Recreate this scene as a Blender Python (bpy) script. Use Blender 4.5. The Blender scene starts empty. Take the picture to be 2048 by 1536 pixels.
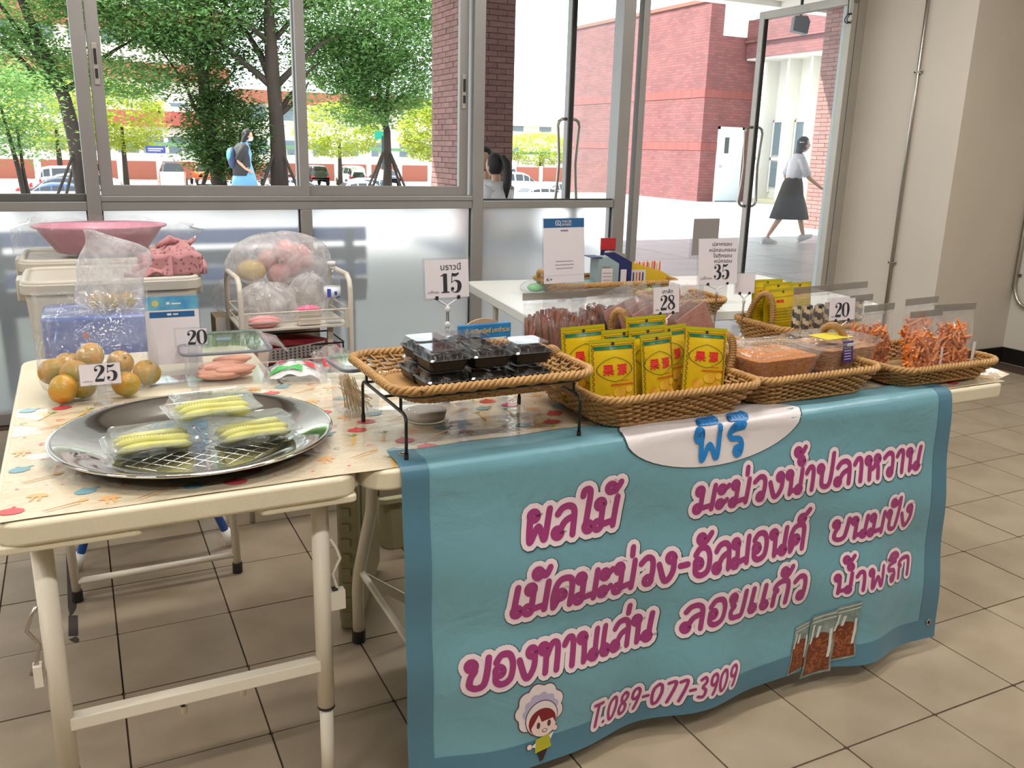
import bpy, bmesh, math, random
from math import sin, cos, pi, radians as R
from mathutils import Vector, Matrix, Euler
S = bpy.context.scene
C = S.collection
# ---------------------------------------------------------------- camera, sky, sun, exposure
FPX, CH = 1741.0, 1.3287
YAW, PIT, ROL = R(26.62), R(15.11), R(1.49)
cd = bpy.data.cameras.new('camera'); cd.sensor_width = 36; cd.lens = FPX / 2048 * 36; cd.clip_start = .05; cd.clip_end = 600
cam = bpy.data.objects.new('camera', cd); C.objects.link(cam); S.camera = cam
fw = Vector((sin(YAW) * cos(PIT), cos(YAW) * cos(PIT), -sin(PIT)))
rt = Vector((cos(YAW), -sin(YAW), 0)); up = rt.cross(fw)
r2 = cos(ROL) * rt + sin(ROL) * up; u2 = -sin(ROL) * rt + cos(ROL) * up
cam.matrix_world = Matrix.Translation((0, 0, CH)) @ Matrix((r2, u2, -fw)).transposed().to_4x4()
W = bpy.data.worlds.new('sky'); S.world = W; W.use_nodes = True
bg = W.node_tree.nodes['Background']; bg.inputs[0].default_value = (.86, .93, 1.0, 1); bg.inputs[1].default_value = 3.4
def lamp(name, kind, energy, col, loc=(0, 0, 0), rot=(0, 0, 0), size=None):
    l = bpy.data.lights.new(name, kind); l.energy = energy; l.color = col
    if kind == 'AREA': l.shape = 'RECTANGLE'; l.size, l.size_y = size
    if kind == 'SUN': l.angle = R(1)
    o = bpy.data.objects.new(name, l); C.objects.link(o); o.location = loc; o.rotation_euler = rot
    return o
sd = Vector((.62, -.50, -1.05))
lamp('sun', 'SUN', 14.0, (1, .96, .88)).rotation_euler = sd.to_track_quat('-Z', 'Y').to_euler()
CEIL = 3.0
for lx in (-2.2, 0.6, 3.4):
    for ly in (-.4, 1.3, 3.2):
        lamp('ceiling_tube_light', 'AREA', 42 if ly < 0 else 33, (1, .955, .90), (lx, ly, CEIL - .06), (0, 0, 0), (1.2, .12))
S.view_settings.view_transform = 'Standard'; S.view_settings.look = 'None'; S.view_settings.gamma = 1
S.view_settings.use_curve_mapping = False; S.view_settings.exposure = 0.0
cy = S.cycles
cy.max_bounces = 9; cy.diffuse_bounces = 3; cy.glossy_bounces = 4; cy.transmission_bounces = 6; cy.transparent_max_bounces = 28
cy.use_adaptive_sampling = True; cy.adaptive_threshold = .02; cy.use_denoising = True
cy.caustics_reflective = False; cy.caustics_refractive = False; cy.sample_clamp_indirect = 6
# ---------------------------------------------------------------- helpers
def ray(x, y):
    return (x - 1024) / FPX * r2 - (y - 768) / FPX * u2 + fw
def pz(x, y, z):
    d = ray(x, y); t = (z - CH) / d.z; return Vector((d.x * t, d.y * t, z))
def pY(x, y, Y):
    d = ray(x, y); t = Y / d.y; return Vector((d.x * t, Y, CH + d.z * t))
def pX(x, y, X):
    d = ray(x, y); t = X / d.x; return Vector((X, d.y * t, CH + d.z * t))
class MB:
    def __init__(s): s.v = []; s.f = []; s.m = []; s.uv = None
    def add(s, vs, fs, m=0):
        b = len(s.v); s.v += [tuple(p) for p in vs]; s.f += [tuple(b + i for i in f) for f in fs]; s.m += [m] * len(fs); return s
    def box(s, lo, hi, m=0, rz=0, piv=None):
        vs = [Vector((x, y, z)) for x in (lo[0], hi[0]) for y in (lo[1], hi[1]) for z in (lo[2], hi[2])]
        if rz:
            c = Vector(piv) if piv else (Vector(lo) + Vector(hi)) / 2
            M = Matrix.Rotation(rz, 3, 'Z'); vs = [M @ (v - c) + c for v in vs]
        return s.add(vs, [(0, 1, 3, 2), (4, 6, 7, 5), (0, 4, 5, 1), (2, 3, 7, 6), (0, 2, 6, 4), (1, 5, 7, 3)], m)
    def tube(s, pts, r, n=8, m=0, closed=False, cap=True):
        P = [Vector(p) for p in pts]; N = len(P); rr = r if isinstance(r, (list, tuple)) else [r] * N
        b = len(s.v); prev = None
        for i, p in enumerate(P):
            if closed: t = (P[(i + 1) % N] - P[i - 1])
            else: t = P[min(i + 1, N - 1)] - P[max(i - 1, 0)]
            t = t.normalized() if t.length > 1e-9 else Vector((0, 0, 1))
            if prev is None:
                a = Vector((0, 0, 1)) if abs(t.z) < .9 else Vector((1, 0, 0)); a = (a - t * a.dot(t)).normalized()
            else:
                a = prev - t * prev.dot(t)
                a = a.normalized() if a.length > 1e-6 else prev
            prev = a; c = t.cross(a)
            for k in range(n):
                q = 2 * pi * k / n; s.v.append(tuple(p + (a * cos(q) + c * sin(q)) * rr[i]))
        L = N if closed else N - 1
        for i in range(L):
            for k in range(n):
                j = (i + 1) % N; s.f.append((b + i * n + k, b + i * n + (k + 1) % n, b + j * n + (k + 1) % n, b + j * n + k)); s.m.append(m)
        if cap and not closed:
            s.f.append(tuple(b + k for k in reversed(range(n)))); s.m.append(m)
            s.f.append(tuple(b + (N - 1) * n + k for k in range(n))); s.m.append(m)
        return s
    def lathe(s, prof, n=24, c=(0, 0, 0), m=0, sx=1, sy=1):
        b = len(s.v)
        for r, z in prof:
            for k in range(n):
                q = 2 * pi * k / n; s.v.append((c[0] + r * cos(q) * sx, c[1] + r * sin(q) * sy, c[2] + z))
        for i in range(len(prof) - 1):
            for k in range(n):
                s.f.append((b + i * n + k, b + i * n + (k + 1) % n, b + (i + 1) * n + (k + 1) % n, b + (i + 1) * n + k)); s.m.append(m)
        if prof[0][0] > 1e-6: s.f.append(tuple(b + k for k in reversed(range(n)))); s.m.append(m)
        if prof[-1][0] > 1e-6: s.f.append(tuple(b + (len(prof) - 1) * n + k for k in range(n))); s.m.append(m)
        return s
    def ell(s, c, r, m=0, n=14, k=9, rot=None, fn=None):
        vs = []; M = Euler(rot).to_matrix() if rot else Matrix.Identity(3)
        for i in range(k + 1):
            a = pi * i / k
            for j in range(n):
                q = 2 * pi * j / n; p = Vector((r[0] * sin(a) * cos(q), r[1] * sin(a) * sin(q), r[2] * cos(a)))
                if fn: p = fn(p)
                vs.append(M @ p + Vector(c))
        fs = [(i * n + j, i * n + (j + 1) % n, (i + 1) * n + (j + 1) % n, (i + 1) * n + j)[::-1] for i in range(k) for j in range(n)]
        return s.add(vs, fs, m)
    def grid(s, fn, nu, nv, m=0, cu=False):
        b = len(s.v); NU = nu if cu else nu + 1
        for j in range(nv + 1):
            for i in range(NU): s.v.append(tuple(fn(i / nu, j / nv)))
        for j in range(nv):
            for i in range(nu):
                a = b + j * NU + i; d = b + j * NU + (i + 1) % NU; s.f.append((a, d, d + NU, a + NU)); s.m.append(m)
        return s
    def prism(s, poly, a, b_, m=0, ax='z'):
        n = len(poly)
        def P(p, h): return (p[0], p[1], h) if ax == 'z' else ((p[0], h, p[1]) if ax == 'y' else (h, p[0], p[1]))
        vs = [P(p, a) for p in poly] + [P(p, b_) for p in poly]
        fs = [tuple(range(n))[::-1], tuple(range(n, 2 * n))] + [(i, (i + 1) % n, n + (i + 1) % n, n + i) for i in range(n)]
        return s.add(vs, fs, m)
    def xf(s, M, i0=0):
        s.v = s.v[:i0] + [tuple(M @ Vector(p)) for p in s.v[i0:]]; return s
    def mesh(s, name, mats, smooth=False):
        me = bpy.data.meshes.new(name); me.from_pydata(s.v, [], s.f)
        for mm in (mats if isinstance(mats, (list, tuple)) else [mats]): me.materials.append(mm)
        if any(s.m): me.polygons.foreach_set('material_index', s.m)
        if smooth: me.polygons.foreach_set('use_smooth', [True] * len(s.f))
        me.update(); return me
def obj(name, mb, mats, parent=None, smooth=False, bevel=0, label=None, fix=False, seg=2):
    me = mb.mesh(name, mats, smooth and not bevel) if isinstance(mb, MB) else mb
    if fix:
        bm = bmesh.new(); bm.from_mesh(me); bmesh.ops.recalc_face_normals(bm, faces=bm.faces); bm.to_mesh(me); bm.free()
    o = bpy.data.objects.new(name, me); C.objects.link(o)
    if parent: o.parent = parent
    if bevel:
        bv = o.modifiers.new('bevel', 'BEVEL'); bv.width = bevel; bv.segments = seg; bv.limit_method = 'ANGLE'; bv.angle_limit = R(40)
        if smooth:
            me.polygons.foreach_set('use_smooth', [True] * len(me.polygons))
            bv.harden_normals = True
    if label: o['label'] = label
    return o
def tag(o, label, cat, group=None):
    o['label'] = label; o['category'] = cat
    if group: o['group'] = group
    return o
def thing(name, label, cat, loc=(0, 0, 0), rz=0, group=None):
    o = bpy.data.objects.new(name, None); C.objects.link(o); o.location = loc; o.rotation_euler = (0, 0, rz)
    o.empty_display_size = .05
    return tag(o, label, cat, group)
def struct(name, mb, mats, parent=None, **k):
    o = obj(name, mb, mats, parent, **k)
    if parent is None: o['kind'] = 'structure'
    return o
def sroot(name):
    o = bpy.data.objects.new(name, None); C.objects.link(o); o['kind'] = 'structure'; return o
KIDS = {}
def dup(root, loc, rz, label=None, scale=None, rot=None):
    def cp(o, par):
        c = o.copy(); C.objects.link(c)
        if par: c.parent = par
        for ch in list(o.children): cp(ch, c)
        return c
    r = cp(root, None); r.location = loc; r.rotation_euler = rot if rot else (0, 0, rz)
    if scale: r.scale = scale
    if label: r['label'] = label
    return r
def rrect(w, d, r, n=4, cx=0, cyy=0):
    out = []
    for (sx, sy, a0) in ((1, -1, -90), (1, 1, 0), (-1, 1, 90), (-1, -1, 180)):
        for i in range(n + 1):
            a = R(a0 + 90 * i / n); out.append((cx + sx * (w / 2 - r) + r * cos(a), cyy + sy * (d / 2 - r) + r * sin(a)))
    return out
# ---------------------------------------------------------------- materials
def nt(name):
    m = bpy.data.materials.new(name); m.use_nodes = True; N = m.node_tree.nodes; N.clear(); L = m.node_tree.links
    out = N.new('ShaderNodeOutputMaterial'); return m, N, L, out
def col4(c): return tuple(c) + (1,) if len(c) == 3 else tuple(c)
def srgb(r, g, b):
    f = lambda c: (c / 255 / 12.92) if c / 255 <= .04045 else ((c / 255 + .055) / 1.055) ** 2.4
    return (f(r), f(g), f(b))
def mat(name, c, rough=.5, metal=0, vary=0, vscale=8, bump=0, bscale=60, spec=.5, c2=None, stretch=None, rnd=0, trans=0, sss=0, coat=0):
    m, N, L, out = nt(name); p = N.new('ShaderNodeBsdfPrincipled'); L.new(p.outputs[0], out.inputs[0])
    p.inputs['Base Color'].default_value = col4(c); p.inputs['Roughness'].default_value = rough; p.inputs['Metallic'].default_value = metal
    p.inputs['Specular IOR Level'].default_value = spec; p.inputs['Coat Weight'].default_value = coat
    tc = None
    if vary or bump or c2:
        tc = N.new('ShaderNodeTexCoord'); mp = N.new('ShaderNodeMapping'); L.new(tc.outputs['Object'], mp.inputs[0])
        if stretch: mp.inputs['Scale'].default_value = stretch
    src = None
    if vary or c2:
        n = N.new('ShaderNodeTexNoise'); n.inputs['Scale'].default_value = vscale; n.inputs['Detail'].default_value = 6; L.new(mp.outputs[0], n.inputs['Vector'])
        rp = N.new('ShaderNodeMapRange'); rp.inputs[1].default_value = .3; rp.inputs[2].default_value = .7; L.new(n.outputs[0], rp.inputs[0])
        mx = N.new('ShaderNodeMix'); mx.data_type = 'RGBA'; L.new(rp.outputs[0], mx.inputs[0])
        if c2: mx.inputs[6].default_value = col4(c); mx.inputs[7].default_value = col4(c2)
        else:
            mx.inputs[6].default_value = col4([max(0, x * (1 - vary)) for x in c]); mx.inputs[7].default_value = col4([min(1, x * (1 + vary)) for x in c])
        src = mx.outputs[2]
    if rnd:
        oi = N.new('ShaderNodeObjectInfo'); mr = N.new('ShaderNodeMapRange'); L.new(oi.outputs['Random'], mr.inputs[0])
        mr.inputs[3].default_value = 1 - rnd; mr.inputs[4].default_value = 1 + rnd
        hs = N.new('ShaderNodeHueSaturation'); L.new(mr.outputs[0], hs.inputs['Value'])
        if src: L.new(src, hs.inputs['Color'])
        else: hs.inputs['Color'].default_value = col4(c)
        src = hs.outputs[0]
    if src: L.new(src, p.inputs['Base Color'])
    if bump:
        n2 = N.new('ShaderNodeTexNoise'); n2.inputs['Scale'].default_value = bscale; n2.inputs['Detail'].default_value = 4; L.new(mp.outputs[0], n2.inputs['Vector'])
        b = N.new('ShaderNodeBump'); b.inputs['Strength'].default_value = bump; b.inputs['Distance'].default_value = .01; L.new(n2.outputs[0], b.inputs['Height']); L.new(b.outputs[0], p.inputs['Normal'])
    return m
def clearm(name, tint=(.95, .96, .97), rough=.08, film=.0, filmc=(.9, .9, .92), refl=1.0, bump=0, bscale=25, ior=1.45):
    """thin clear plastic or glass sheet: passes light straight through, reflects by fresnel, optional milky film"""
    m, N, L, out = nt(name)
    t = N.new('ShaderNodeBsdfTransparent'); t.inputs[0].default_value = col4(tint)
    g = N.new('ShaderNodeBsdfGlossy'); g.inputs['Roughness'].default_value = rough; g.inputs[0].default_value = (refl, refl, refl, 1)
    fr = N.new('ShaderNodeFresnel'); fr.inputs['IOR'].default_value = ior
    geo = N.new('ShaderNodeNewGeometry')
    # fresnel seen from the back face would act as inside glass: use the same outside ratio for both sides
    ii = N.new('ShaderNodeMapRange'); L.new(geo.outputs['Backfacing'], ii.inputs[0]); ii.inputs[3].default_value = ior; ii.inputs[4].default_value = 1 / ior; L.new(ii.outputs[0], fr.inputs['IOR'])
    mx = N.new('ShaderNodeMixShader'); L.new(fr.outputs[0], mx.inputs[0]); L.new(t.outputs[0], mx.inputs[1]); L.new(g.outputs[0], mx.inputs[2])
    last = mx
    if film:
        d = N.new('ShaderNodeBsdfDiffuse'); d.inputs[0].default_value = col4(filmc)
        tr = N.new('ShaderNodeBsdfTranslucent'); tr.inputs[0].default_value = col4(filmc)
        md = N.new('ShaderNodeMixShader'); L.new(d.outputs[0], md.inputs[1]); L.new(tr.outputs[0], md.inputs[2]); md.inputs[0].default_value = .5
        m2 = N.new('ShaderNodeMixShader'); m2.inputs[0].default_value = film
        if bump:
            tc2 = N.new('ShaderNodeTexCoord'); n3 = N.new('ShaderNodeTexNoise'); n3.inputs['Scale'].default_value = bscale * .5; n3.inputs['Detail'].default_value = 3; n3.inputs['Distortion'].default_value = 1.5; L.new(tc2.outputs['Object'], n3.inputs[0])
            mr = N.new('ShaderNodeMapRange'); L.new(n3.outputs[0], mr.inputs[0]); mr.inputs[1].default_value = .35; mr.inputs[2].default_value = .65; mr.inputs[3].default_value = film * .5; mr.inputs[4].default_value = min(1, film * 1.6); L.new(mr.outputs[0], m2.inputs[0])
        L.new(mx.outputs[0], m2.inputs[1]); L.new(md.outputs[0], m2.inputs[2]); last = m2
    L.new(last.outputs[0], out.inputs[0])
    if bump:
        tc = N.new('ShaderNodeTexCoord'); n2 = N.new('ShaderNodeTexNoise'); n2.inputs['Scale'].default_value = bscale; n2.inputs['Detail'].default_value = 3; n2.inputs['Distortion'].default_value = .8
        L.new(tc.outputs['Object'], n2.inputs['Vector']); b = N.new('ShaderNodeBump'); b.inputs['Strength'].default_value = bump; b.inputs['Distance'].default_value = .02
        L.new(n2.outputs[0], b.inputs['Height']); L.new(b.outputs[0], g.inputs['Normal']); L.new(b.outputs[0], fr.inputs['Normal'])
    return m
M = {}
M['alu'] = mat('grey_aluminium', (.30, .288, .28), .38, .35, vary=.06, vscale=3)
M['alu_d'] = mat('dark_gasket', (.03, .028, .027), .6)
M['alu_l'] = mat('light_aluminium', (.40, .375, .33), .4, .3, vary=.05)
M['steel'] = mat('brushed_steel', (.46, .43, .39), .3, 1)
M['chrome'] = mat('polished_steel', (.78, .77, .76), .07, 1, bump=.04, bscale=9)
M['glass'] = clearm('window_glass', (.93, .96, .95), .0, ior=1.27)
M['lid'] = clearm('crystal_lid', (.90, .90, .91), .04, ior=1.4)
M['plas'] = clearm('clear_plastic', (.95, .955, .96), .08, film=.08, bump=.45, bscale=30)
M['plash'] = clearm('clear_rigid_plastic', (.93, .94, .95), .05, film=.04)
M['acryl'] = clearm('acrylic', (.9, .91, .93), .03, film=.05)
M['bagw'] = clearm('white_translucent_bag', (.94, .94, .95), .2, film=.34, filmc=(.86, .85, .86), bump=.6, bscale=22)
M['bagc'] = clearm('crinkled_clear_bag', (.94, .95, .96), .08, film=.14, filmc=(.85, .87, .9), bump=.9, bscale=28)
M['black'] = mat('black_plastic', (.012, .012, .013), .4)
M['blackm'] = mat('black_wire', (.012, .012, .014), .35, .3)
M['tabw'] = mat('cream_plastic', srgb(214, 204, 178), .38, vary=.03, vscale=14, bump=.05, bscale=180)
M['legw'] = mat('cream_painted_steel', srgb(226, 219, 204), .35)
M['cream'] = mat('beige_plastic', srgb(196, 190, 178), .38)
M['olive'] = mat('olive_plastic', srgb(146, 140, 108), .5)
M['wall'] = mat('painted_wall', srgb(200, 196, 184), .6, vary=.035, vscale=1.6, bump=.06, bscale=40)
M['wallc'] = mat('painted_column', srgb(196, 186, 172), .55, vary=.04, vscale=1.8, bump=.06, bscale=40)
M['white'] = mat('white_paint', srgb(228, 226, 220), .6)
M['paper'] = mat('white_card', srgb(208, 202, 207), .5)
M['ink'] = mat('dark_ink', (.02, .02, .028), .5)
M['inkg'] = mat('grey_ink', (.25, .25, .27), .6)
M['wick'] = mat('wicker', srgb(152, 112, 62), .5, c2=srgb(174, 134, 80), vscale=9, rnd=.05, bump=.15, bscale=90)
M['skin'] = mat('skin', srgb(205, 160, 130), .5, vary=.05)
M['hair'] = mat('dark_hair', (.007, .005, .005), .6, bump=.4, bscale=30, stretch=(8, 8, 1))
M['shirt'] = mat('white_cotton', srgb(225, 222, 228), .8, bump=.3, bscale=14)
# ---------------------------------------------------------------- floor
M['tile'] = mat('beige_floor_tile', srgb(158, 144, 124), .32, c2=srgb(138, 124, 104), vscale=5, rnd=.05, bump=.05, bscale=30)
M['grout'] = mat('dark_grout', srgb(70, 50, 38), .8)
WY = 4.6; XA = 4.864; YB = 3.732; XC = 5.63; XL = -3.6; YBK = -5.2
fl = struct('floor', MB().box((XL, YBK, -.12), (XC, WY, -.004)), M['grout'])
tm = MB().prism(rrect(.2955, .2955, .004, 1), -.004, 0).mesh('floor_tile', M['tile'])
far = MB(); cnt = 0
def inpic(p, mx=60):
    q = Vector(p) - Vector((0, 0, CH)); d = q.dot(fw)
    if d <= .2: return False
    x = 1024 + FPX * q.dot(r2) / d; y = 768 - FPX * q.dot(u2) / d
    return -mx < x < 2048 + mx and -mx < y < 1536 + mx
for iu in range(-12, 19):
    for iv in range(-6, 26):
        x = (iu + .5 - .00) * .3 - .3015; y = 3.0 - (iv + .5) * .3
        if x > XC or y < YBK or (x > XA and y > YB) or x < XL or y > WY: continue
        vis = inpic((x, y, 0)) and not (.55 < x < 1.95 and 1.6 < y) and y < 4.3
        if vis and cnt < 290:
            o = bpy.data.objects.new('floor_tile', tm); C.objects.link(o); o.parent = fl
            o.location = (x, y, random.Random(iu * 99 + iv).uniform(-.0006, .0006)); o.rotation_euler = (0, 0, (iu * 7 + iv * 3) % 4 * pi / 2); cnt += 1
        else: far.prism(rrect(.2955, .2955, .004, 1, x, y), -.004, 0)
obj('distant_tiles', far, M['tile'], fl)['kind'] = 'stuff'
# ---------------------------------------------------------------- room shell
struct('wall_right', MB().box((XC, YBK, 0), (XC + .15, YB, CEIL)), M['wall'])
struct('wall_right_column', MB().box((XA, YB, 0), (XC + .15, WY + .1, CEIL)), M['wallc'])
struct('wall_left', MB().box((XL - .15, YBK, 0), (XL, WY + .1, CEIL)), M['wall'])
struct('wall_back', MB().box((XL - .15, YBK - .15, 0), (XC + .15, YBK, CEIL)), M['wall'])
struct('ceiling', MB().box((XL - .15, YBK - .15, CEIL), (XC + .15, WY + .12, CEIL + .15)), M['white'])
M['base'] = mat('black_skirting', (.012, .010, .010), .3)
struct('baseboard_right', MB().box((XC - .015, YBK, 0), (XC, YB - .015, .105)), M['base'])
struct('baseboard_column', MB().box((XA - .0, YB - .015, 0), (XC, YB, .105)).box((XA - .015, YB - .015, 0), (XA, WY - .06, .105)), M['base'])
struct('wall_upper_sky_block', MB().box((-16, -8, CEIL + .16), (XL - .16, WY + .1, 16)).box((XL - .16, -8, CEIL + .16), (XC + .16, WY + .1, 16)).box((XC + .16, -8, 0), (17, WY + .1, 16)), M['white'])  # unseen upper mass, added to block sky light and darken the column fronts outside
# conduits
t = thing('wall_conduit', 'straight grey metal conduit running up the wall beside the glass door', 'pipe', (XA, 4.085, 0))
obj('pipe', MB().tube([(-.012, 0, .12), (-.012, 0, CEIL - .003)], .011, 10), M['steel'], t, smooth=True)
for z in (.66, 1.86):
    obj('pipe_clip', MB().box((-.012, -.028, z - .008), (0, .028, z + .008)).tube([(-.012, -.0125, z), (-.024, 0, z), (-.012, .0125, z)], .006, 6), M['steel'], t)
    obj('screw', MB().tube([(-.016, .024, z), (-.012, .024, z)], .006, 8).tube([(-.016, -.024, z), (-.012, -.024, z)], .006, 8), M['black'], t)
t = thing('bent_conduit', 'grey metal conduit curving away on the side wall at the right edge', 'pipe', (XC, 3.715, 0))
pts = [(-.014, 0, CEIL - .003), (-.014, 0, .66)] + [(-.014, -.10 + .10 * cos(a), .56 - .16 * sin(a)) for a in [R(i * 11) for i in range(8)]] + [(-.014, -.5, .30), (-.014, -2.2, .30)]
obj('pipe', MB().tube(pts, .0125, 10), M['steel'], t, smooth=True)
obj('pipe_clip', MB().box((-.012, -.03, .592), (0, .03, .608)), M['steel'], t)
obj('screw', MB().tube([(-.018, .026, .6), (-.012, .026, .6)], .006, 8).tube([(-.018, -.026, .6), (-.012, -.026, .6)], .006, 8), M['black'], t)
# ---------------------------------------------------------------- window wall
A, AD, AL = M['alu'], M['alu_d'], M['alu_l']
TOP = 2.75
M['frost'] = None
m, N, L, out = nt('frosted_glass')
rf = N.new('ShaderNodeBsdfRefraction'); rf.inputs['IOR'].default_value = 1.12; rf.inputs['Roughness'].default_value = .38; rf.inputs[0].default_value = (.93, .95, .93, 1)
tl = N.new('ShaderNodeBsdfTranslucent'); tl.inputs[0].default_value = (.97, .98, .97, 1)
gl = N.new('ShaderNodeBsdfGlossy'); gl.inputs['Roughness'].default_value = .25
mx = N.new('ShaderNodeMixShader'); mx.inputs[0].default_value = .50; L.new(rf.outputs[0], mx.inputs[1]); L.new(tl.outputs[0], mx.inputs[2])
m2 = N.new('ShaderNodeMixShader'); m2.inputs[0].default_value = .05; L.new(mx.outputs[0], m2.inputs[1]); L.new(gl.outputs[0], m2.inputs[2]); L.new(m2.outputs[0], out.inputs[0])
M['frost'] = m
def frame_bars(root, name, boxes, mt):
    for b in boxes: obj(name, MB().box(*b), mt, root, bevel=.003)
def pane(root, x0, x1, z0, z1, y, mt, name='glass_pane'):
    return obj(name, MB().box((x0, y - .003, z0), (x1, y + .003, z1)) if mt is not M['frost'] else MB().add([(x0, y, z0), (x1, y, z0), (x1, y, z1), (x0, y, z1)], [(0, 1, 2, 3)]), mt, root)
def onepane(root, x0, x1, z0, z1, y):
    return obj('glass_pane', MB().add([(x0, y, z0), (x1, y, z0), (x1, y, z1), (x0, y, z1)], [(0, 1, 2, 3)]), M['glass'], root)
# main posts / transom as trim
struct('trim_1', MB().box((.057, WY - .03, 0), (.118, WY + .07, TOP)), A, bevel=.003)
struct('trim_2', MB().box((2.014, WY - .03, 0), (2.08, WY + .07, TOP)), A, bevel=.003)
struct('trim_3', MB().box((2.955, WY - .03, 0), (3.036, WY + .07, TOP)), A, bevel=.003)
struct('trim_4', MB().box((4.79, WY - .03, 0), (XA, WY + .07, TOP)), AL, bevel=.003)
struct('trim_5', MB().box((XL, WY - .03, TOP), (XA, WY + .07, CEIL)), A)
struct('trim_6', MB().box((-1.0, WY - .03, 0), (-.94, WY + .07, TOP)), A, bevel=.003)
struct('trim_7', MB().box((3.036, WY - .02, 2.42), (4.79, WY + .06, 2.50)), A, bevel=.003)
struct('trim_8', MB().box((4.735, WY - .01, 0), (4.752, WY + .05, 2.42)), mat('pale_door_jamb', srgb(196, 210, 210), .4))
struct('trim_9', MB().box((4.752, WY - .02, 0), (4.79, WY + .06, 2.42)), A)
# window_1 : left bay
def bay(n, x0, x1, sill_top, fixed=True, lower_posts=()):
    r = sroot('window_%d' % n)
    frame_bars(r, 'sill_rail', [((x0, WY - .025, .999), (x1, WY + .06, 1.042))], A)
    frame_bars(r, 'bottom_rail', [((x0, WY - .02, -.0), (x1, WY + .05, .06))], A)
    frame_bars(r, 'top_rail', [((x0, WY - .02, TOP - .05), (x1, WY + .05, TOP))], A)
    xs = [x0] + [p for lp in lower_posts for p in lp] + [x1]
    for i in range(0, len(xs), 2):
        pane(r, xs[i], xs[i + 1], .06, .999, WY + .01, M['frost'], 'frosted_pane')
        frame_bars(r, 'gasket', [((xs[i], WY + .0, .06), (xs[i] + .006, WY + .02, .999)), ((xs[i + 1] - .006, WY + .0, .06), (xs[i + 1], WY + .02, .999))], AD)
    for lp in lower_posts: frame_bars(r, 'lower_post', [((lp[0], WY - .03, .06), (lp[1], WY + .06, .999))], A)
    return r
r = bay(1, -.94, .057, 1.042)
onepane(r, -.94, .057, 1.042, TOP - .05, WY + .03)
frame_bars(r, 'ledge', [((-.94, WY + .0, 1.042), (.057, WY + .05, 1.075))], mat('dark_grey_ledge', (.09, .088, .085), .5))
r = bay(3, 2.08, 2.955, 1.042)
onepane(r, 2.08, 2.955, 1.042, TOP - .05, WY + .02)
frame_bars(r, 'gasket', [((2.08, WY - .0, 1.042), (2.955, WY + .03, 1.05))], AD)
r = bay(4, XL, -1.0, 1.042)
onepane(r, XL, -1.0, 1.042, TOP - .05, WY + .03)
r = bay(2, .118, 2.014, 1.042, lower_posts=[(1.05, 1.107)])
frame_bars(r, 'sliding_track', [((.118, WY - .03, 1.042), (2.014, WY + .06, 1.068))], A)
# two sashes
for nm, x0, x1, y in (('left_sash', .122, 1.10, WY - .005), ('right_sash', 1.045, 2.0, WY + .03)):
    s = obj(nm, MB().box((x0, y - .015, 1.068), (x1, y + .015, 1.118)).box((x0, y - .015, TOP - .10), (x1, y + .015, TOP - .05)), A, r, bevel=.002)
    s['label'] = 'sliding sash rails of grey aluminium'
    for (a, b) in ((x0, x0 + .052), (x1 - .052, x1)) if nm == 'right_sash' else ((x0, x0 + .055), (x1 - .048, x1)):
        obj('stile', MB().box((a, y - .0155, 1.068), (b, y + .0155, TOP - .05)), A, s, bevel=.002)
    obj('glass_pane', MB().add([(x0, y, 1.118), (x1, y, 1.118), (x1, y, TOP - .10), (x0, y, TOP - .10)], [(0, 1, 2, 3)]), M['glass'], s)
for x, z in ((.150, 1.652), (1.972, 1.624)):
    yy = WY - .0215 if x < 1 else WY + .0135
    l = obj('sash_lock', MB().box((x - .012, yy - .006, z - .09), (x + .012, yy, z + .09)), M['alu_l'], r, bevel=.004)
    obj('latch', MB().box((x - .006, yy - .012, z + .0), (x + .006, yy - .005, z + .065)).box((x - .006, yy - .011, z - .06), (x + .006, yy - .005, z - .02)), M['black'], l)
# doors: pivoted leaves standing open outward
def leaf(n, px, ang, w, mt, hz, flip):
    """leaf along local +x from pivot offset; thickness in y"""
    r = sroot('door_%d' % n); r.location = (px, WY + .02, 0); r.rotation_euler = (0, 0, ang)
    a0, a1, H = -.07, w - .07, 2.36
    obj('hinge_stile', MB().box((a0, -.022, .03), (a0 + .055, .022, H)), mt, r, bevel=.003)
    obj('free_stile', MB().box((a1 - .055, -.022, .03), (a1, .022, H)), mt, r, bevel=.003)
    obj('top_rail', MB().box((a0, -.021, H - .055), (a1, .021, H)), mt, r, bevel=.003)
    obj('bottom_rail', MB().box((a0, -.021, .03), (a1, .021, .13)), mt, r, bevel=.003)
    obj('glass_pane', MB().add([(a0 + .05, 0, .12), (a1 - .05, 0, .12), (a1 - .05, 0, H - .05), (a0 + .05, 0, H - .05)], [(0, 1, 2, 3)]), M['glass'], r)
    obj('gasket', MB().box((a0 + .055, -.012, .13), (a0 + .063, .012, H - .055)).box((a1 - .063, -.012, .13), (a1 - .055, .012, H - .055)), AD, r)
    for sd_ in (-1, 1):
        pts = [(a1 - .03, sd_ * .02, 1.535), (a1 - .03, sd_ * .05, 1.535), (a1 - .03, sd_ * .075, 1.52), (a1 - .03, sd_ * .085, 1.49), (a1 - .03, sd_ * .075, 1.38), (a1 - .03, sd_ * .066, 1.24), (a1 - .03, sd_ * .075, 1.10), (a1 - .03, sd_ * .085, .98), (a1 - .03, sd_ * .075, .955), (a1 - .03, sd_ * .05, .94), (a1 - .03, sd_ * .02, .94)]
        obj('handle', MB().tube(pts, .0105, 10), M['steel'], r, smooth=True)
    return r
leaf(1, 3.10, R(90), .90, A, 1, 1)
leaf(2, 4.74, R(88.5), .93, AL, 1, 1)
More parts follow.
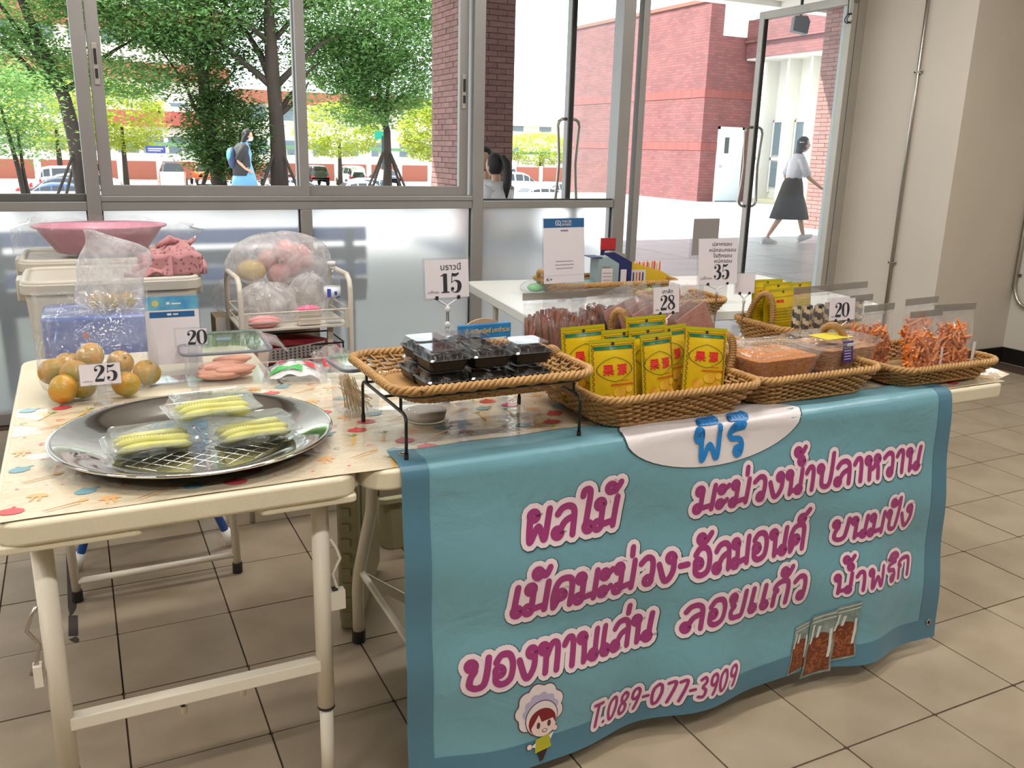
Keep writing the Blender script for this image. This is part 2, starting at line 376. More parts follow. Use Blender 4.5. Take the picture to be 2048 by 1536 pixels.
t = thing('hanging_cable', 'thin black cable dangling in a loop at the top of the right door', 'cable', (4.70, WY - .02, 2.45))
pts = [(0, 0, 0), (.0, 0, -.12), (.005, 0, -.2)] + [(.0 + .028 * sin(a) * (1 + .3 * sin(2 * a)), -.003 * a, -.235 + .03 * cos(a)) for a in [i * .5 for i in range(26)]]
obj('wire', MB().tube(pts, .0035, 6), M['black'], t, smooth=True)
# ---------------------------------------------------------------- outside: ground, canopy, brick
def brickm(name, c1, c2, mort, sc=1.0, bw=.22, bh=.075):
    m, N, L, out = nt(name); p = N.new('ShaderNodeBsdfPrincipled'); L.new(p.outputs[0], out.inputs[0]); p.inputs['Roughness'].default_value = .85
    tc = N.new('ShaderNodeTexCoord'); sp = N.new('ShaderNodeSeparateXYZ'); L.new(tc.outputs['Object'], sp.inputs[0])
    ad = N.new('ShaderNodeMath'); L.new(sp.outputs[0], ad.inputs[0]); L.new(sp.outputs[1], ad.inputs[1])
    cb = N.new('ShaderNodeCombineXYZ'); L.new(ad.outputs[0], cb.inputs[0]); L.new(sp.outputs[2], cb.inputs[1])
    b = N.new('ShaderNodeTexBrick'); L.new(cb.outputs[0], b.inputs[0]); b.inputs['Color1'].default_value = col4(c1); b.inputs['Color2'].default_value = col4(c2); b.inputs['Mortar'].default_value = col4(mort)
    b.inputs['Scale'].default_value = 1; b.inputs['Brick Width'].default_value = bw; b.inputs['Row Height'].default_value = bh; b.inputs['Mortar Size'].default_value = .007; b.inputs['Mortar Smooth'].default_value = .3; b.inputs['Bias'].default_value = -.2
    n = N.new('ShaderNodeTexNoise'); n.inputs['Scale'].default_value = 1.2; n.inputs['Detail'].default_value = 5; L.new(cb.outputs[0], n.inputs[0])
    mx = N.new('ShaderNodeMix'); mx.data_type = 'RGBA'; mx.blend_type = 'MULTIPLY'; mx.inputs[0].default_value = .5; L.new(b.outputs[0], mx.inputs[6])
    rp = N.new('ShaderNodeMapRange'); rp.inputs[1].default_value = .3; rp.inputs[2].default_value = .7; rp.inputs[3].default_value = .75; rp.inputs[4].default_value = 1.25; L.new(n.outputs[0], rp.inputs[0]); L.new(rp.outputs[0], mx.inputs[7]); L.new(mx.outputs[2], p.inputs['Base Color'])
    bp = N.new('ShaderNodeBump'); bp.inputs['Strength'].default_value = .4; bp.inputs['Distance'].default_value = .01; L.new(b.outputs[1], bp.inputs['Height']); bp.invert = True; L.new(bp.outputs[0], p.inputs['Normal'])
    return m
M['brick'] = brickm('red_brickwork', srgb(126, 78, 77), srgb(108, 66, 67), srgb(92, 70, 69))
M['bone'] = mat('red_brick', srgb(144, 108, 102), .85, rnd=.16, vary=.1, vscale=12)
M['mortar'] = mat('brick_mortar', srgb(96, 70, 64), .9)
M['plaza'] = mat('pale_plaza_stone', srgb(186, 186, 190), .35, c2=srgb(168, 168, 172), vscale=1.2, stretch=(1, 3, 1), rnd=.06)
M['plazag'] = mat('plaza_joint', srgb(140, 138, 136), .6)
M['asph'] = mat('pale_asphalt', srgb(165, 160, 155), .9, vary=.08)
M['concrete'] = mat('white_render', srgb(222, 220, 210), .8, vary=.03, vscale=2)
pl = struct('trim_plaza', MB().box((-40, WY + .1, -.5), (40, 25.6, -.012)), M['plazag'])
k = 0; rest = MB()
for iy in range(14):
    for ix in range(-14, 22):
        x0, x1 = ix * 1.2 + .006, ix * 1.2 + 1.194; y0, y1 = 4.72 + iy * 1.5, 4.72 + iy * 1.5 + 1.49
        if y1 > 25.6: continue
        c = ((x0 + x1) / 2, (y0 + y1) / 2, 0)
        if inpic(c, 0) and c[0] > 3.2 and not (c[0] > 16.1 and c[1] > 20.5):
            o = obj('paving_slab', MB().box((-.594, -.745, -.012), (.594, .745, 0)) if k == 0 else slab, M['plaza'], pl); slab = o.data; o.location = c; k += 1
        else: rest.box((x0, y0, -.012), (x1, y1, 0))
obj('distant_slabs', rest, M['plaza'], pl)['kind'] = 'stuff'
struct('trim_car_park', MB().box((-160, 25.6, -2.6), (220, 320, -2.1)), M['asph'])
t = thing('entrance_canopy', 'pale concrete canopy slab over the plaza outside the glass doors', 'canopy', (0, 0, 0))
cm = MB().box((-14, WY + .12, 4.0), (15, 13.3, 4.35)).box((-14, 13.0, 3.9), (15, 13.3, 4.0))
obj('slab', cm, M['concrete'], t)
for i, x in enumerate((7.5, 9.6, 11.7, 13.8)): obj('beam', MB().box((x, WY + .12, 3.88), (x + .22, 13.0, 4.0)), M['concrete'], t)
def bcol(name, lab, x0, x1, y0, y1, z0, z1, n1, n2, rh):
    t = thing(name, lab, 'column', (x0, y0, 0))
    W_, D_ = x1 - x0, y1 - y0
    obj('core', MB().box((.012, .012, 0), (W_ - .0, D_ - .0, 4.0)), M['brick'], t)
    bm_ = {}
    def br(L_, T):
        key = (round(L_, 3), T)
        if key not in bm_:
            bm_[key] = (MB().box((.004, 0, .004), (L_ - .004, .02, rh - .004)) if not T else MB().box((0, .004, .004), (.02, L_ - .004, rh - .004))).mesh('brick', M['bone'])
        return bm_[key]
    z = z0; row = 0
    while z < z1 - .001:
        for (n, tot, T) in ((n1, W_, 0), (n2, D_, 1)):
            L_ = tot / n; cuts = [0] + [L_ * (i + (.5 if row % 2 else 0)) for i in range(1 if not row % 2 else 0, n)] + [tot]
            for a, b in zip(cuts, cuts[1:]):
                if b - a < .01: continue
                o = obj('brick', br(b - a, T), M['bone'], t); o.location = ((a, random.uniform(-.003, .002) , z) if not T else (random.uniform(-.003, .002), a, z))
        z += rh; row += 1
    return t

random.seed(5)
bcol('brick_column', 'square brick column rising behind the seated pair outside the window', 4.66, 5.43, 11.0, 12.05, .62, 3.22, 3, 4, .072)
bcol('brick_column', 'brick column at the right of the door, in front of the walking student', 12.62, 13.25, 12.15, 12.8, .0, 4.0, 2, 2, .075)
# brick building
t = thing('brick_building', 'large red brick block with a white side door seen through the glass doors', 'building', (16.1, 20.57, 0))
obj('wall', MB().box((0, 0, -.3), (1.75, 7.3, 4.50)).box((0, 0, 4.5), (.45, 7.3, 5.35)).box((.45, .6, 4.5), (1.75, 7.3, 5.35)), M['brick'], t)
obj('coping', MB().box((-.04, -.04, 5.35), (.49, 7.3, 5.45)), mat('coping_brown', srgb(120, 84, 70), .8), t)
obj('white_panel', MB().box((.47, -.02, 4.5), (1.4, .58, 9)), M['concrete'], t)
for zz in (1.42, 2.86): obj('soldier_course', MB().box((-.012, -.012, zz), (1.76, 7.3, zz + .22)), mat('soldier_brick', srgb(124, 72, 68), .85, vary=.15, vscale=9, stretch=(1, 1, .1)), t)
d = obj('door', MB().box((.62, -.05, .02), (1.42, -.0, 2.02)), mat('pale_blue_door', srgb(206, 220, 226), .5), t)
obj('door_frame', MB().box((.56, -.04, 0), (.62, .0, 2.09)).box((1.42, -.04, 0), (1.48, .0, 2.09)).box((.56, -.04, 2.02), (1.48, 0, 2.09)), M['white'], d)
obj('window', MB().box((.80, -.06, 1.36), (.95, -.045, 1.80)), mat('door_window', (.08, .09, .09), .15), d)
obj('knob', MB().ell((.70, -.08, 1.0), (.035, .035, .035)), M['steel'], d, smooth=True)
# fin building with the brick band
t = thing('white_finned_building', 'white building with tall fins and windows under a red brick band', 'building', (17.95, 12.84, 0))
obj('wall', MB().box((0.35, 0, 0), (6, 7.7, 6.5)), M['concrete'], t)
obj('brick_band', MB().box((-.55, -1, 3.95), (.6, 7.7, 4.95)).box((-.62, -1, 4.35), (-.55, 7.7, 4.41)), M['brick'], t)
obj('soffit', MB().box((-.5, -1, 3.90), (.6, 7.7, 3.95)), M['concrete'], t)
obj('plinth', MB().box((-.05, -1, 0), (.36, 7.7, .12)), mat('yellowish_ledge', srgb(214, 204, 168), .8), t)
obj('parapet', MB().box((-.3, -1, 4.96), (5, 7.7, 5.5)), mat('grey_parapet', srgb(196, 200, 204), .8), t)
wg = mat('blue_grey_glass', srgb(98, 116, 124), .1, spec=.8)
for i in range(9):
    y = 7.35 - i * .86
    obj('fin', MB().box((-.1, y - .09, .1), (.36, y, 3.9)), M['concrete'], t)
    w = obj('window', MB().box((.30, y - .66, 1.35), (.36, y - .16, 2.25)).box((.30, y - .66, .45), (.36, y - .16, 1.15)), wg, t)
    obj('frame', MB().box((.27, y - .70, 2.25), (.36, y - .12, 2.30)).box((.27, y - .70, 1.20), (.36, y - .12, 1.28)).box((.27, y - .70, .3), (.36, y - .66, 2.3)).box((.27, y - .16, .3), (.36, y - .12, 2.3)), M['white'], w)
t = thing('floodlight', 'dark box floodlight hanging below the canopy outside the right door', 'lamp', tuple(pY(1600, 48, 9.2)) )
zt = 4.0 - t.location.z
obj('bracket', MB().tube([(0, 0, .06), (0, 0, zt)], .02, 8).box((-.05, -.05, .05), (.05, .05, .09)), M['black'], t)
hb = MB().prism([(-.10, -.09), (.09, -.13), (.11, .02), (.07, .09), (-.09, .09)], -.09, .09, 0, 'y'); hb.xf(Matrix.Rotation(R(-30), 4, 'Z'))
obj('housing', hb, mat('dark_grey_metal', (.06, .058, .055), .5), t, bevel=.01, fix=True)
# ---------------------------------------------------------------- car park
def car(name, lab, colm, x, y, rz, kind='sedan', z=-2.1):
    t = thing(name, lab, 'car', (x, y, z), rz)
    Ls = {'sedan': 4.6, 'suv': 4.7, 'pickup': 5.2}[kind]; h = {'sedan': 1.46, 'suv': 1.72, 'pickup': 1.75}[kind]
    if kind == 'sedan': P = [(0, .55, .62, .62), (.03, .34, .78, .78), (.10, .30, .88, .90), (.19, .28, .93, .97), (.30, .28, .95, 1.36), (.40, .28, .96, 1.45), (.52, .28, .96, 1.46), (.62, .28, .95, 1.38), (.74, .28, .93, 1.0), (.86, .28, .85, .88), (.95, .30, .74, .76), (1, .42, .58, .58)]
    elif kind == 'suv': P = [(0, .6, .7, .7), (.02, .4, .95, 1.25), (.05, .36, 1.02, 1.6), (.14, .34, 1.04, 1.68), (.4, .34, 1.04, 1.72), (.55, .34, 1.04, 1.68), (.66, .34, 1.03, 1.5), (.75, .34, 1.02, 1.08), (.9, .34, .95, .98), (.97, .38, .85, .86), (1, .5, .65, .65)]
    else: P = [(0, .6, .98, .98), (.02, .45, 1.0, 1.02), (.36, .42, 1.03, 1.05), (.38, .42, 1.05, 1.68), (.45, .42, 1.06, 1.75), (.58, .42, 1.06, 1.74), (.68, .42, 1.05, 1.55), (.75, .42, 1.04, 1.1), (.92, .42, .98, 1.0), (.98, .45, .88, .9), (1, .6, .7, .7)]
    b = MB(); g = MB(); n = len(P); rows = []
    for i, (u, zb, zs, zr) in enumerate(P):
        X_ = (u - .5) * Ls; w = .88 * (1 - .28 * abs(u - .5) ** 2.2 * 3); wr = w * (.74 if zr - zs > .15 else .93)
        half = [(w * .93, zb), (w, zb + .15), (w * 1.0, (zb + zs) / 2), (w * .97, zs), (wr * 1.03, zs + (zr - zs) * .85), (wr * .82, zr), (0, zr + .01)]
        ring = [(X_, -a, c) for a, c in half] + [(X_, a, c) for a, c in half[-2::-1]]; rows.append(ring)
    nn = len(rows[0]); b.v = [p for r_ in rows for p in r_]
    for i in range(n - 1):
        for k_ in range(nn - 1):
            b.f.append((i * nn + k_, i * nn + k_ + 1, (i + 1) * nn + k_ + 1, (i + 1) * nn + k_)); b.m.append(0)
    b.f += [tuple(range(nn)), tuple((n - 1) * nn + k_ for k_ in range(nn))[::-1]]; b.m += [0, 0]
    obj('body', b, colm, t, smooth=True, fix=True)
    hi = [i for i in range(n) if P[i][3] - P[i][2] > .15]; a_, z_ = hi[0] - 1, hi[-1] + 1
    for sgn in (0, 1):
        for i in range(a_, z_):
            q = []
            for (ii, kk) in ((i, 3), (i, 4), (i + 1, 4), (i + 1, 3)):
                kk2 = kk if not sgn else nn - 1 - kk; p = Vector(rows[ii][kk2]); q.append(p)
            c_ = sum(q, Vector()) / 4; q = [c_ + (p - c_) * .86 + Vector((0, (-.012 if not sgn else .012), 0)) for p in q]
            g.add(q, [(0, 1, 2, 3)])
    for (i, j) in ((a_, hi[0]), (hi[-1], z_)):
        q = [Vector(rows[ii][kk]) for ii, kk in ((i, 4), (i, nn - 5), (j, nn - 6), (j, 5))]
        c_ = sum(q, Vector()) / 4; q = [c_ + (p - c_) * .88 + Vector(((-.015 if i == a_ else .015), 0, .012)) for p in q]; g.add(q, [(0, 1, 2, 3)])
    obj('windows', g, M['carglass'], t, fix=False)
    for ux in (.19, .81):
        for sy in (-1, 1):
            w_ = obj('wheel', MB().lathe([(.001, -.1), (.24, -.1), (.32, -.07), (.33, 0), (.32, .07), (.24, .1), (.001, .1)], 18).xf(Matrix.Translation(((ux - .5) * Ls, sy * .80, .33)) @ Matrix.Rotation(R(90), 4, 'X')), M['tyre'], t, smooth=True)
            obj('hub', MB().lathe([(.001, -.0), (.19, .0), (.2, .02), (.001, .03)], 14).xf(Matrix.Translation(((ux - .5) * Ls, sy * .90, .33)) @ Matrix.Rotation(R(-90) * sy, 4, 'X')), M['steel'], w_)
    for sy in (-1, 1):
        obj('tail_light', MB().box((-Ls / 2 - .0, sy * .62 - .15, .72), (-Ls / 2 + .12, sy * .62 + .15, .88)), M['tail'], t)
        obj('headlight', MB().box((Ls / 2 - .14, sy * .60 - .14, .62), (Ls / 2 - .01, sy * .60 + .14, .76)), M['steel'], t)
    return t
M['carglass'] = mat('dark_car_glass', (.02, .025, .03), .05, spec=.8); M['tyre'] = mat('tyre', (.02, .02, .02), .8); M['tail'] = mat('red_lamp', (.6, .02, .02), .3)
def cp(n, c): return mat(n, c, .2, .2, coat=.6)
cB, cN, cW, cS, cK, cR, cO = cp('blue_paint', srgb(58, 86, 128)), cp('navy_paint', (.02, .03, .06)), cp('white_car_paint', srgb(225, 228, 232)), cp('silver_paint', srgb(150, 162, 178)), cp('black_paint', (.02, .02, .024)), cp('red_paint', (.45, .03, .03)), cp('orange_paint', (.6, .12, .03))
CARS = [('dark blue sedan parked at the far left of the front row', cB, -.35, 45, 0, 'sedan'), ('navy sedan parked just behind the dark blue one', cN, -.2, 51, 0, 'sedan'), ('silver sedan third back in the leftmost stack of cars', cS, 0.2, 57, 0, 'sedan'), ('white tall car at the back of the leftmost stack', cW, .6, 63, 0, 'suv'),
 ('dark pickup facing the fence behind the white signboard', cK, 7.2, 75, 90, 'pickup'), ('orange red pickup parked beside the dark pickup', cO, 9.6, 75, 90, 'pickup'),
 ('black sedan low under the sill left of the blue dress walker', cK, 5.6, 41.5, 5, 'sedan'), ('white sedan behind the walker in the blue dress', cW, 10.0, 46, 0, 'sedan'), ('silver sedan between the walker and the thick tree', cS, 11.9, 53, 0, 'sedan'),
 ('white sedan right of the thick tree trunk', cW, 14.9, 49.5, 0, 'sedan'), ('silver car behind the right hand white sedan', cS, 16.6, 54, 0, 'sedan'), ('red sedan whose roof shows above the sill beside the green sign', cR, 13.0, 41, 4, 'sedan'),
 ('dark pickup in the far row beside the second sash', cK, 15.2, 75, 92, 'pickup'), ('black tall car in the far row left of the slim tree', cK, 18.4, 75, 90, 'suv'), ('white tall car in the far row behind the slim tree', cW, 21.6, 75, 90, 'suv'), ('dark sedan in the far row right of the slim tree', cN, 24.6, 75, 90, 'sedan'),
 ('white car behind the slim staked tree', cW, 19.6, 47.5, 0, 'sedan'), ('blue grey sedan seen at the corner of the brick column', cS, 18.2, 41.5, 3, 'sedan'),
 ('large white van in the gap right of the brick column', cW, 31.0, 62, 0, 'suv'), ('white sedan with a blue windscreen nearest the open door leaf', cW, 27.5, 50, 200, 'sedan'), ('white sedan at the foot of the gap beside the column', cW, 23.6, 44, 0, 'sedan'), ('silver pickup far behind in the gap beside the column', cS, 36, 74, 90, 'pickup')]
for lab, cm_, x, y, rz, k in CARS: car('parked_car', lab, cm_, x, y, R(rz), k)
# signboard, blue road sign, green sign
t = thing('white_signboard', 'blank white board standing on orange legs in front of the dark pickup', 'sign', (5.75, 60, -2.1))
obj('board', MB().box((-.8, -.02, .5), (.8, .02, 1.5)), M['white'], t); obj('leg', MB().tube([(-.75, 0, 0), (-.75, 0, 1.5)], .04), cO, t); obj('leg', MB().tube([(.75, 0, 0), (.75, 0, 1.5)], .04), cO, t)
p = pY(311, 299, 62)
t = thing('blue_road_sign', 'small blue sign on a post before the green walkway', 'sign', (p.x, 62, -2.1))
obj('panel', MB().box((-.6, -.03, p.z + 2.1 - .22), (.6, .03, p.z + 2.1 + .22)), mat('sign_blue', srgb(50, 62, 130), .5), t)
obj('lettering', MB().box((-.45, -.036, p.z + 2.1 + .02), (.45, -.03, p.z + 2.1 + .08)).box((-.45, -.036, p.z + 2.1 - .1), (.3, -.03, p.z + 2.1 - .05)), M['white'], t)
obj('post', MB().tube([(0, 0, 0), (0, 0, p.z + 1.9)], .04), M['steel'], t)
p = pY(765, 272, 34)
t = thing('green_street_sign', 'green sign on a dark post between the trees with a white notice lower down', 'sign', (p.x, 34, -2.1))
gz = p.z + 2.1
obj('post', MB().tube([(0, 0, 0), (0, 0, gz)], .05), mat('dark_teal_post', (.02, .05, .06), .5), t)
obj('panel', MB().box((-.32, -.03, gz - .12), (.32, .03, gz + .18)), mat('sign_green', srgb(20, 150, 120), .5), t)
q = pY(768, 350, 34); obj('notice', MB().box((-.27, -.07, q.z + 2.1 - .2), (.27, -.04, q.z + 2.1 + .2)), M['white'], t)
t = thing('traffic_cone', 'white and orange marker cone right of the white signboard', 'cone', (7.35, 62, -2.1))
obj('cone', MB().lathe([(.2, 0), (.03, .75)], 12), M['white'], t); obj('base', MB().box((-.25, -.25, 0), (.25, .25, .04)), cO, t)
# covered walkway and fence behind the cars
gy = 84
t = thing('covered_walkway', 'long green roofed walkway behind the parked cars', 'walkway', (0, gy, -2.1))
wz = pY(500, 296, gy).z + 2.1
obj('roof', MB().box((-10, -.8, wz), (75, .8, wz + .30)), mat('pale_green_roof', srgb(110, 150, 110), .6), t)
for i in range(28): obj('post', MB().box((-9 + i * 3, -.1, 0), (-8.8 + i * 3, .1, wz)), M['concrete'], t)
t = thing('panel_fence', 'low fence of brown red panels between white posts behind the cars', 'fence', (0, 80, -2.1))
pm = mat('brown_red_panel', srgb(158, 92, 76), .8)
for i in range(24): 
    obj('panel', MB().box((-8 + i * 3, -.05, .2), (-5.5 + i * 3, .05, 1.7)), pm, t)
    obj('post', MB().box((-8.4 + i * 3, -.12, 0), (-8.1 + i * 3, .12, 1.8)), M['white'], t)
# far buildings
def fbuild(lab, x0, x1, y, z1, mt, roofs, wn=6, rows=3):
    t = thing('distant_building', lab, 'building', (0, y, -2.1))
    obj('wall', MB().box((x0, 0, 0), (x1, 14, z1)), mt, t)
    for a, b, mm in roofs: obj('roof_band', MB().box((x0 - .6, -1.2, a), (x1 + .6, .4, b)), mm, t)
    for r_ in range(rows):
        for i in range(wn):
            xx = x0 + (i + .5) * (x1 - x0) / wn; zz = 2.2 + r_ * 3.6
            if zz + 1.5 < z1: obj('window', MB().box((xx - .9, -.08, zz), (xx + .9, 0, zz + 1.5)), wg, t)
    return t
terr = mat('terracotta', srgb(160, 100, 78), .8, vary=.15, vscale=2); cre = mat('cream_render', srgb(240, 232, 214), .85)
fbuild('tall cream building with terracotta bands seen through the left trees', -12, 16, 105, 27, cre, [(9.5, 11.2, terr), (14.5, 16.5, terr), (20, 22.5, terr)], 9, 5)
fbuild('cream building with a low terracotta roof behind the thick tree', 17, 44, 100, 8.5, cre, [(7.5, 8.8, terr)], 8, 2)
fbuild('white low hall behind the walkway beside the red car', 4, 13, 92, 6.5, M['concrete'], [(4.6, 6.0, mat('dull_red_fascia', srgb(170, 84, 76), .8))], 4, 1)
fbuild('cream building far behind the gap beside the brick column', 45, 80, 112, 7.5, M['concrete'], [(6.5, 7.6, cre)], 8, 2)
# ---------------------------------------------------------------- trees
def leafm(name, c, ct):
    m, N, L, out = nt(name); d = N.new('ShaderNodeBsdfDiffuse'); tr = N.new('ShaderNodeBsdfTranslucent'); mx = N.new('ShaderNodeMixShader')
    tc = N.new('ShaderNodeTexCoord'); n = N.new('ShaderNodeTexNoise'); n.inputs['Scale'].default_value = 1.3; n.inputs['Detail'].default_value = 4; L.new(tc.outputs['Object'], n.inputs[0])
    hs = N.new('ShaderNodeHueSaturation'); hs.inputs['Color'].default_value = col4(c); mr = N.new('ShaderNodeMapRange'); mr.inputs[3].default_value = .4; mr.inputs[4].default_value = 1.6; L.new(n.outputs[0], mr.inputs[0]); L.new(mr.outputs[0], hs.inputs['Value'])
    L.new(hs.outputs[0], d.inputs[0]); tr.inputs[0].default_value = col4(ct); mx.inputs[0].default_value = .38; L.new(d.outputs[0], mx.inputs[1]); L.new(tr.outputs[0], mx.inputs[2]); L.new(mx.outputs[0], out.inputs[0]); return m
M['leaf'] = leafm('green_leaves', srgb(108, 148, 92), srgb(150, 182, 104)); M['leafd'] = leafm('dark_green_leaves', srgb(68, 96, 54), srgb(100, 130, 62)); M['leafy'] = leafm('yellow_green_leaves', srgb(150, 170, 70), srgb(220, 220, 110))
M['bark'] = mat('brown_bark', srgb(62, 52, 46), .9, vary=.25, vscale=5, bump=.6, bscale=14, stretch=(1, 1, .3))
def foliage(blobs, per, ls, seed, flat=.35):
    """leaf sprays: each spray is a flattish fan of small leaves"""
    rn = random.Random(seed); v = []; f = []
    for (cx, cy_, cz, rx, ry, rz_, n) in blobs:
        for _ in range(int(n * 2.5)):
            while True:
                a = Vector((rn.uniform(-1, 1), rn.uniform(-1, 1), rn.uniform(-1, 1)))
                if a.length < 1: break
            a = a.normalized() * (a.length ** .45)
            c = Vector((cx + a.x * rx, cy_ + a.y * ry, cz + a.z * rz_)); n0 = Vector((a.x * .5, a.y * .5, 1)).normalized()
            for _ in range(per):
                o = Vector((rn.gauss(0, .26), rn.gauss(0, .26), rn.gauss(0, .26 * flat))); p = c + o
                d = Vector((rn.uniform(-1, 1), rn.uniform(-1, 1), rn.uniform(-.5, .3))).normalized(); w = d.cross(n0 + Vector((rn.uniform(-.6, .6), rn.uniform(-.6, .6), 0))).normalized()
                l = ls * rn.uniform(.7, 1.4); k = len(v)
                v += [tuple(p - w * l * .05), tuple(p + d * l * .5 + w * l * .2), tuple(p + d * l), tuple(p + d * l * .5 - w * l * .2)]; f.append((k, k + 1, k + 2, k + 3))
    b = MB(); b.v = v; b.f = f; b.m = [0] * len(f); return b
def tree(lab, x, y, trunk, limbs, blobs, lm='leaf', per=16, ls=.12, seed=1, z=0, stakes=True):
    t = thing('tree', lab, 'tree', (x, y, z))
    obj('trunk', MB().tube(trunk[0], trunk[1], 10), M['bark'], t, smooth=True)
    for pts, rr in limbs: obj('limb', MB().tube(pts, rr, 7), M['bark'], t, smooth=True)
    o = obj('foliage', foliage(blobs, per, ls, seed), M[lm], t); o['kind'] = 'stuff'
    if stakes:
        for k in range(4):
            a = k * pi / 2 + .6; obj('stake', MB().tube([(.75 * cos(a), .75 * sin(a), 0), (.12 * cos(a), .12 * sin(a), 1.15)], .035, 6), M['bark'], t)
    return t
def twigs(base, ends, r0, rn):
    out = []
    for e in ends:
        b = Vector(base); e = Vector(e); pts = [b.lerp(e, k / 4) + Vector((rn.uniform(-.1, .1), rn.uniform(-.1, .1), rn.uniform(-.05, .12) * (1 if 0 < k < 4 else 0))) * (0 if k in (0,) else 1) for k in range(5)]
        out.append((pts, [r0 * (1 - .2 * k) for k in range(5)]))
    return out
rn = random.Random(3)
TY = 22.5
def tx(px): return pY(px, 380, TY).x
# thick forked tree (px 555)
X0 = tx(560)
tree('thick forked tree right of the walker in the blue dress', X0, TY, ([(0, 0, 0), (.0, 0, 1.2), (-.02, 0, 2.2), (-.06, 0, 3.0), (-.08, 0, 4.2), (.05, 0, 6)], [.24, .19, .17, .17, .13, .06]),
 twigs((-.04, 0, 2.6), [(-1.9, .3, 4.3), (1.5, -.3, 3.9), (-1.2, 1, 5.2)], .1, rn) + twigs((.0, 0, 1.95), [(1.1, .2, 3.3), (.9, .2, 2.8)], .08, rn) + twigs((-.08, 0, 3.6), [(1.8, .6, 5.4), (-2.2, -.6, 4.5), (.2, 1, 6.2)], .07, rn),
 [(-2.2, 0, 4.6, 1.9, 1.5, 1.3, 240), (1.3, .2, 4.9, 1.6, 1.3, 1.3, 200), (-.4, .6, 5.6, 2.2, 1.5, 1.1, 240), (2.7, .2, 3.9, .9, .9, .6, 60), (.5, 0, 2.5, .25, .3, .3, 8)], seed=11)
X0 = tx(450)
tree('vine covered tree left of the walker in the blue dress', X0, TY + .6, ([(0, 0, 0), (-.1, 0, .9), (-.25, 0, 2), (-.3, 0, 3.2), (-.35, 0, 4.6)], [.2, .16, .13, .1, .06]),
 twigs((-.2, 0, 1.6), [(.55, 0, 3.4), (.1, .2, 4.4), (-1.3, 0, 3.6)], .06, rn) + twigs((-.3, 0, 3), [(-1.9, .2, 4.6), (.9, .4, 4.8)], .05, rn),
 [(.2, -.1, 1.5, .85, .7, 1.05, 260), (-.2, 0, 2.9, .6, .6, .8, 70), (-1.0, 0, 4.5, 2.1, 1.4, 1.1, 200), (1, 0, 3.7, .7, .7, .8, 60)], lm='leafd', seed=12)
X0 = tx(798)
tree('slim staked tree with a full crown left of the brick column', X0, TY + 1, ([(0, 0, 0), (.03, 0, .8), (.02, 0, 1.7), (-.15, 0, 2.4), (-.3, 0, 4)], [.15, .11, .1, .08, .05]),
 twigs((.0, 0, 2.0), [(-1.7, 0, 3.2), (-1.9, .3, 4.2), (1.1, .1, 3.4), (.5, .2, 4.8)], .06, rn),
 [(-1.2, 0, 3.4, 1.2, .9, .75, 210), (.1, 0, 2.95, 1.2, 1.0, .75, 220), (-.4, .2, 4.6, 1.9, 1.2, 1.2, 330), (1.2, 0, 4.4, 1.1, 1, 1.1, 150), (-.7, -.2, 2.15, .8, .6, .35, 50)], seed=13)
X0 = tx(172)
tree('leaning tree behind the left window post', X0, TY + .5, ([(0, 0, 0), (-.1, 0, 1.2), (-.25, 0, 2.2), (-.6, 0, 3.2), (-1.0, 0, 4.6)], [.22, .17, .14, .12, .07]),
 twigs((-.3, 0, 2.3), [(-2.3, .2, 4.2), (-1.9, 0, 5.1), (1.4, .1, 3.6)], .08, rn),
 [(-1.7, 0, 4.6, 1.9, 1.4, 1.3, 280), (-1.2, 0, 2.9, 1.3, .9, .7, 170), (1.3, 0, 4.5, 1.8, 1.3, 1.2, 260), (1.0, 0, 2.7, 1.1, .8, .45, 90), (2.6, 0, 3.5, 1.0, .8, .5, 70)], seed=14)
X0 = pY(35, 380, 17).x
tree('small slender tree at the left edge of the picture', X0, 17, ([(.12, 0, 0), (.05, 0, .8), (-.1, 0, 1.8)], [.05, .04, .02]),
 [([(0.2, 0, 0), (.12, .05, .7), (.1, 0, 1.5)], [.04, .03, .02])], [(-.2, 0, 1.9, .75, .6, .55, 150), (.05, 0, 1.3, .45, .4, .3, 45)], per=12, ls=.08, seed=15, stakes=False)
for i, (px, yy, hh, rx, lm, lab) in enumerate([(250, 68, 7, 3.0, 'leafy', 'sunlit yellow green tree behind the walkway left of the red fascia'), (120, 66, 7.0, 3.4, 'leafy', 'bright bushy tree above the leftmost stack of cars'), (680, 72, 6.5, 3.6, 'leafy', 'pale sunlit tree seen between the thick and the slim tree'), (868, 60, 6.5, 2.6, 'leafy', 'yellow green tree touching the brick column'), (1080, 84, 5, 5, 'leafy', 'hazy hedge tree in the gap right of the brick column')]):
    X0 = pY(px, 330, yy).x
    tree(lab, X0, yy, ([(0, 0, 0), (0, 0, hh * .6)], [.22, .1]), [], [(0, 0, hh * .7, rx, rx * .7, hh * .33, 200)], lm=lm, per=14, ls=.28, seed=30 + i, z=-2.1, stakes=False)
# bench outside behind the frosted glass
t = thing('slatted_bench', 'blue slatted bench blurred behind the lower frosted panes', 'bench', (.3, 5.25, 0))
bl = mat('blue_bench_paint', srgb(30, 86, 180), .4); dk = mat('dark_blue_bench', srgb(26, 30, 42), .5)
for z, mm in ((.81, bl), (.695, dk), (.60, bl), (.50, dk)): obj('slat', MB().box((-2.6, 0, z - .042), (1.28, .03, z + .042)), mm, t, bevel=.005)
obj('seat', MB().box((-2.6, .03, .40), (1.28, .45, .45)), dk, t, bevel=.005)
for x in (-2.5, -.7, 1.15): obj('leg', MB().box((x, 0, 0), (x + .05, .05, .85)).box((x, .4, 0), (x + .05, .45, .42)), dk, t)
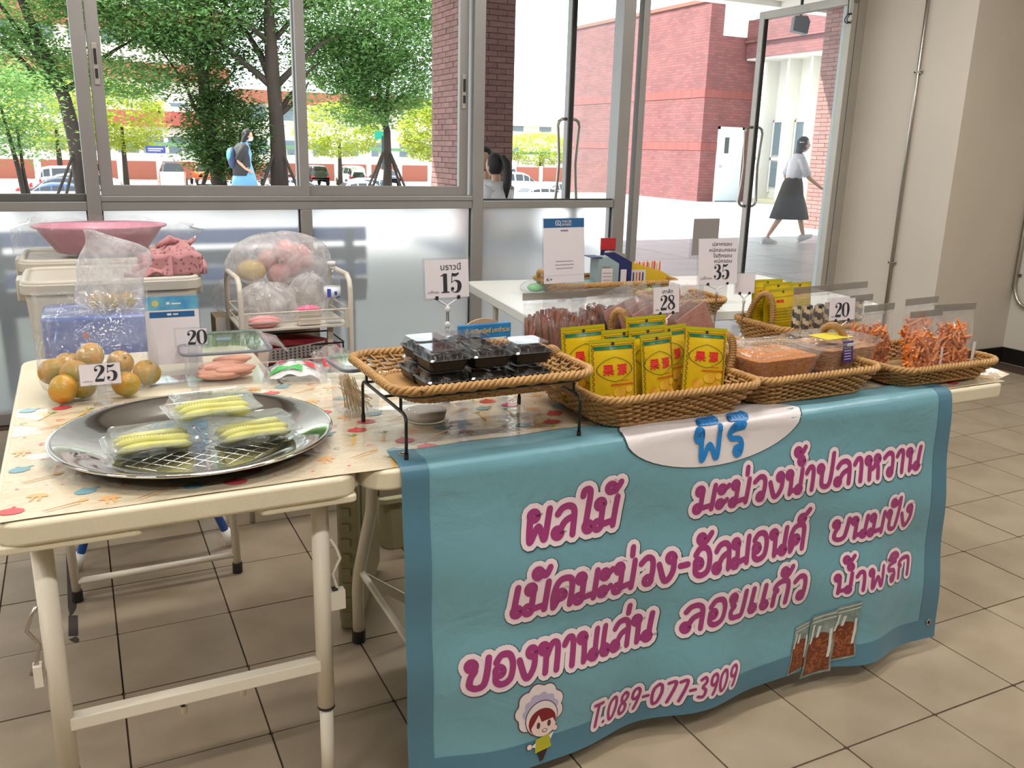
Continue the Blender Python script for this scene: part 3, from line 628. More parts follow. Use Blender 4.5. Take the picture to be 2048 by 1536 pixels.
# ---------------------------------------------------------------- people
def loft(b, secs, n=18, m=0, cap=False, wav=None):
    k0 = len(b.v)
    for j, (c, ax, ay) in enumerate(secs):
        c = Vector(c); ax = Vector(ax); ay = Vector(ay)
        for i in range(n):
            a = 2 * pi * i / n; w = 1 + (wav(j, a) if wav else 0); b.v.append(tuple(c + (ax * cos(a) + ay * sin(a)) * w))
    for j in range(len(secs) - 1):
        for i in range(n):
            p = k0 + j * n; b.f.append((p + i, p + (i + 1) % n, p + n + (i + 1) % n, p + n + i)); b.m.append(m)
    if cap:
        b.f.append(tuple(k0 + i for i in range(n))[::-1]); b.m.append(m); b.f.append(tuple(k0 + (len(secs) - 1) * n + i for i in range(n))); b.m.append(m)
    return b
def body(J, E_, root, mt, par, name='body'):
    """one continuous skinned surface. J: name -> (pos, radius); E_: edges"""
    names = list(J); me = bpy.data.meshes.new(name); me.from_pydata([J[k][0] for k in names], [(names.index(a), names.index(b)) for a, b in E_], [])
    o = bpy.data.objects.new(name, me); C.objects.link(o); o.parent = par; me.materials.append(mt)
    o.modifiers.new('skin', 'SKIN')
    for i, k in enumerate(names):
        r_ = J[k][1]; r_ = r_ if isinstance(r_, tuple) else (r_, r_); me.skin_vertices[0].data[i].radius = r_; me.skin_vertices[0].data[i].use_root = (k == root)
    o.modifiers['skin'].use_smooth_shade = True
    s = o.modifiers.new('sub', 'SUBSURF'); s.levels = 2; s.render_levels = 2
    return o
def hand(J, E_, key, wrist, d, side, up_, curl=.3):
    """palm + four fingers + thumb grown from the wrist joint. d: pointing direction, side: towards the thumb, up_: back of the hand"""
    wv = Vector(wrist); d = Vector(d).normalized(); sd_ = Vector(side).normalized(); un = Vector(up_).normalized()
    J[key + 'palm'] = (tuple(wv + d * .05), (.026, .014)); E_.append((key, key + 'palm'))
    for i, (off, L_) in enumerate(((.027, .068), (.010, .078), (-.008, .072), (-.025, .056))):
        a = wv + d * .088 + sd_ * off; p1 = a + (d * cos(curl) - un * sin(curl)) * L_ * .5; p2 = p1 + (d * cos(curl * 2) - un * sin(curl * 2)) * L_ * .5
        for nme, p, r_ in (('k', a, .0095), ('m', p1, .0085), ('t', p2, .0065)): J['%s%s%d' % (key, nme, i)] = (tuple(p), r_)
        E_ += [(key + 'palm', '%sk%d' % (key, i)), ('%sk%d' % (key, i), '%sm%d' % (key, i)), ('%sm%d' % (key, i), '%st%d' % (key, i))]
    a = wv + d * .035 + sd_ * .035; b = a + (d * .7 + sd_ * .5 - un * .3).normalized() * .035
    J[key + 'th'] = (tuple(a), .011); J[key + 'tt'] = (tuple(b), .008); E_ += [(key + 'palm', key + 'th'), (key + 'th', key + 'tt')]
def head(par, c, yaw, pitch=0, hairc=None, long_=0, tail=False, mask=False, sz=1.0, clip=False):
    """head facing local +x at centre c"""
    h = bpy.data.objects.new('head', None); 
    def fn(p):
        x, y, z = p
        if z < 0: x *= 1 - .18 * (-z / .11) ** 1.5 + (.10 if x > 0 else -.25) * (-z / .11); y *= 1 - .34 * (-z / .11) ** 1.4
        return Vector((x, y, z))
    M_ = Matrix.Translation(c) @ Matrix.Rotation(yaw, 4, 'Z') @ Matrix.Rotation(pitch, 4, 'Y') @ Matrix.Scale(sz, 4)
    b = MB().ell((0, 0, 0), (.092, .074, .112), 0, 24, 16, fn=fn)
    b.ell((.093, 0, -.012), (.016, .011, .022), 0, 8, 6)                       # nose
    b.ell((.004, .074, -.008), (.018, .008, .028), 0, 8, 6); b.ell((.004, -.074, -.008), (.018, .008, .028), 0, 8, 6)
    hd = obj('face', b.xf(M_), M['skin'], par, smooth=True)
    e = MB().ell((.082, .030, .004), (.008, .014, .007), 0, 8, 5).ell((.082, -.030, .004), (.008, .014, .007), 0, 8, 5)
    obj('eyes', e.xf(M_), M['ink'], hd)
    if not mask: obj('mouth', MB().ell((.084, 0, -.052), (.006, .022, .006), 0, 8, 5).xf(M_), mat('lips', (.45, .12, .10), .5), hd)
    else:
        mk = MB().ell((.040, 0, -.045), (.068, .066, .052), 0, 18, 10); obj('face_mask', mk.xf(M_), mat('pale_green_mask', srgb(200, 222, 214), .8), par, smooth=True)
    def hf(p):
        x, y, z = p
        if x > .03 and z < .045: x = .03 + (x - .03) * .1
        return Vector((x, y, z))
    hb = MB().ell((-.012, 0, .018), (.100, .084, .112), 0, 24, 16, fn=hf)
    if long_:
        loft(hb, [((-.03, 0, .06), (.06, 0, 0), (0, .083, 0)), ((-.05, 0, -.05), (.055, 0, 0), (0, .082, 0)), ((-.07, 0, -.15), (.045, 0, 0), (0, .078, 0)), ((-.085, 0, -.15 - long_ * .5), (.035, 0, 0), (0, .07, 0)), ((-.09, 0, -.15 - long_), (.015, 0, 0), (0, .045, 0))], 16, 0, True)
    hr = obj('hair', hb.xf(M_), M['hair'], par, smooth=True)
    if tail:
        tb = MB(); tb.tube([(-.08, 0, .06), (-.13, 0, .07), (-.17, 0, .02), (-.18, .0, -.08), (-.17, .01, -.2), (-.16, .02, -.32)], [.02, .035, .042, .045, .04, .012], 10)
        obj('ponytail', tb.xf(M_), M['hair'], par, smooth=True)
    if clip: obj('hair_clip', MB().box((-.10, -.06, .03), (-.04, -.092, .045)).xf(M_), M['white'], par)
    bpy.data.objects.remove(h)
    return hd
def shoe(par, c, yaw, pit, mt, L_=.26):
    b = MB(); M_ = Matrix.Translation(c) @ Matrix.Rotation(yaw, 4, 'Z') @ Matrix.Rotation(pit, 4, 'Y')
    loft(b, [((-.09, 0, .045), (.0, .0, .03), (0, .03, 0)), ((-.08, 0, .045), (0, 0, .045), (0, .036, 0)), ((-.03, 0, .055), (0, 0, .055), (0, .037, 0)), ((.03, 0, .045), (0, 0, .045), (0, .040, 0)), ((.09, 0, .032), (0, 0, .032), (0, .044, 0)), ((.14, 0, .026), (0, 0, .026), (0, .038, 0)), ((.165, 0, .022), (0, 0, .014), (0, .02, 0))], 12, 0, True)
    s = obj('shoe', b.xf(M_), mt, par, smooth=True, fix=True)
    obj('sole', MB().prism([(-.10, -.034), (.02, -.040), (.12, -.044), (.165, -.02), (.165, .02), (.12, .044), (.02, .040), (-.10, .034)], -.002, .018).xf(M_), M['white'], s)
def cloth(name, secs, mt, par, fold=0, nf=9, n=28, ph=0):
    b = MB(); loft(b, secs, n, 0, False, (lambda j, a: fold * (j / (len(secs) - 1)) * sin(nf * a + ph + j)) if fold else None)
    o = obj(name, b, mt, par, smooth=True); sm = o.modifiers.new('thick', 'SOLIDIFY'); sm.thickness = .004; return o
# walking student in white shirt and long dark skirt
f0, f1 = pz(1528, 486, 0), pz(1612, 487, 0); mid = (f0 + f1) / 2; hd_ = math.atan2(f1.y - f0.y, f1.x - f0.x)
t = thing('person', 'woman in white short sleeved shirt and long black skirt striding right outside the door', 'person', (mid.x, mid.y, 0), hd_)
J = {}; E_ = []
def j(k, p, r): J[k] = (p, r)
j('pel', (.02, 0, .92), (.125, .09)); j('belly', (.03, 0, 1.04), (.10, .08)); j('chest', (.05, 0, 1.20), (.12, .09)); j('neck0', (.07, 0, 1.31), .05); j('neck', (.08, 0, 1.38), .042); j('hd', (.11, 0, 1.47), .06)
j('hL', (.02, .08, .88), .09); j('hR', (.02, -.08, .88), .09); j('kL', (.22, .07, .50), .05); j('cL', (.25, .07, .34), .048); j('aL', (.33, .07, .09), .028); j('tL', (.40, .07, .07), .025)
j('kR', (-.10, -.07, .48), .05); j('cR', (-.20, -.07, .34), .048); j('aR', (-.34, -.07, .10), .028); j('tR', (-.28, -.07, .05), .025)
j('sL', (.05, .15, 1.27), .045); j('eL', (-.02, .22, 1.03), .034); j('w_L', (.12, .24, .84), .022)
j('sR', (.06, -.15, 1.27), .045); j('eR', (.17, -.20, 1.02), .034); j('w_R', (.40, -.22, .86), .022)
E_ += [('pel', 'belly'), ('belly', 'chest'), ('chest', 'neck0'), ('neck0', 'neck'), ('neck', 'hd'), ('pel', 'hL'), ('pel', 'hR'), ('hL', 'kL'), ('kL', 'cL'), ('cL', 'aL'), ('aL', 'tL'), ('hR', 'kR'), ('kR', 'cR'), ('cR', 'aR'), ('aR', 'tR'), ('chest', 'sL'), ('sL', 'eL'), ('eL', 'w_L'), ('chest', 'sR'), ('sR', 'eR'), ('eR', 'w_R')]
hand(J, E_, 'w_R', J['w_R'][0], (.9, 0, -.25), (0, .3, 1), (0, -1, 0), .25); hand(J, E_, 'w_L', J['w_L'][0], (.5, 0, -.8), (1, 0, .3), (0, 1, 0), .7)
body(J, E_, 'pel', M['skin'], t)
head(t, (.135, 0, 1.50), R(0), 0, long_=.26, clip=True)
cloth('shirt', [((.075, 0, 1.37), (.055, 0, 0), (0, .065, 0)), ((.065, 0, 1.32), (.09, 0, 0), (0, .14, 0)), ((.06, 0, 1.26), (.115, 0, 0), (0, .175, 0)), ((.06, 0, 1.16), (.125, 0, 0), (0, .165, 0)), ((.04, 0, 1.06), (.12, 0, 0), (0, .145, 0)), ((.03, 0, .99), (.115, 0, 0), (0, .14, 0))], M['shirt'], t, .03, 7)
for sy, s_, e_ in ((1, 'sL', 'eL'), (-1, 'sR', 'eR')):
    a, b_ = Vector(J[s_][0]), Vector(J[e_][0]); d = (b_ - a).normalized(); q = Vector((0, 1, 0)); q = (q - d * q.dot(d)).normalized(); w = d.cross(q)
    cloth('sleeve', [(a - d * .04, q * .055, w * .06), (a + d * .08, q * .062, w * .065), (b_ - d * .02, q * .062, w * .062)], M['shirt'], t)
cloth('skirt', [((.03, 0, 1.02), (.105, 0, 0), (0, .135, 0)), ((.02, 0, .92), (.145, 0, 0), (0, .175, 0)), ((.01, 0, .75), (.19, 0, 0), (0, .19, 0)), ((.02, 0, .56), (.25, 0, 0), (0, .20, 0)), ((.02, 0, .38), (.30, 0, 0), (0, .21, 0))], mat('black_skirt', (.006, .005, .006), .8), t, .05, 8)
shoe(t, (.335, .07, .045), 0, R(-22), M['shirt']); shoe(t, (-.335, -.07, .0), 0, 0, M['shirt'])
b_ = thing('bottle', 'small clear bottle held in the left hand of the striding student', 'bottle', tuple(t.matrix_basis @ Vector((.17, .24, .70))))
obj('body', MB().lathe([(.001, -.09), (.028, -.09), (.03, -.08), (.03, .05), (.014, .08), (.014, .10)], 14), mat('bluish_clear', srgb(170, 180, 215), .2), b_, smooth=True); obj('cap', MB().lathe([(.016, .10), (.016, .115), (.001, .115)], 12), M['white'], b_)
# woman in blue dress with open dark jacket, mask and backpack
bx_ = pY(490, 378, 17.8).x
t = thing('person', 'woman in a light blue dress, dark open jacket and face mask walking past the trees', 'person', (bx_, 17.8, 0), 0)
J = {}; E_ = []
j('pel', (0, 0, .88), (.12, .09)); j('belly', (.0, 0, 1.0), (.10, .08)); j('chest', (.0, 0, 1.15), (.12, .09)); j('neck0', (.03, 0, 1.27), .05); j('neck', (.05, 0, 1.33), .042); j('hd', (.08, 0, 1.42), .06)
j('hL', (0, .08, .85), .09); j('hR', (0, -.08, .85), .09); j('kL', (-.06, .07, .47), .05); j('cL', (-.14, .07, .32), .046); j('aL', (-.24, .07, .08), .028); j('tL', (-.16, .07, .04), .025)
j('kR', (.13, -.07, .47), .05); j('cR', (.15, -.07, .32), .046); j('aR', (.2, -.07, .08), .028); j('tR', (.28, -.07, .05), .025)
j('sL', (0, .15, 1.22), .045); j('eL', (-.05, .20, .98), .034); j('w_L', (.08, .2, .83), .022)
j('sR', (-.02, -.15, 1.22), .045); j('eR', (-.14, -.20, .98), .034); j('w_R', (.0, -.2, .83), .022)
E_ += [('pel', 'belly'), ('belly', 'chest'), ('chest', 'neck0'), ('neck0', 'neck'), ('neck', 'hd'), ('pel', 'hL'), ('pel', 'hR'), ('hL', 'kL'), ('kL', 'cL'), ('cL', 'aL'), ('aL', 'tL'), ('hR', 'kR'), ('kR', 'cR'), ('cR', 'aR'), ('aR', 'tR'), ('chest', 'sL'), ('sL', 'eL'), ('eL', 'w_L'), ('chest', 'sR'), ('sR', 'eR'), ('eR', 'w_R')]
hand(J, E_, 'w_R', J['w_R'][0], (.9, 0, -.4), (0, .3, 1), (0, -1, 0), .3); hand(J, E_, 'w_L', J['w_L'][0], (.8, 0, -.5), (0, 0, 1), (0, 1, 0), .3)
body(J, E_, 'pel', M['skin'], t)
head(t, (.10, 0, 1.445), 0, R(8), long_=.10, mask=True)
cloth('dress', [((.04, 0, 1.33), (.06, 0, 0), (0, .06, 0)), ((.01, 0, 1.24), (.105, 0, 0), (0, .15, 0)), ((.02, 0, 1.12), (.135, 0, 0), (0, .16, 0)), ((.01, 0, .95), (.125, 0, 0), (0, .15, 0)), ((0, 0, .75), (.19, 0, 0), (0, .19, 0)), ((0, 0, .50), (.25, 0, 0), (0, .22, 0))], mat('light_blue_cotton', srgb(110, 165, 225), .8), t, .03, 8)
jb = MB(); 
secs = [((0, 0, 1.30), .075, .09), ((-.02, 0, 1.23), .13, .18), ((-.03, 0, 1.05), .155, .19), ((-.03, 0, .85), .165, .19), ((-.03, 0, .70), .17, .19)]
for jj, (c, ax, ay) in enumerate(secs):
    for i in range(21):
        a = R(38) + R(284) * i / 20; jb.v.append((c[0] + ax * cos(a), ay * sin(a), c[2]))
for jj in range(len(secs) - 1):
    for i in range(20): jb.f.append((jj * 21 + i, jj * 21 + i + 1, jj * 21 + 22 + i, jj * 21 + 21 + i)); jb.m.append(0)
jo = obj('jacket', jb, mat('dark_jacket', (.035, .032, .036), .8), t, smooth=True); jo.modifiers.new('t', 'SOLIDIFY').thickness = .012
for s_, e_ in (('sL', 'eL'), ('sR', 'eR')):
    a, b2 = Vector(J[s_][0]), Vector(J[e_][0]); d = (b2 - a).normalized(); q = Vector((0, 1, 0)); q = (q - d * q.dot(d)).normalized(); w = d.cross(q)
    cloth('sleeve', [(a - d * .05, q * .06, w * .065), (a + d * .08, q * .066, w * .07), (b2 + d * .0, q * .066, w * .066)], jo.data.materials[0], t)
b_ = thing('backpack', 'small teal and navy backpack on the blue dress walker', 'bag', (bx_ - .21, 17.8, 1.03))
obj('pack', MB().ell((0, 0, 0), (.085, .14, .2), 0, 16, 10), mat('navy_bag', (.03, .05, .12), .7), b_, smooth=True); obj('pocket', MB().ell((-.04, 0, .05), (.06, .12, .13), 0, 14, 8), mat('teal_bag', srgb(90, 160, 170), .7), b_, smooth=True)
# seated pair outside
def seated(lab, x, y, rz, hairk, hz=1.13):
    t = thing('person', lab, 'person', (x, y, 0), rz); J.clear(); E2 = []
    j('pel', (0, 0, .55), (.13, .10)); j('belly', (.02, 0, .68), (.10, .085)); j('chest', (.05, 0, .84), (.12, .09)); j('neck0', (.07, 0, .96), .05); j('neck', (.08, 0, 1.02), .04); j('hd', (.09, 0, 1.1), .06)
    for s_, sy in (('L', 1), ('R', -1)):
        j('h' + s_, (.04, .09 * sy, .53), .09); j('k' + s_, (.42, .11 * sy, .50), .055); j('c' + s_, (.42, .11 * sy, .36), .05); j('a' + s_, (.40, .11 * sy, .09), .03); j('t' + s_, (.52, .11 * sy, .04), .03)
        j('s' + s_, (.05, .15 * sy, .91), .045); j('e' + s_, (.13, .2 * sy, .70), .035); j('w_' + s_, (.33, .12 * sy, .78), .022)
        E2.extend([('pel', 'h' + s_), ('h' + s_, 'k' + s_), ('k' + s_, 'c' + s_), ('c' + s_, 'a' + s_), ('a' + s_, 't' + s_), ('chest', 's' + s_), ('s' + s_, 'e' + s_), ('e' + s_, 'w_' + s_)])
        hand(J, E2, 'w_' + s_, J['w_' + s_][0], (.9, -.2 * sy, .2), (0, 0, 1), (0, sy, 0), .4)
    E2 += [('pel', 'belly'), ('belly', 'chest'), ('chest', 'neck0'), ('neck0', 'neck'), ('neck', 'hd')]
    body(dict(J), E2, 'pel', M['skin'], t)
    head(t, (.11, 0, hz), 0, R(5), tail=(hairk == 'tail'))
    cloth('shirt', [((.075, 0, 1.01), (.055, 0, 0), (0, .06, 0)), ((.06, 0, .96), (.09, 0, 0), (0, .14, 0)), ((.05, 0, .90), (.125, 0, 0), (0, .18, 0)), ((.04, 0, .78), (.135, 0, 0), (0, .17, 0)), ((.02, 0, .64), (.14, 0, 0), (0, .165, 0)), ((0, 0, .56), (.15, 0, 0), (0, .17, 0))], M['shirt'], t, .03, 7)
    for s_ in 'LR':
        a, b2 = Vector(J['s' + s_][0]), Vector(J['e' + s_][0]); d = (b2 - a).normalized(); q = Vector((0, 1, 0)); q = (q - d * q.dot(d)).normalized(); w = d.cross(q)
        cloth('sleeve', [(a - d * .05, q * .055, w * .06), (a + d * .06, q * .065, w * .068), (b2 - d * .02, q * .066, w * .068)], M['shirt'], t)
    sk = mat('dark_cloth', (.03, .03, .04), .8)
    cloth('skirt', [((-.02, 0, .60), (.14, 0, 0), (0, .165, 0)), ((.0, 0, .50), (.17, 0, .02), (0, .2, 0)), ((.22, 0, .50), (0, 0, .09), (0, .2, 0)), ((.46, 0, .49), (0, 0, .08), (0, .19, 0))], sk, t)
    for sy in (1, -1): shoe(t, (.44, .11 * sy, .0), 0, 0, M['black'])
    return t
seated('seated woman with a long dark ponytail and white shirt seen from behind', 3.84, 8.0, R(112), 'tail', 1.16)
seated('dark haired seated person mostly hidden behind the grey window post', 4.06, 8.75, R(-150), 'short', 1.22)
t = thing('stone_bench', 'low blue grey bench under the seated pair outside', 'bench', (3.80, 8.25, 0))
obj('seat', MB().box((-.75, -.45, .38), (.75, .75, .425)), mat('blue_grey_seat', srgb(110, 125, 170), .5), t, bevel=.01)
for x in (-.6, .5): obj('leg', MB().box((x, -.2, 0), (x + .1, .2, .38)), M['concrete'], t)
# ---------------------------------------------------------------- rounded brush lettering (Thai and figures), one stroke list per letter
GL = {  # width, [paths], [loops (x, y)]
'ก': (.86, [[(.12, 0), (.12, .5), (.22, .62), (.08, .74), (.2, .93), (.46, 1), (.72, .86), (.74, 0)]], []),
'ข': (.86, [[(.28, .80), (.30, .62), (.18, .40), (.18, .12), (.42, 0), (.68, .1), (.76, .5), (.78, 1)]], [(.16, .80)]),
'ง': (.80, [[(.68, .80), (.68, .35), (.50, .02), (.32, .08), (.06, .66)]], [(.55, .84)]),
'ด': (.90, [[(.14, .0), (.08, .45), (.2, .88), (.48, 1), (.76, .84), (.80, 0)], [(.16, .02), (.30, .30)]], [(.38, .42)]),
'ท': (.86, [[(.24, .84), (.27, .4), (.27, 0)], [(.27, .5), (.46, .92), (.64, .96), (.74, .76), (.74, 0)]], [(.14, .84)]),
'น': (.90, [[(.24, .84), (.27, .4), (.27, .0)], [(.28, .10), (.60, .14)], [(.78, .18), (.80, 1)]], [(.14, .84), (.70, .13)]),
'บ': (.86, [[(.24, .84), (.25, .2), (.45, .02), (.68, .12), (.76, 1)]], [(.14, .84)]),
'ป': (.86, [[(.24, .84), (.25, .2), (.45, .02), (.68, .12), (.76, .8), (.78, 1.42)]], [(.14, .84)]),
'ผ': (.90, [[(.08, .84), (.10, .2), (.16, .02), (.42, .46), (.66, .02), (.74, .3), (.78, 1)]], [(.20, .84)]),
'พ': (.98, [[(.24, .82), (.22, .2), (.28, .02), (.52, .52), (.74, .02), (.82, .3), (.86, 1)]], [(.14, .84)]),
'ม': (.90, [[(.25, .84), (.26, .2)], [(.28, .12), (.76, .18)], [(.78, .02), (.80, 1)]], [(.13, .85), (.13, .12)]),
'ย': (.86, [[(.26, .82), (.14, .62), (.28, .50), (.14, .32), (.2, .06), (.48, .0), (.70, .1), (.76, 1)]], [(.17, .86)]),
'ร': (.72, [[(.64, .98), (.34, .95), (.14, .80), (.22, .62), (.50, .56), (.60, .36), (.58, .14)]], [(.46, .13)]),
'ล': (.88, [[(.12, .76), (.28, .95), (.56, .98), (.76, .76), (.78, 0)], [(.26, .18), (.44, .48), (.74, .60)]], [(.18, .13)]),
'ว': (.74, [[(.10, .82), (.34, 1), (.58, .90), (.64, .55), (.62, .16)]], [(.49, .14)]),
'ห': (.90, [[(.24, .84), (.26, 0)], [(.26, .42), (.48, .50), (.60, .74)], [(.64, .70), (.74, .45), (.76, 0)]], [(.14, .84), (.66, .85)]),
'อ': (.88, [[(.12, .78), (.30, 1), (.62, .96), (.78, .62), (.72, .14), (.42, .0), (.18, .12), (.14, .38)]], [(.27, .46)]),
'ะ': (.56, [[(.26, .74), (.46, .90)], [(.26, .12), (.46, .30)]], [(.15, .78), (.15, .16)]),
'า': (.58, [[(.06, .78), (.22, 1), (.42, .86), (.44, 0)]], []),
'เ': (.46, [[(.18, 1), (.14, .2)]], [(.25, .14)]),
'ไ': (.56, [[(.30, .2), (.32, 1.20), (.24, 1.44), (.06, 1.42), (.04, 1.24)]], [(.40, .14)]),
'-': (.50, [[(.08, .48), (.40, .50)]], []), ' ': (.5, [], []),
'T': (.68, [[(.04, 1), (.64, 1)], [(.36, 1), (.30, 0)]], []), '.': (.26, [[(.10, .05), (.12, .05)]], []),
'0': (.74, [[(.34, 1), (.10, .80), (.06, .40), (.22, .02), (.46, .1), (.60, .55), (.52, .92), (.34, 1)]], []),
'8': (.72, [[(.34, 1), (.14, .86), (.20, .58), (.50, .36), (.48, .08), (.22, .0), (.08, .2), (.18, .46), (.48, .62), (.56, .86), (.34, 1)]], []),
'9': (.70, [[(.56, .66), (.34, .48), (.12, .62), (.16, .92), (.42, 1), (.58, .78), (.50, .3), (.38, 0)]], []),
'7': (.60, [[(.06, .98), (.52, .98), (.22, 0)]], []),
'3': (.66, [[(.10, .92), (.38, 1), (.52, .78), (.28, .54), (.54, .34), (.42, .04), (.08, .08)]], [])}
MK = {'่': ([[(.66, 1.22), (.66, 1.50)]], []), '้': ([[(.56, 1.26), (.66, 1.24), (.84, 1.52)]], [(.47, 1.36)]), '็': ([[(.34, 1.24), (.44, 1.24), (.52, 1.38), (.60, 1.26), (.70, 1.30), (.80, 1.50)]], [(.34, 1.36)]),
'์': ([[(.62, 1.30), (.86, 1.58)]], [(.54, 1.24)]), 'ั': ([[(.42, 1.24), (.56, 1.24), (.78, 1.50)]], [(.34, 1.34)]), 'ิ': ([[(.18, 1.20), (.32, 1.42), (.62, 1.42), (.76, 1.20), (.18, 1.20)]], []), 'ี': ([[(.18, 1.20), (.32, 1.42), (.62, 1.42), (.76, 1.20), (.18, 1.20)], [(.78, 1.2), (.78, 1.54)]], []), 'o': ([], [(.70, 1.38)])}
def brush(s, x0, x1, z, h, wd, slant=.14, lr=.145, lift=0):
    s = s.replace('แ', 'เเ').replace('้ำ', 'ฺา').replace('ำ', 'oา')
    P = []; x = 0; lastw = .8; lx = 0
    for ch in s:
        if ch in GL: w, st, lo = GL[ch]; ox = x; lx = x; x += w + .10; up_ = 0
        elif ch == 'ฺ': st = MK['้'][0]; lo = MK['้'][1]; ox = lx; P.append(('c', [(lx + .70, 1.36)])); st = [[(a, b + .40) for a, b in q] for q in st]; lo = [(a, b + .40) for a, b in lo]
        else: st, lo = MK[ch]; ox = lx
        P += [('s', [(ox + a, b) for a, b in q]) for q in st] + [('c', [(ox + a, b)]) for a, b in lo]
    k = (x1 - x0) / (x - .10); mb = MB()
    def T(p): return (x0 + p[0] * k + slant * p[1] * h, z + p[1] * h, 0)
    r_ = wd * h / 2
    def dot(c):
        n = len(mb.v); mb.v += [(c[0] + r_ * cos(q), c[1] + r_ * sin(q), 0) for q in [2 * pi * i / 10 for i in range(10)]]; mb.f.append(tuple(range(n, n + 10))); mb.m.append(0)
    def run(Q):
        for i, c in enumerate(Q):
            dot(c)
            if i:
                a, b = Q[i - 1], c; dx, dy = b[0] - a[0], b[1] - a[1]; l = math.hypot(dx, dy) or 1; nx, ny = -dy / l * r_, dx / l * r_
                mb.add([(a[0] + nx, a[1] + ny, 0), (a[0] - nx, a[1] - ny, 0), (b[0] - nx, b[1] - ny, 0), (b[0] + nx, b[1] + ny, 0)], [(0, 1, 2, 3)])
    for kind, q in P:
        if kind == 'c': c = T(q[0]); run([(c[0] + lr * h * cos(a), c[1] + lr * h * sin(a), 0) for a in [2 * pi * i / 12 for i in range(13)]])
        else:
            q = [T(p) for p in q]; n = len(q); Q = []
            for i in range(n - 1):
                p0, p1, p2, p3 = q[max(i - 1, 0)], q[i], q[i + 1], q[min(i + 2, n - 1)]
                for kk in range(5):
                    t_ = kk / 5; Q.append(tuple(.5 * (2 * p1[c] + (p2[c] - p0[c]) * t_ + (2 * p0[c] - 5 * p1[c] + 4 * p2[c] - p3[c]) * t_ * t_ + (3 * p1[c] - p0[c] - 3 * p2[c] + p3[c]) * t_ ** 3) for c in (0, 1)) + (0,))
            Q.append(q[-1]); run(Q)
    return mb
# ---------------------------------------------------------------- text and flat print helpers
TXT = {}
def textmesh(body_, bevel=0, off=0, res=3):
    key = (body_, bevel, off)
    if key in TXT: return TXT[key]
    c = bpy.data.curves.new('t', 'FONT'); c.body = body_; c.size = 1; c.resolution_u = res; c.bevel_depth = bevel; c.bevel_resolution = 2; c.offset = off; c.extrude = .001
    o = bpy.data.objects.new('t', c); C.objects.link(o); bpy.context.view_layer.update()
    me = bpy.data.meshes.new_from_object(o.evaluated_get(bpy.context.evaluated_depsgraph_get()))
    v = [tuple(q.co) for q in me.vertices]; f = [tuple(p.vertices) for p in me.polygons]
    bpy.data.objects.remove(o); bpy.data.curves.remove(c); bpy.data.meshes.remove(me); TXT[key] = (v, f); return v, f
def fit(body_, x0, x1, y0, h=None, bevel=0, thick=.0006, slant=0, z=0, ref=None):
    """text as MB lying in XY, from x0 to x1 on base line y0; h = height of a plain letter"""
    v, f = textmesh(body_, bevel); v0, _ = textmesh(body_, 0) if bevel else (v, f)
    a = min(p[0] for p in v0); b = max(p[0] for p in v0); sx = (x1 - x0) / (b - a); sy = (h / .55) if h else sx
    zm = max(abs(p[2]) for p in v) or 1
    mb = MB(); mb.add([(x0 + (p[0] - a) * sx + slant * p[1] * sy, y0 + p[1] * sy, z + p[2] / zm * thick) for p in v], f); return mb
def ribbon(paths, m=0):
    """2D strokes of changing width -> flat polygons in XY. path: list of (x, y, width)"""
    mb = MB()
    for pth in paths:
        P = []
        n = len(pth)
        for i in range(n - 1):
            p0, p1, p2, p3 = pth[max(i - 1, 0)], pth[i], pth[i + 1], pth[min(i + 2, n - 1)]
            for k in range(6):
                t = k / 6; P.append([.5 * (2 * p1[c] + (p2[c] - p0[c]) * t + (2 * p0[c] - 5 * p1[c] + 4 * p2[c] - p3[c]) * t * t + (3 * p1[c] - p0[c] - 3 * p2[c] + p3[c]) * t ** 3) for c in range(3)])
        P.append(list(pth[-1])); vs = []
        for i, p in enumerate(P):
            a = P[max(i - 1, 0)]; b = P[min(i + 1, len(P) - 1)]; dx, dy = b[0] - a[0], b[1] - a[1]; l = math.hypot(dx, dy) or 1; w = max(p[2], .001) / 2
            vs += [(p[0] - dy / l * w, p[1] + dx / l * w, 0), (p[0] + dy / l * w, p[1] - dx / l * w, 0)]
        mb.add(vs, [(2 * i, 2 * i + 1, 2 * i + 3, 2 * i + 2) for i in range(len(P) - 1)], m)
        for q, r_ in ((pth[0], 0), (pth[-1], 0)):
            pass
    return mb
def blob(x, y, r, n=12): return [(x + r * cos(2 * pi * i / n), y + r * sin(2 * pi * i / n), 0) for i in range(n)]
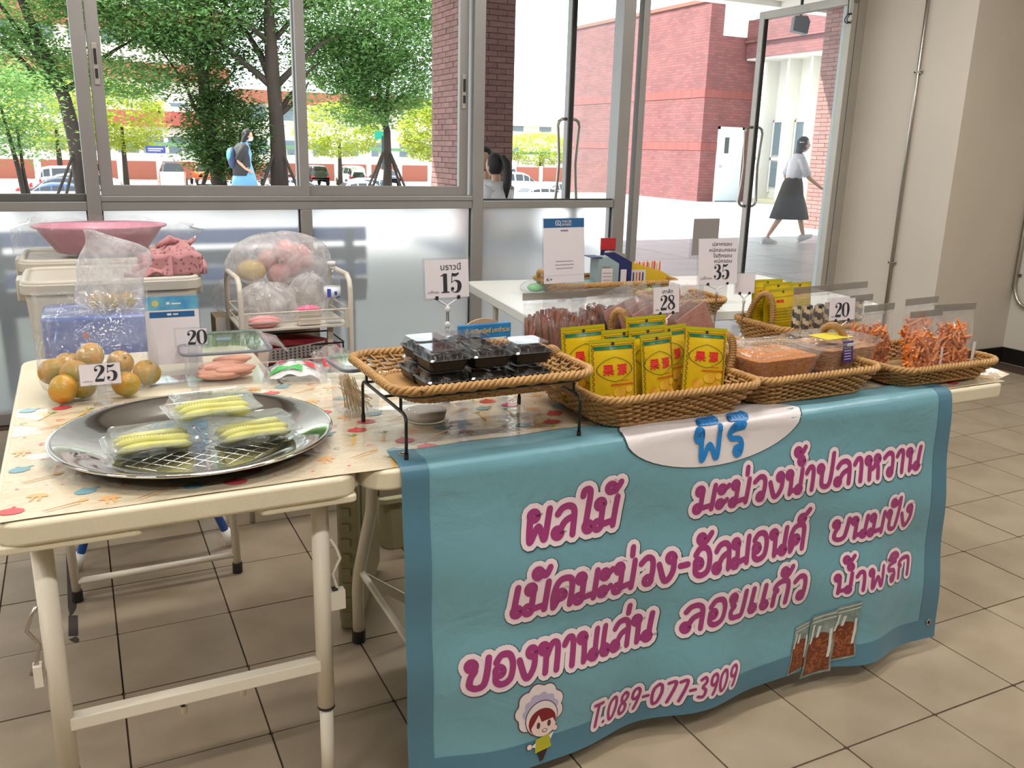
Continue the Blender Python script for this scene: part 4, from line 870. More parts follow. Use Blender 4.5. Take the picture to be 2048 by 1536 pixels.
# didone price figures, unit height 1, strokes (x, y, width)
FIG = {
 '0': ([[(.30, 1.0, .03), (.12, .85, .12), (.07, .5, .17), (.12, .15, .12), (.30, 0, .03), (.48, .15, .12), (.53, .5, .17), (.48, .85, .12), (.30, 1.0, .03)]], [], .62),
 '1': ([[(.25, .02, .17), (.25, .98, .17)], [(.04, .03, .04), (.46, .03, .04)], [(.02, .86, .03), (.25, .95, .06)]], [], .48),
 '2': ([[(.09, .72, .04), (.10, .88, .04), (.28, .985, .04), (.47, .88, .15), (.46, .66, .17), (.28, .40, .10), (.08, .12, .03), (.07, .05, .03)], [(.06, .07, .13), (.30, .08, .15), (.50, .06, .13)], [(.50, .02, .03), (.55, .28, .03)]], [(.13, .72, .085)], .62),
 '3': ([[(.10, .80, .03), (.14, .94, .03), (.28, .985, .03), (.44, .88, .14), (.42, .64, .13), (.22, .54, .03)], [(.22, .54, .03), (.46, .44, .14), (.50, .24, .17), (.40, .06, .12), (.24, .01, .03), (.10, .08, .03), (.07, .2, .03)]], [(.14, .78, .08), (.13, .20, .08)], .60),
 '5': ([[(.10, .50, .03), (.13, .98, .03)], [(.12, .93, .12), (.30, .90, .12), (.48, .99, .05)], [(.10, .52, .03), (.26, .62, .03), (.46, .52, .14), (.50, .30, .18), (.42, .08, .13), (.25, .01, .03), (.12, .07, .03), (.08, .2, .03)]], [(.14, .20, .085)], .62),
 '8': ([[(.29, .99, .03), (.13, .90, .10), (.12, .74, .14), (.29, .55, .14), (.48, .36, .14), (.49, .16, .15), (.29, .01, .03), (.09, .14, .10), (.09, .34, .09), (.29, .52, .05), (.44, .70, .08), (.45, .90, .08), (.29, .99, .03)]], [], .60)}
def figures(s, x, y, h, squeeze=1):
    mb = MB()
    for ch in s:
        st, bl_, w = FIG[ch]; r_ = ribbon([[(a, b, c * 1.18) for a, b, c in q] for q in st])
        mb.add([(x + p[0] * h * squeeze, y + p[1] * h, .0) for p in r_.v], r_.f)
        for (bx, by, br) in bl_: mb.add([(x + p[0] * h * squeeze, y + p[1] * h, 0) for p in blob(bx, by, br)], [tuple(range(12))])
        x += w * h * squeeze
    return mb
UP = Matrix.Rotation(R(90), 4, 'X')          # XY drawing -> standing XZ plane facing -Y
# ---------------------------------------------------------------- tables
TW, LW = M['tabw'], M['legw']
def latch_hook(t, x, y, z, s):
    a = obj('brace_hook', MB().tube([(x, y, z + .13), (x + .012 * s, y, z + .11), (x + .020 * s, y, z + .085), (x + .004 * s, y, z + .055), (x + .012 * s, y, z + .02), (x + .022 * s, y, z)], .0035, 6), M['steel'] if s < 0 else LW, t, smooth=True)
    obj('bracket', MB().box((x - .004, y - .01, z - .022), (x + .022 * s + .004, y + .01, z + .018)), LW, t)
    obj('bracket_plug', MB().box((x + .002, y - .006, z + .018), (x + .012, y + .006, z + .023)), M['alu_d'], t)
LT = dict(x0=-.166, x1=.431, y0=1.472, y1=2.655)
t = thing('folding_table', 'cream plastic folding table at the left holding the round steel tray', 'table', (.1325, 2.06, 0))
w_, d_ = LT['x1'] - LT['x0'], LT['y1'] - LT['y0']
obj('tabletop', MB().prism(rrect(w_, d_, .05, 5), .698, .7405), TW, t, bevel=.009, smooth=True, seg=3)
obj('corner_apron', MB().prism(rrect(w_ * .36, .05, .012, 3, -w_ * .31, -d_ / 2 + .032), .686, .70), TW, t, bevel=.003); obj('corner_apron', MB().prism(rrect(w_ * .30, .05, .012, 3, w_ * .34, -d_ / 2 + .032), .686, .70), TW, t, bevel=.003)
def P_(x, y): return (x - .1325, y - 2.06)
for i, (x, y) in enumerate(((-.103, 1.56), (.372, 1.56))):
    a, b = P_(x, y); lg = obj('leg', MB().tube([(a, b, .70), (a, b, .21)], .0175, 14), LW, t, smooth=True)
    obj('lower_tube', MB().tube([(a, b, .215), (a, b, .004)], .0142, 12), LW, lg, smooth=True); obj('collar', MB().tube([(a, b, .207), (a, b, .212)], .0182, 14), M['black'], lg)
    latch_hook(t, a + (.018 if i else -.018), b, .45 if i else .42, 1 if i else -1)
a0, b0 = P_(-.103, 1.56); a1, b1 = P_(.372, 1.56)
obj('crossbar', MB().box((a0, b0 - .013, .298), (a1, b0 + .013, .323)), LW, t, bevel=.002)
obj('lower_hook', MB().tube([(a0 + .27, b0 + .03, .30), (a0 + .22, b0 + .03, .285), (a0 + .20, b0 + .03, .277), (a0 + .205, b0 + .03, .262)], .005, 6), M['black'], t)
obj('peg', MB().tube([(a0 + .205, b0 + .03, .268), (a0 + .205, b0 + .03, .252)], .006, 8), LW, t); obj('peg', MB().tube([(a0 + .315, b0 + .02, .30), (a0 + .315, b0 + .02, .266)], .006, 8), LW, t)
for x, xt in ((-.098, -.115), (.362, .352)):
    a, b = P_(x, 2.645); c, _ = P_(xt, 2.64); lg = obj('leg', MB().tube([(c, b, .70), (c + (a - c) * .3, b, .45), (a, b, .03)], .0125, 12), LW, t, smooth=True)
    obj('rubber_foot', MB().tube([(a, b, .034), (a, b, .0)], .0155, 12), M['black'], lg)
a0, _ = P_(-.098, 0); a1, _ = P_(.362, 0)
obj('rear_bar', MB().tube([(a0, b, .063), (a1, b, .063)], .010, 10), LW, t, smooth=True)
t2 = thing('folding_table', 'long cream folding table carrying the baskets behind the blue banner', 'table', (1.36, 1.85, 0))
def Q_(x, y): return (x - 1.36, y - 1.85)
w2, d2 = 1.845, .76
obj('tabletop', MB().prism(rrect(w2, d2, .06, 5), .698, .7405), TW, t2, bevel=.009, smooth=True, seg=3)
for sx in (-1, 1):
    for yy in (1.62, 2.10):
        a, b = Q_(0, yy); x1 = sx * .712
        lg = obj('leg', MB().tube([(x1, b, .70), (x1 + .005 * sx, b, .44), (x1 + .008 * sx, b, .38), (x1 + .028 * sx, b, .29), (x1 + .045 * sx, b, .21), (x1 + .05 * sx, b, .16), (x1 + .05 * sx, b, .03)], .0165, 12), LW, t2, smooth=True)
        obj('rubber_foot', MB().tube([(x1 + .05 * sx, b, .035), (x1 + .05 * sx, b, 0)], .019, 12), M['black'], lg)
    obj('brace', MB().tube([(sx * .752, Q_(0, 1.62)[1], .21), (sx * .752, Q_(0, 2.10)[1], .21)], .009, 8), LW, t2)
    obj('diagonal_brace', MB().box((-.012, -.004, 0), (.012, .004, .42)).xf(Matrix.Translation((sx * .747, Q_(0, 2.08)[1], .20)) @ Matrix.Rotation(R(128) * (1 if sx < 0 else -1), 4, 'Y')), LW, t2)
obj('side_rail', MB().box((-.70, .24, .42), (.70, .26, .44)), LW, t2)
# tablecloth : printed clear vinyl over both tables
M['cloth'] = mat('glossy_printed_vinyl', srgb(212, 197, 170), .16, spec=.7, bump=.5, bscale=30, coat=.7)
t = thing('tablecloth', 'glossy cream vinyl tablecloth with red, blue and yellow kitchen motifs on both tables', 'tablecloth', (0, 0, .7415))
rn = random.Random(8)
def wob(x, y): return .0012 + .0010 * (sin(x * 21 + y * 9) * sin(y * 33 - x * 7))
cb = MB()
def cg(x0, x1, y0, y1, nx, ny):
    def f(u, v):
        x = x0 + (x1 - x0) * u; y = y0 + (y1 - y0) * v
        return (x, y, wob(x, y))
    return f
cb.grid(cg(-.155, .433, 1.479, 2.146, 40, 40), 40, 40); cb.grid(cg(.433, 2.27, 1.479, 2.215, 100, 40), 100, 40)
k0 = len(cb.v); cb.grid(lambda u, v: (2.27 + .045 * v, 1.50 + .69 * u, .0015 + .006 * sin(u * 14) * v + .010 * v), 20, 3)
obj('sheet', cb, M['cloth'], t, smooth=True)
MOT = [mat('print_red', srgb(200, 74, 82), .15), mat('print_blue', srgb(120, 164, 176), .15), mat('print_yellow', srgb(216, 172, 88), .15), mat('print_green', srgb(120, 150, 60), .15), mat('print_orange', srgb(220, 170, 116), .15), mat('print_pink', srgb(226, 120, 120), .15)]
pb = MB()
def poly(pts, x, y, a, s, m):
    ca, sa = cos(a), sin(a); vs = []
    for p in pts:
        X_, Y_ = x + (p[0] * ca - p[1] * sa) * s, y + (p[0] * sa + p[1] * ca) * s
        vs.append((X_, Y_, wob(X_, Y_) + .0009))
    pb.add(vs, [tuple(range(len(vs)))], m)
def circ(cx, cy_, rx, ry, n=10): return [(cx + rx * cos(2 * pi * i / n), cy_ + ry * sin(2 * pi * i / n)) for i in range(n)]
def ringm(x, y, r_, m):
    for i in range(8):
        a, b = 2 * pi * i / 10, 2 * pi * (i + 1) / 10; poly([(r_ * cos(a), r_ * sin(a)), (r_ * cos(b), r_ * sin(b)), (r_ * .72 * cos(b), r_ * .72 * sin(b)), (r_ * .72 * cos(a), r_ * .72 * sin(a))], x, y, 0, 1, m)
def motif(k, x, y):
    a = rn.uniform(-.25, .25)
    if k == 0: poly(circ(0, 0, .021, .015), x, y, a, 1, 0); poly([(-.004, .013), (.004, .013), (.002, .022), (-.002, .022)], x, y, a, 1, 0)
    elif k == 1: poly(circ(0, 0, .018, .014), x, y, a, 1, 1); poly([(.014, .002), (.027, .010), (.024, .013), (.012, .009)], x, y, a, 1, 1); poly(circ(0, .016, .004, .003), x, y, a, 1, 1)
    elif k == 2: poly([(-.018, 0), (.018, 0), (.013, .012), (0, .016), (-.013, .012)], x, y, a, 1, 4); poly([(-.008, 0), (-.002, 0), (-.004, -.018), (-.008, -.018)], x, y, a, 1, 4); poly([(.002, 0), (.008, 0), (.009, -.016), (.005, -.018)], x, y, a, 1, 4)
    elif k == 3: poly([(-.004, .02), (.008, .012), (.030, -.022), (.026, -.026)], x, y, a - .9, 1, 2); poly([(-.012, .03), (-.004, .018), (0, .018), (-.002, .034)], x, y, a - .9, 1, 3); poly([(-.022, .022), (-.004, .016), (-.006, .020)], x, y, a - .9, 1, 3)
    elif k == 4: poly([(-.03, -.001), (.03, -.0015), (.03, .001), (-.03, .001)], x, y, a + .5, 1, 4); poly(circ(.034, 0, .009, .006), x, y, a + .5, 1, 4); poly([(-.028, -.010), (.026, -.012), (.026, -.0095), (-.028, -.0085)], x, y, a + .5, 1, 4)
    elif k == 5: ringm(x, y, .008, 5)
    elif k == 6: ringm(x, y, .007, 3)
    else: poly(circ(0, 0, .0035, .0025, 6), x, y, 0, 1, 5)
seq = [0, 5, 3, 7, 1, 4, 6, 2, 7, 0, 2, 5, 1, 3, 7, 4]; ii = 0
for r_ in range(15):
    y = 1.518 + r_ * .050
    for c in range(42):
        x = -.135 + c * .070 + (.035 if r_ % 2 else 0)
        k = seq[(c * 5 + r_ * 7) % 16]
        lim = 2.12 if x < .43 else 2.19
        if y < lim and x < 2.25: motif(k, x + rn.uniform(-.004, .004), y + rn.uniform(-.004, .004))
obj('printed_motifs', pb, MOT, t)
# ---------------------------------------------------------------- blue banner
M['vinyl'] = None
m, N, L, out = nt('banner_vinyl'); p = N.new('ShaderNodeBsdfPrincipled'); L.new(p.outputs[0], out.inputs[0]); p.inputs['Roughness'].default_value = .33
tc = N.new('ShaderNodeTexCoord'); no = N.new('ShaderNodeTexNoise'); no.inputs['Scale'].default_value = 2.2; no.inputs['Detail'].default_value = 3; L.new(tc.outputs['Object'], no.inputs[0])
mx = N.new('ShaderNodeMix'); mx.data_type = 'RGBA'; mx.inputs[6].default_value = col4(srgb(98, 143, 157)); mx.inputs[7].default_value = col4(srgb(112, 160, 172)); L.new(no.outputs[0], mx.inputs[0]); L.new(mx.outputs[2], p.inputs['Base Color'])
n2 = N.new('ShaderNodeTexNoise'); n2.inputs['Scale'].default_value = 6; n2.inputs['Detail'].default_value = 5; n2.inputs['Distortion'].default_value = .6; L.new(tc.outputs['Object'], n2.inputs[0]); bp = N.new('ShaderNodeBump'); bp.inputs['Strength'].default_value = .35; bp.inputs['Distance'].default_value = .02; L.new(n2.outputs[0], bp.inputs['Height']); L.new(bp.outputs[0], p.inputs['Normal'])
M['vinyl'] = m
M['vborder'] = mat('banner_border', srgb(76, 118, 138), .33, bump=.35, bscale=6)
BX0, BX1 = .506, 2.03; FOLD = .735; BB = .055
def BS(x, z, off=0):
    """banner surface: x across, z height; z > FOLD is the part lying on the table"""
    u = (x - BX0) / (BX1 - BX0)
    if z > FOLD - .012:
        e = z - (FOLD - .012)
        if e < .022:  # rounded fold
            a = e / .022 * pi / 2; yy = 1.462 + .012 * (1 - cos(a)); zz = FOLD - .006 + .014 * sin(a); ny, nz = -cos(a), sin(a)
        else: yy = 1.474 + (e - .022); zz = .7485 + .0012 * sin(x * 30); ny, nz = 0, 1
        return Vector((x, yy + ny * off, zz + nz * off + .0005))
    d = (FOLD - z) / (FOLD - BB)
    wav_ = sin(x * 13.0 + .8) * .016 + sin(x * 23 + 2) * .006
    yy = 1.462 - .050 * d + wav_ * d ** 1.3 + .003 * sin(z * 26 + x * 6) - .018 * d * u
    xx = x + (.012 * d if u > .97 else 0)
    zz = z + (.010 * sin(x * 5.5)) * d ** 4
    return Vector((xx, yy - off, zz))
t = thing('banner', 'pale blue vinyl banner with purple lettering hanging over the front of the long table', 'banner', (0, 0, 0))
def bgrid(x0, x1, z0, z1, off=0): return lambda u, v: BS(x0 + (x1 - x0) * u, z0 + (z1 - z0) * v, off)
ZT = FOLD + .085
obj('sheet', MB().grid(bgrid(BX0, BX1, BB, ZT), 150, 90), M['vinyl'], t, smooth=True).modifiers.new('t', 'SOLIDIFY').thickness = .001
bd = MB().grid(bgrid(BX0, BX0 + .055, BB, ZT, .0008), 8, 90).grid(bgrid(BX1 - .050, BX1, BB, ZT, .0008), 8, 90).grid(bgrid(BX0 + .055, BX1 - .050, BB, BB + .055, .0008), 140, 8)
obj('border', bd, M['vborder'], t, smooth=True)
ey = MB()
for (x, z) in ((BX0 + .025, ZT - .025), (BX1 - .025, BB + .045)):
    c = BS(x, z, .0015); n_ = Vector((0, 0, 1)) if z > FOLD else Vector((0, -1, 0)); mm = n_.to_track_quat('Z', 'Y').to_matrix().to_4x4()
    ey.lathe([(.005, 0), (.0055, .0015), (.010, .001), (.0105, 0)], 14); ey.v = ey.v[:-56] + [tuple(Matrix.Translation(c) @ mm @ Vector(q)) for q in ey.v[-56:]]
obj('eyelets', ey, M['steel'], t, smooth=True)
def onb(mb, off): mb.v = [tuple(BS(p[0], p[1], off + p[2])) for p in mb.v]; return mb
PUR = mat('purple_ink', srgb(150, 52, 112), .4); OUT = mat('pale_pink_outline', srgb(226, 206, 212), .4); SHD = mat('dark_teal_outline', srgb(44, 84, 92), .45)
def line(s, x0, x1, z, h, wd=.235, slant=.14):
    o1 = brush(s, x0, x1, z, h, wd, slant); o2 = brush(s, x0, x1, z, h, wd + .36, slant); o3 = brush(s, x0, x1, z, h, wd + .42, slant)
    o3.v = [(p[0] + .0015, p[1] - .0015, p[2]) for p in o3.v]
    obj('lettering_shadow', onb(o3, .0012), SHD, t); obj('lettering_outline', onb(o2, .0020), OUT, t); obj('lettering', onb(o1, .0028), PUR, t)
line('ผลไม้', .765, .985, .551, .064)
line('มะม่วงน้ำปลาหวาน', 1.190, 1.925, .548, .056)
line('เม็ดมะม่วง-อัลมอนด์', .725, 1.535, .398, .062)
line('ขนมปัง', 1.622, 1.905, .400, .053)
line('ของทานเล่น', .622, 1.088, .260, .062)
line('ลอยแก้ว', 1.160, 1.545, .266, .060)
line('น้ำพริก', 1.632, 1.915, .260, .048)
line('T.089-077-3909', .925, 1.322, .094, .050, .16, .18)
# white label with the blue word
pts = []
for i in range(48):
    a = 2 * pi * i / 48; rx = .250; rz_ = .095
    pts.append((1.255 + rx * cos(a) * (1 if cos(a) > 0 else 1.0), .745 + rz_ * sin(a) * (1 if sin(a) < 0 else 1)))
cs = MB(); ncr = 10
for j_ in range(ncr + 1): cs.v += [tuple(BS(1.255 + (p[0] - 1.255) * j_ / ncr, .742 + (p[1] - .742) * j_ / ncr, .0018)) for p in pts]
for j_ in range(ncr):
    for i in range(48): cs.f.append((j_ * 48 + i, j_ * 48 + (i + 1) % 48, (j_ + 1) * 48 + (i + 1) % 48, (j_ + 1) * 48 + i)); cs.m.append(0)
ed = MB(); ed.v = [tuple(BS(1.255 + (p[0] - 1.255) * q, .742 + (p[1] - .742) * q, .0012)) for q in (.97, 1.018) for p in pts]; ed.f = [(i, (i + 1) % 48, 48 + (i + 1) % 48, 48 + i) for i in range(48)]; ed.m = [0] * 48
obj('label_edge', ed, SHD, t); obj('white_label', cs, mat('label_white', srgb(212, 205, 206), .35), t, smooth=True)
obj('blue_word', onb(brush('พีรี', 1.185, 1.330, .668, .062, .21, .08), .0050), mat('blue_ink', srgb(30, 118, 186), .4), t)
# printed chef girl
G = {'w': mat('print_white', srgb(222, 210, 212), .4), 'l': mat('print_line', srgb(92, 50, 56), .5), 'h': mat('print_hair', srgb(122, 24, 34), .4), 's': mat('print_skin', srgb(226, 200, 194), .4), 'y': mat('print_apron', srgb(168, 164, 40), .4), 'b': mat('print_lilac', srgb(176, 168, 200), .4), 'k': mat('print_dark', srgb(44, 24, 30), .4)}
gcx, gcz, gs = .797, .142, .090
def gp(pts, mk, lv, nm):
    mb = MB(); vs = [(gcx + (p[0]) * gs, gcz + p[1] * gs, 0) for p in pts]; c = (sum(p[0] for p in vs) / len(vs), sum(p[1] for p in vs) / len(vs), 0)
    mb.v = [c] + vs; n = len(vs); mb.f = [(0, 1 + i, 1 + (i + 1) % n) for i in range(n)]; mb.m = [0] * n; return obj(nm, onb(mb, .0016 + lv * .0004), G[mk], t)
def cloud(cx, cy_, r_, amp, n, a0=0, sc=1): return [(cx + (r_ + amp * abs(sin(n * a / 2 + a0))) * cos(a) * sc, cy_ + (r_ + amp * abs(sin(n * a / 2 + a0))) * sin(a)) for a in [2 * pi * i / 60 for i in range(60)]]
gp(cloud(-.05, .42, .60, .08, 9), 'l', 0, 'print_hat_line'); gp(cloud(-.05, .42, .575, .08, 9), 'w', 1, 'print_hat')
gp(cloud(-.02, .36, .42, .07, 11), 'b', 2, 'print_hat_shade')
gp(circ(.0, .18, .44, .46, 30), 'l', 3, 'print_brim_line'); gp(circ(.0, .18, .42, .44, 30), 'w', 4, 'print_brim')
gp(circ(.02, .08, .37, .35, 26), 'h', 5, 'print_hair'); gp([(.05 + .33 * cos(a), -.02 + .27 * sin(a)) for a in [R(180 + 12 * i) for i in range(16)]] + [(.30, .12), (.0, .08), (-.08, .28), (-.22, .06)], 's', 6, 'print_face')
for x in (-.09, .20): gp(circ(x, .01, .05, .085, 12), 'l', 7, 'print_eye')
gp(circ(.08, -.15, .075, .045, 12), 'l', 7, 'print_mouth'); gp(circ(.08, -.145, .055, .028, 12), 'w', 8, 'print_teeth')
gp([(-.17, -.34), (.20, -.26), (.26, -.60), (-.20, -.66)], 'y', 5, 'print_apron'); gp([(-.12, -.66), (.16, -.62), (.02, -.86), (-.06, -.88)], 'k', 5, 'print_legs')
for a, b in ((-.34, -.46), (.36, -.16)): gp(circ(a, b, .085, .08, 12), 'l', 6, 'print_fist_line'); gp(circ(a, b, .07, .065, 12), 's', 7, 'print_fist')
gp([(-.30, -.48), (-.16, -.40), (-.18, -.52)], 'w', 6, 'print_sleeve'); gp([(.20, -.30), (.34, -.24), (.24, -.42)], 'w', 6, 'print_sleeve')
# printed nut bags
NB = mat('print_nuts', srgb(84, 40, 22), .4, c2=srgb(120, 60, 34), vscale=120); NG = mat('print_bag_clear', srgb(92, 112, 106), .4, c2=srgb(138, 150, 142), vscale=40); NL = mat('print_nut_light', srgb(158, 92, 58), .4); NH = mat('print_highlight', srgb(196, 196, 188), .4)
rn = random.Random(5)
for i, (x, z, w, h) in enumerate(((1.500, .060, .062, .128), (1.622, .075, .085, .150), (1.545, .040, .092, .168))):
    def bf(u, v, off): 
        wv_ = .90 + .10 * cos(3.1 * v) * 1.0 + .04 * sin(v * 14 + i); return BS(x + w * (.5 + (u - .5) * wv_) + .16 * v * h, z + v * h + .012 * (u - .5), off)
    o_ = .0018 + i * .0012
    obj('print_bag', MB().grid(lambda u, v: bf(u, v, o_), 8, 14), NG, t)
    obj('print_nuts', MB().grid(lambda u, v: bf(.07 + .86 * u, .04 + (.56 + .08 * sin(u * 3.1)) * v, o_ + .0003), 8, 10), NB, t)
    nl = MB(); hl = MB()
    for k_ in range(70):
        u0, v0, a0_ = rn.uniform(.14, .86), rn.uniform(.08, .58), rn.uniform(0, 6.28); vs = []
        for q in range(8):
            a = a0_ + q * .40; vs.append(tuple(bf(u0 + .055 * cos(a), v0 + .030 * sin(a), o_ + .0006)))
        for q in range(7, -1, -1):
            a = a0_ + q * .40; vs.append(tuple(bf(u0 + .030 * cos(a), v0 + .016 * sin(a), o_ + .0006)))
        nl.add(vs, [(q, q + 1, 14 - q, 15 - q) for q in range(7)])
    for (ua, ub, va, vb) in ((.08, .16, .55, .85), (.80, .90, .25, .7), (.05, .95, .88, .90), (.30, .42, .62, .80), (.05, .95, .95, .97)): hl.grid(lambda u, v: bf(ua + (ub - ua) * u + .05 * v, va + (vb - va) * v, o_ + .0009), 4, 4)
    obj('print_nut_shapes', nl, NL, t); obj('print_bag_glints', hl, NH, t)
# ---------------------------------------------------------------- wicker baskets
def rr_point(w, d, r, t):
    """point and outward normal on a rounded rectangle, t in 0..1"""
    sx, sy, ca = w - 2 * r, d - 2 * r, pi * r / 2; Ltot = 2 * sx + 2 * sy + 4 * ca; s = t * Ltot
    segs = [(sx, 'l', (-w / 2 + r, -d / 2), (1, 0), (0, -1)), (ca, 'c', (w / 2 - r, -d / 2 + r), -90, 0), (sy, 'l', (w / 2, -d / 2 + r), (0, 1), (1, 0)), (ca, 'c', (w / 2 - r, d / 2 - r), 0, 0), (sx, 'l', (w / 2 - r, d / 2), (-1, 0), (0, 1)), (ca, 'c', (-w / 2 + r, d / 2 - r), 90, 0), (sy, 'l', (-w / 2, d / 2 - r), (0, -1), (-1, 0)), (ca, 'c', (-w / 2 + r, -d / 2 + r), 180, 0)]
    for sg in segs:
        if s <= sg[0] + 1e-9:
            if sg[1] == 'l': return (sg[2][0] + sg[3][0] * s, sg[2][1] + sg[3][1] * s), sg[4]
            a = R(sg[3] + 90 * s / sg[0]); return (sg[2][0] + r * cos(a), sg[2][1] + r * sin(a)), (cos(a), sin(a))
        s -= sg[0]
    return (-w / 2 + r, -d / 2), (0, -1)
def basket(lab, cx, cy_, z0, h, wb, db, wt, dt, handles=(), rz=0, group=None, name='wicker_basket'):
    t = thing(name, lab, 'basket', (cx, cy_, z0), rz, group)
    per = 2 * (wt + dt); waves = int(per / .024); waves += waves % 2
    if waves % 2 == 0: waves += 1
    rows = max(5, int(h / .0074)); wv = MB(); N_ = waves * 4
    for k in range(rows):
        f = (k + .5) / rows; w = wb + (wt - wb) * f; d = db + (dt - db) * f; pts = []
        for i in range(N_):
            (x, y), (nx, ny) = rr_point(w, d, .045, i / N_); o = .0032 * sin(waves * pi * i / N_ * 1.0 * 2 / 2 * 1 + k * pi) if False else .0044 * sin(2 * pi * waves / 2 * i / N_ + k * pi)
            pts.append((x + nx * o, y + ny * o, .004 + f * (h - .012) + .0006 * sin(i * 1.7 + k)))
        wv.tube(pts, .0038, 5, 0, closed=True)
    obj('woven_side', wv, M['wick'], t, smooth=True)
    st = MB()
    for i in range(waves):
        (x, y), n_ = rr_point(wb, db, .045, (i + .5) / waves); (x2, y2), n2_ = rr_point(wt, dt, .045, (i + .5) / waves); st.tube([(x, y, 0), (x2, y2, h)], .0022, 4)
    obj('stakes', st, M['wick'], t)
    def rope(nm, w, d, z, r_, rad, pitch):
        b = MB(); P2 = 2 * (w + d); tw = round(P2 / pitch); NN = tw * 8
        for q in range(3):
            pts = []
            for i in range(NN):
                (x, y), (nx, ny) = rr_point(w, d, .05, i / NN); a = 2 * pi * (tw * i / NN) + q * 2 * pi / 3; pts.append((x + nx * rad * cos(a), y + ny * rad * cos(a), z + rad * sin(a)))
            b.tube(pts, r_, 5, 0, closed=True)
        obj(nm, b, M['wick'], t, smooth=True)
    rope('rim', wt + .004, dt + .004, h - .002, .0048, .0052, .040); rope('foot_band', wb + .006, db + .006, .006, .0035, .0034, .03)
    obj('base', MB().prism(rrect(wb, db, .04), .001, .007), M['wick'], t)
    for (side, out, up_) in handles:
        b = MB(); s = -1 if side == 'l' else 1; pts = []
        for i in range(13):
            a = pi * i / 12; pts.append((s * (wt / 2 - .005 + out * sin(a)), -.056 * cos(a), h - .01 + up_ * sin(a)))
        b.tube(pts, .0075, 8)
        hd2 = obj('handle', b, M['wick'], t, smooth=True)
        wr = MB(); tot = 110
        for i in range(tot):
            pass
        pp = []
        for i in range(300):
            a = pi * (.03 + .94 * i / 299); q = 2 * pi * 38 * i / 299; c = Vector((s * (wt / 2 - .005 + out * sin(a)), -.056 * cos(a), h - .01 + up_ * sin(a))); tg = Vector((s * out * cos(a), .056 * sin(a), up_ * cos(a))).normalized(); e1 = Vector((up_, 0, -s * out)).normalized(); e2 = tg.cross(e1)
            pp.append(c + (e1 * cos(q) + e2 * sin(q)) * .0085)
        wr.tube(pp, .0022, 4); obj('wrapping', wr, M['wick'], hd2)
    return t
ZT_ = .7445
basket('wicker basket holding the upright yellow nut packets', 1.172, 1.655, .7505, .074, .36, .29, .435, .365, [('l', .03, .085), ('r', .035, .085)])
basket('wicker basket holding the two boxes of shredded snack in the middle of the front row', 1.60, 1.662, .7505, .070, .345, .27, .405, .335, [('r', -.01, .085)])
basket('shallow wicker basket at the right end holding bags of orange sticks', 2.066, 1.63, .7505, .052, .33, .22, .385, .275, [])
basket('wicker basket with a tall handle behind the nut packets, full of sealed brown sheets', 1.52, 2.01, .7505, .06, .30, .21, .35, .26, [('l', .012, .10)])
basket('wicker basket with a looped handle holding yellow packs seen from behind', 2.06, 2.07, .7505, .07, .28, .20, .33, .25, [('l', -.02, .10)])
# ---------------------------------------------------------------- wire riser with brownie basket
t = thing('wire_riser', 'black wire riser lifting the brownie basket above the table', 'stand', (.716, 1.632, .7425))
x0, x1, y0, y1 = -.19, .192, -.14, .14
for x in (x0, x1):
    zl = .095; pts = [(x, y0, .0), (x, y0, zl - .012), (x, y0 + .006, zl - .003), (x, y0 + .016, zl), (x, y1 - .016, zl), (x, y1 - .006, zl - .003), (x, y1, zl - .012), (x, y1, 0)]
    l = obj('leg_frame', MB().tube(pts, .0034, 8), M['blackm'], t, smooth=True)
    for y in (y0, y1): obj('rubber_tip', MB().tube([(x, y, 0), (x, y, .018)], .0047, 8), M['black'], l)
    for y in (y0 + .03, y1 - .03): obj('strut', MB().tube([(x, y, zl), (x, y, zl + .038)], .0032, 8), M['blackm'], t)
obj('ring', MB().tube([(p[0], p[1], .133) for p in rrect(.416, .305, .05, 6)], .0036, 8, closed=True), M['blackm'], t, smooth=True)
obj('cross_wire', MB().tube([(x0, y1 - .02, .095), (x1, y1 - .02, .095)], .003, 8).tube([(x0, 0, .095), (x1, 0, .095)], .003, 8), M['blackm'], t)
basket('wicker basket full of boxed brownies raised on the black wire riser', .716, 1.632, .8485, .044, .33, .225, .43, .325, [])
# brownies
CHO = mat('dark_chocolate', (.012, .008, .007), .25, bump=.6, bscale=45, vary=.3)
TRAYK = mat('black_tray', (.006, .006, .007), .35)
proto = thing('brownie_box', 'x', 'box', (0, 0, 0), 0, 'boxed brownies in the raised basket')
def frus(b, w0, d0, w1, d1, z0, z1, r=.008, m=0, cap0=True, cap1=True):
    a = rrect(w0, d0, r, 2); c = rrect(w1, d1, r, 2); n = len(a); k = len(b.v); b.v += [(p[0], p[1], z0) for p in a] + [(p[0], p[1], z1) for p in c]
    for i in range(n): b.f.append((k + i, k + (i + 1) % n, k + n + (i + 1) % n, k + n + i)); b.m.append(m)
    if cap0: b.f.append(tuple(range(k, k + n))[::-1]); b.m.append(m)
    if cap1: b.f.append(tuple(range(k + n, k + 2 * n))); b.m.append(m)
    return b
obj('tray', frus(frus(MB(), .072, .072, .084, .084, 0, .020, cap1=False), .084, .084, .091, .091, .020, .0225, cap0=False, cap1=False), TRAYK, proto)
obj('brownie', MB().grid(lambda u, v: ((u - .5) * .074, (v - .5) * .074, .004 + (.028 + .003 * sin(u * 9 + 1) * cos(v * 11)) * (1 if .02 < u < .98 and .02 < v < .98 else .1)), 12, 12), CHO, proto, smooth=True)
obj('lid', frus(frus(MB(), .090, .090, .084, .084, .0225, .026, cap0=False, cap1=False), .084, .084, .074, .074, .026, .042, cap0=False), M['lid'], proto)
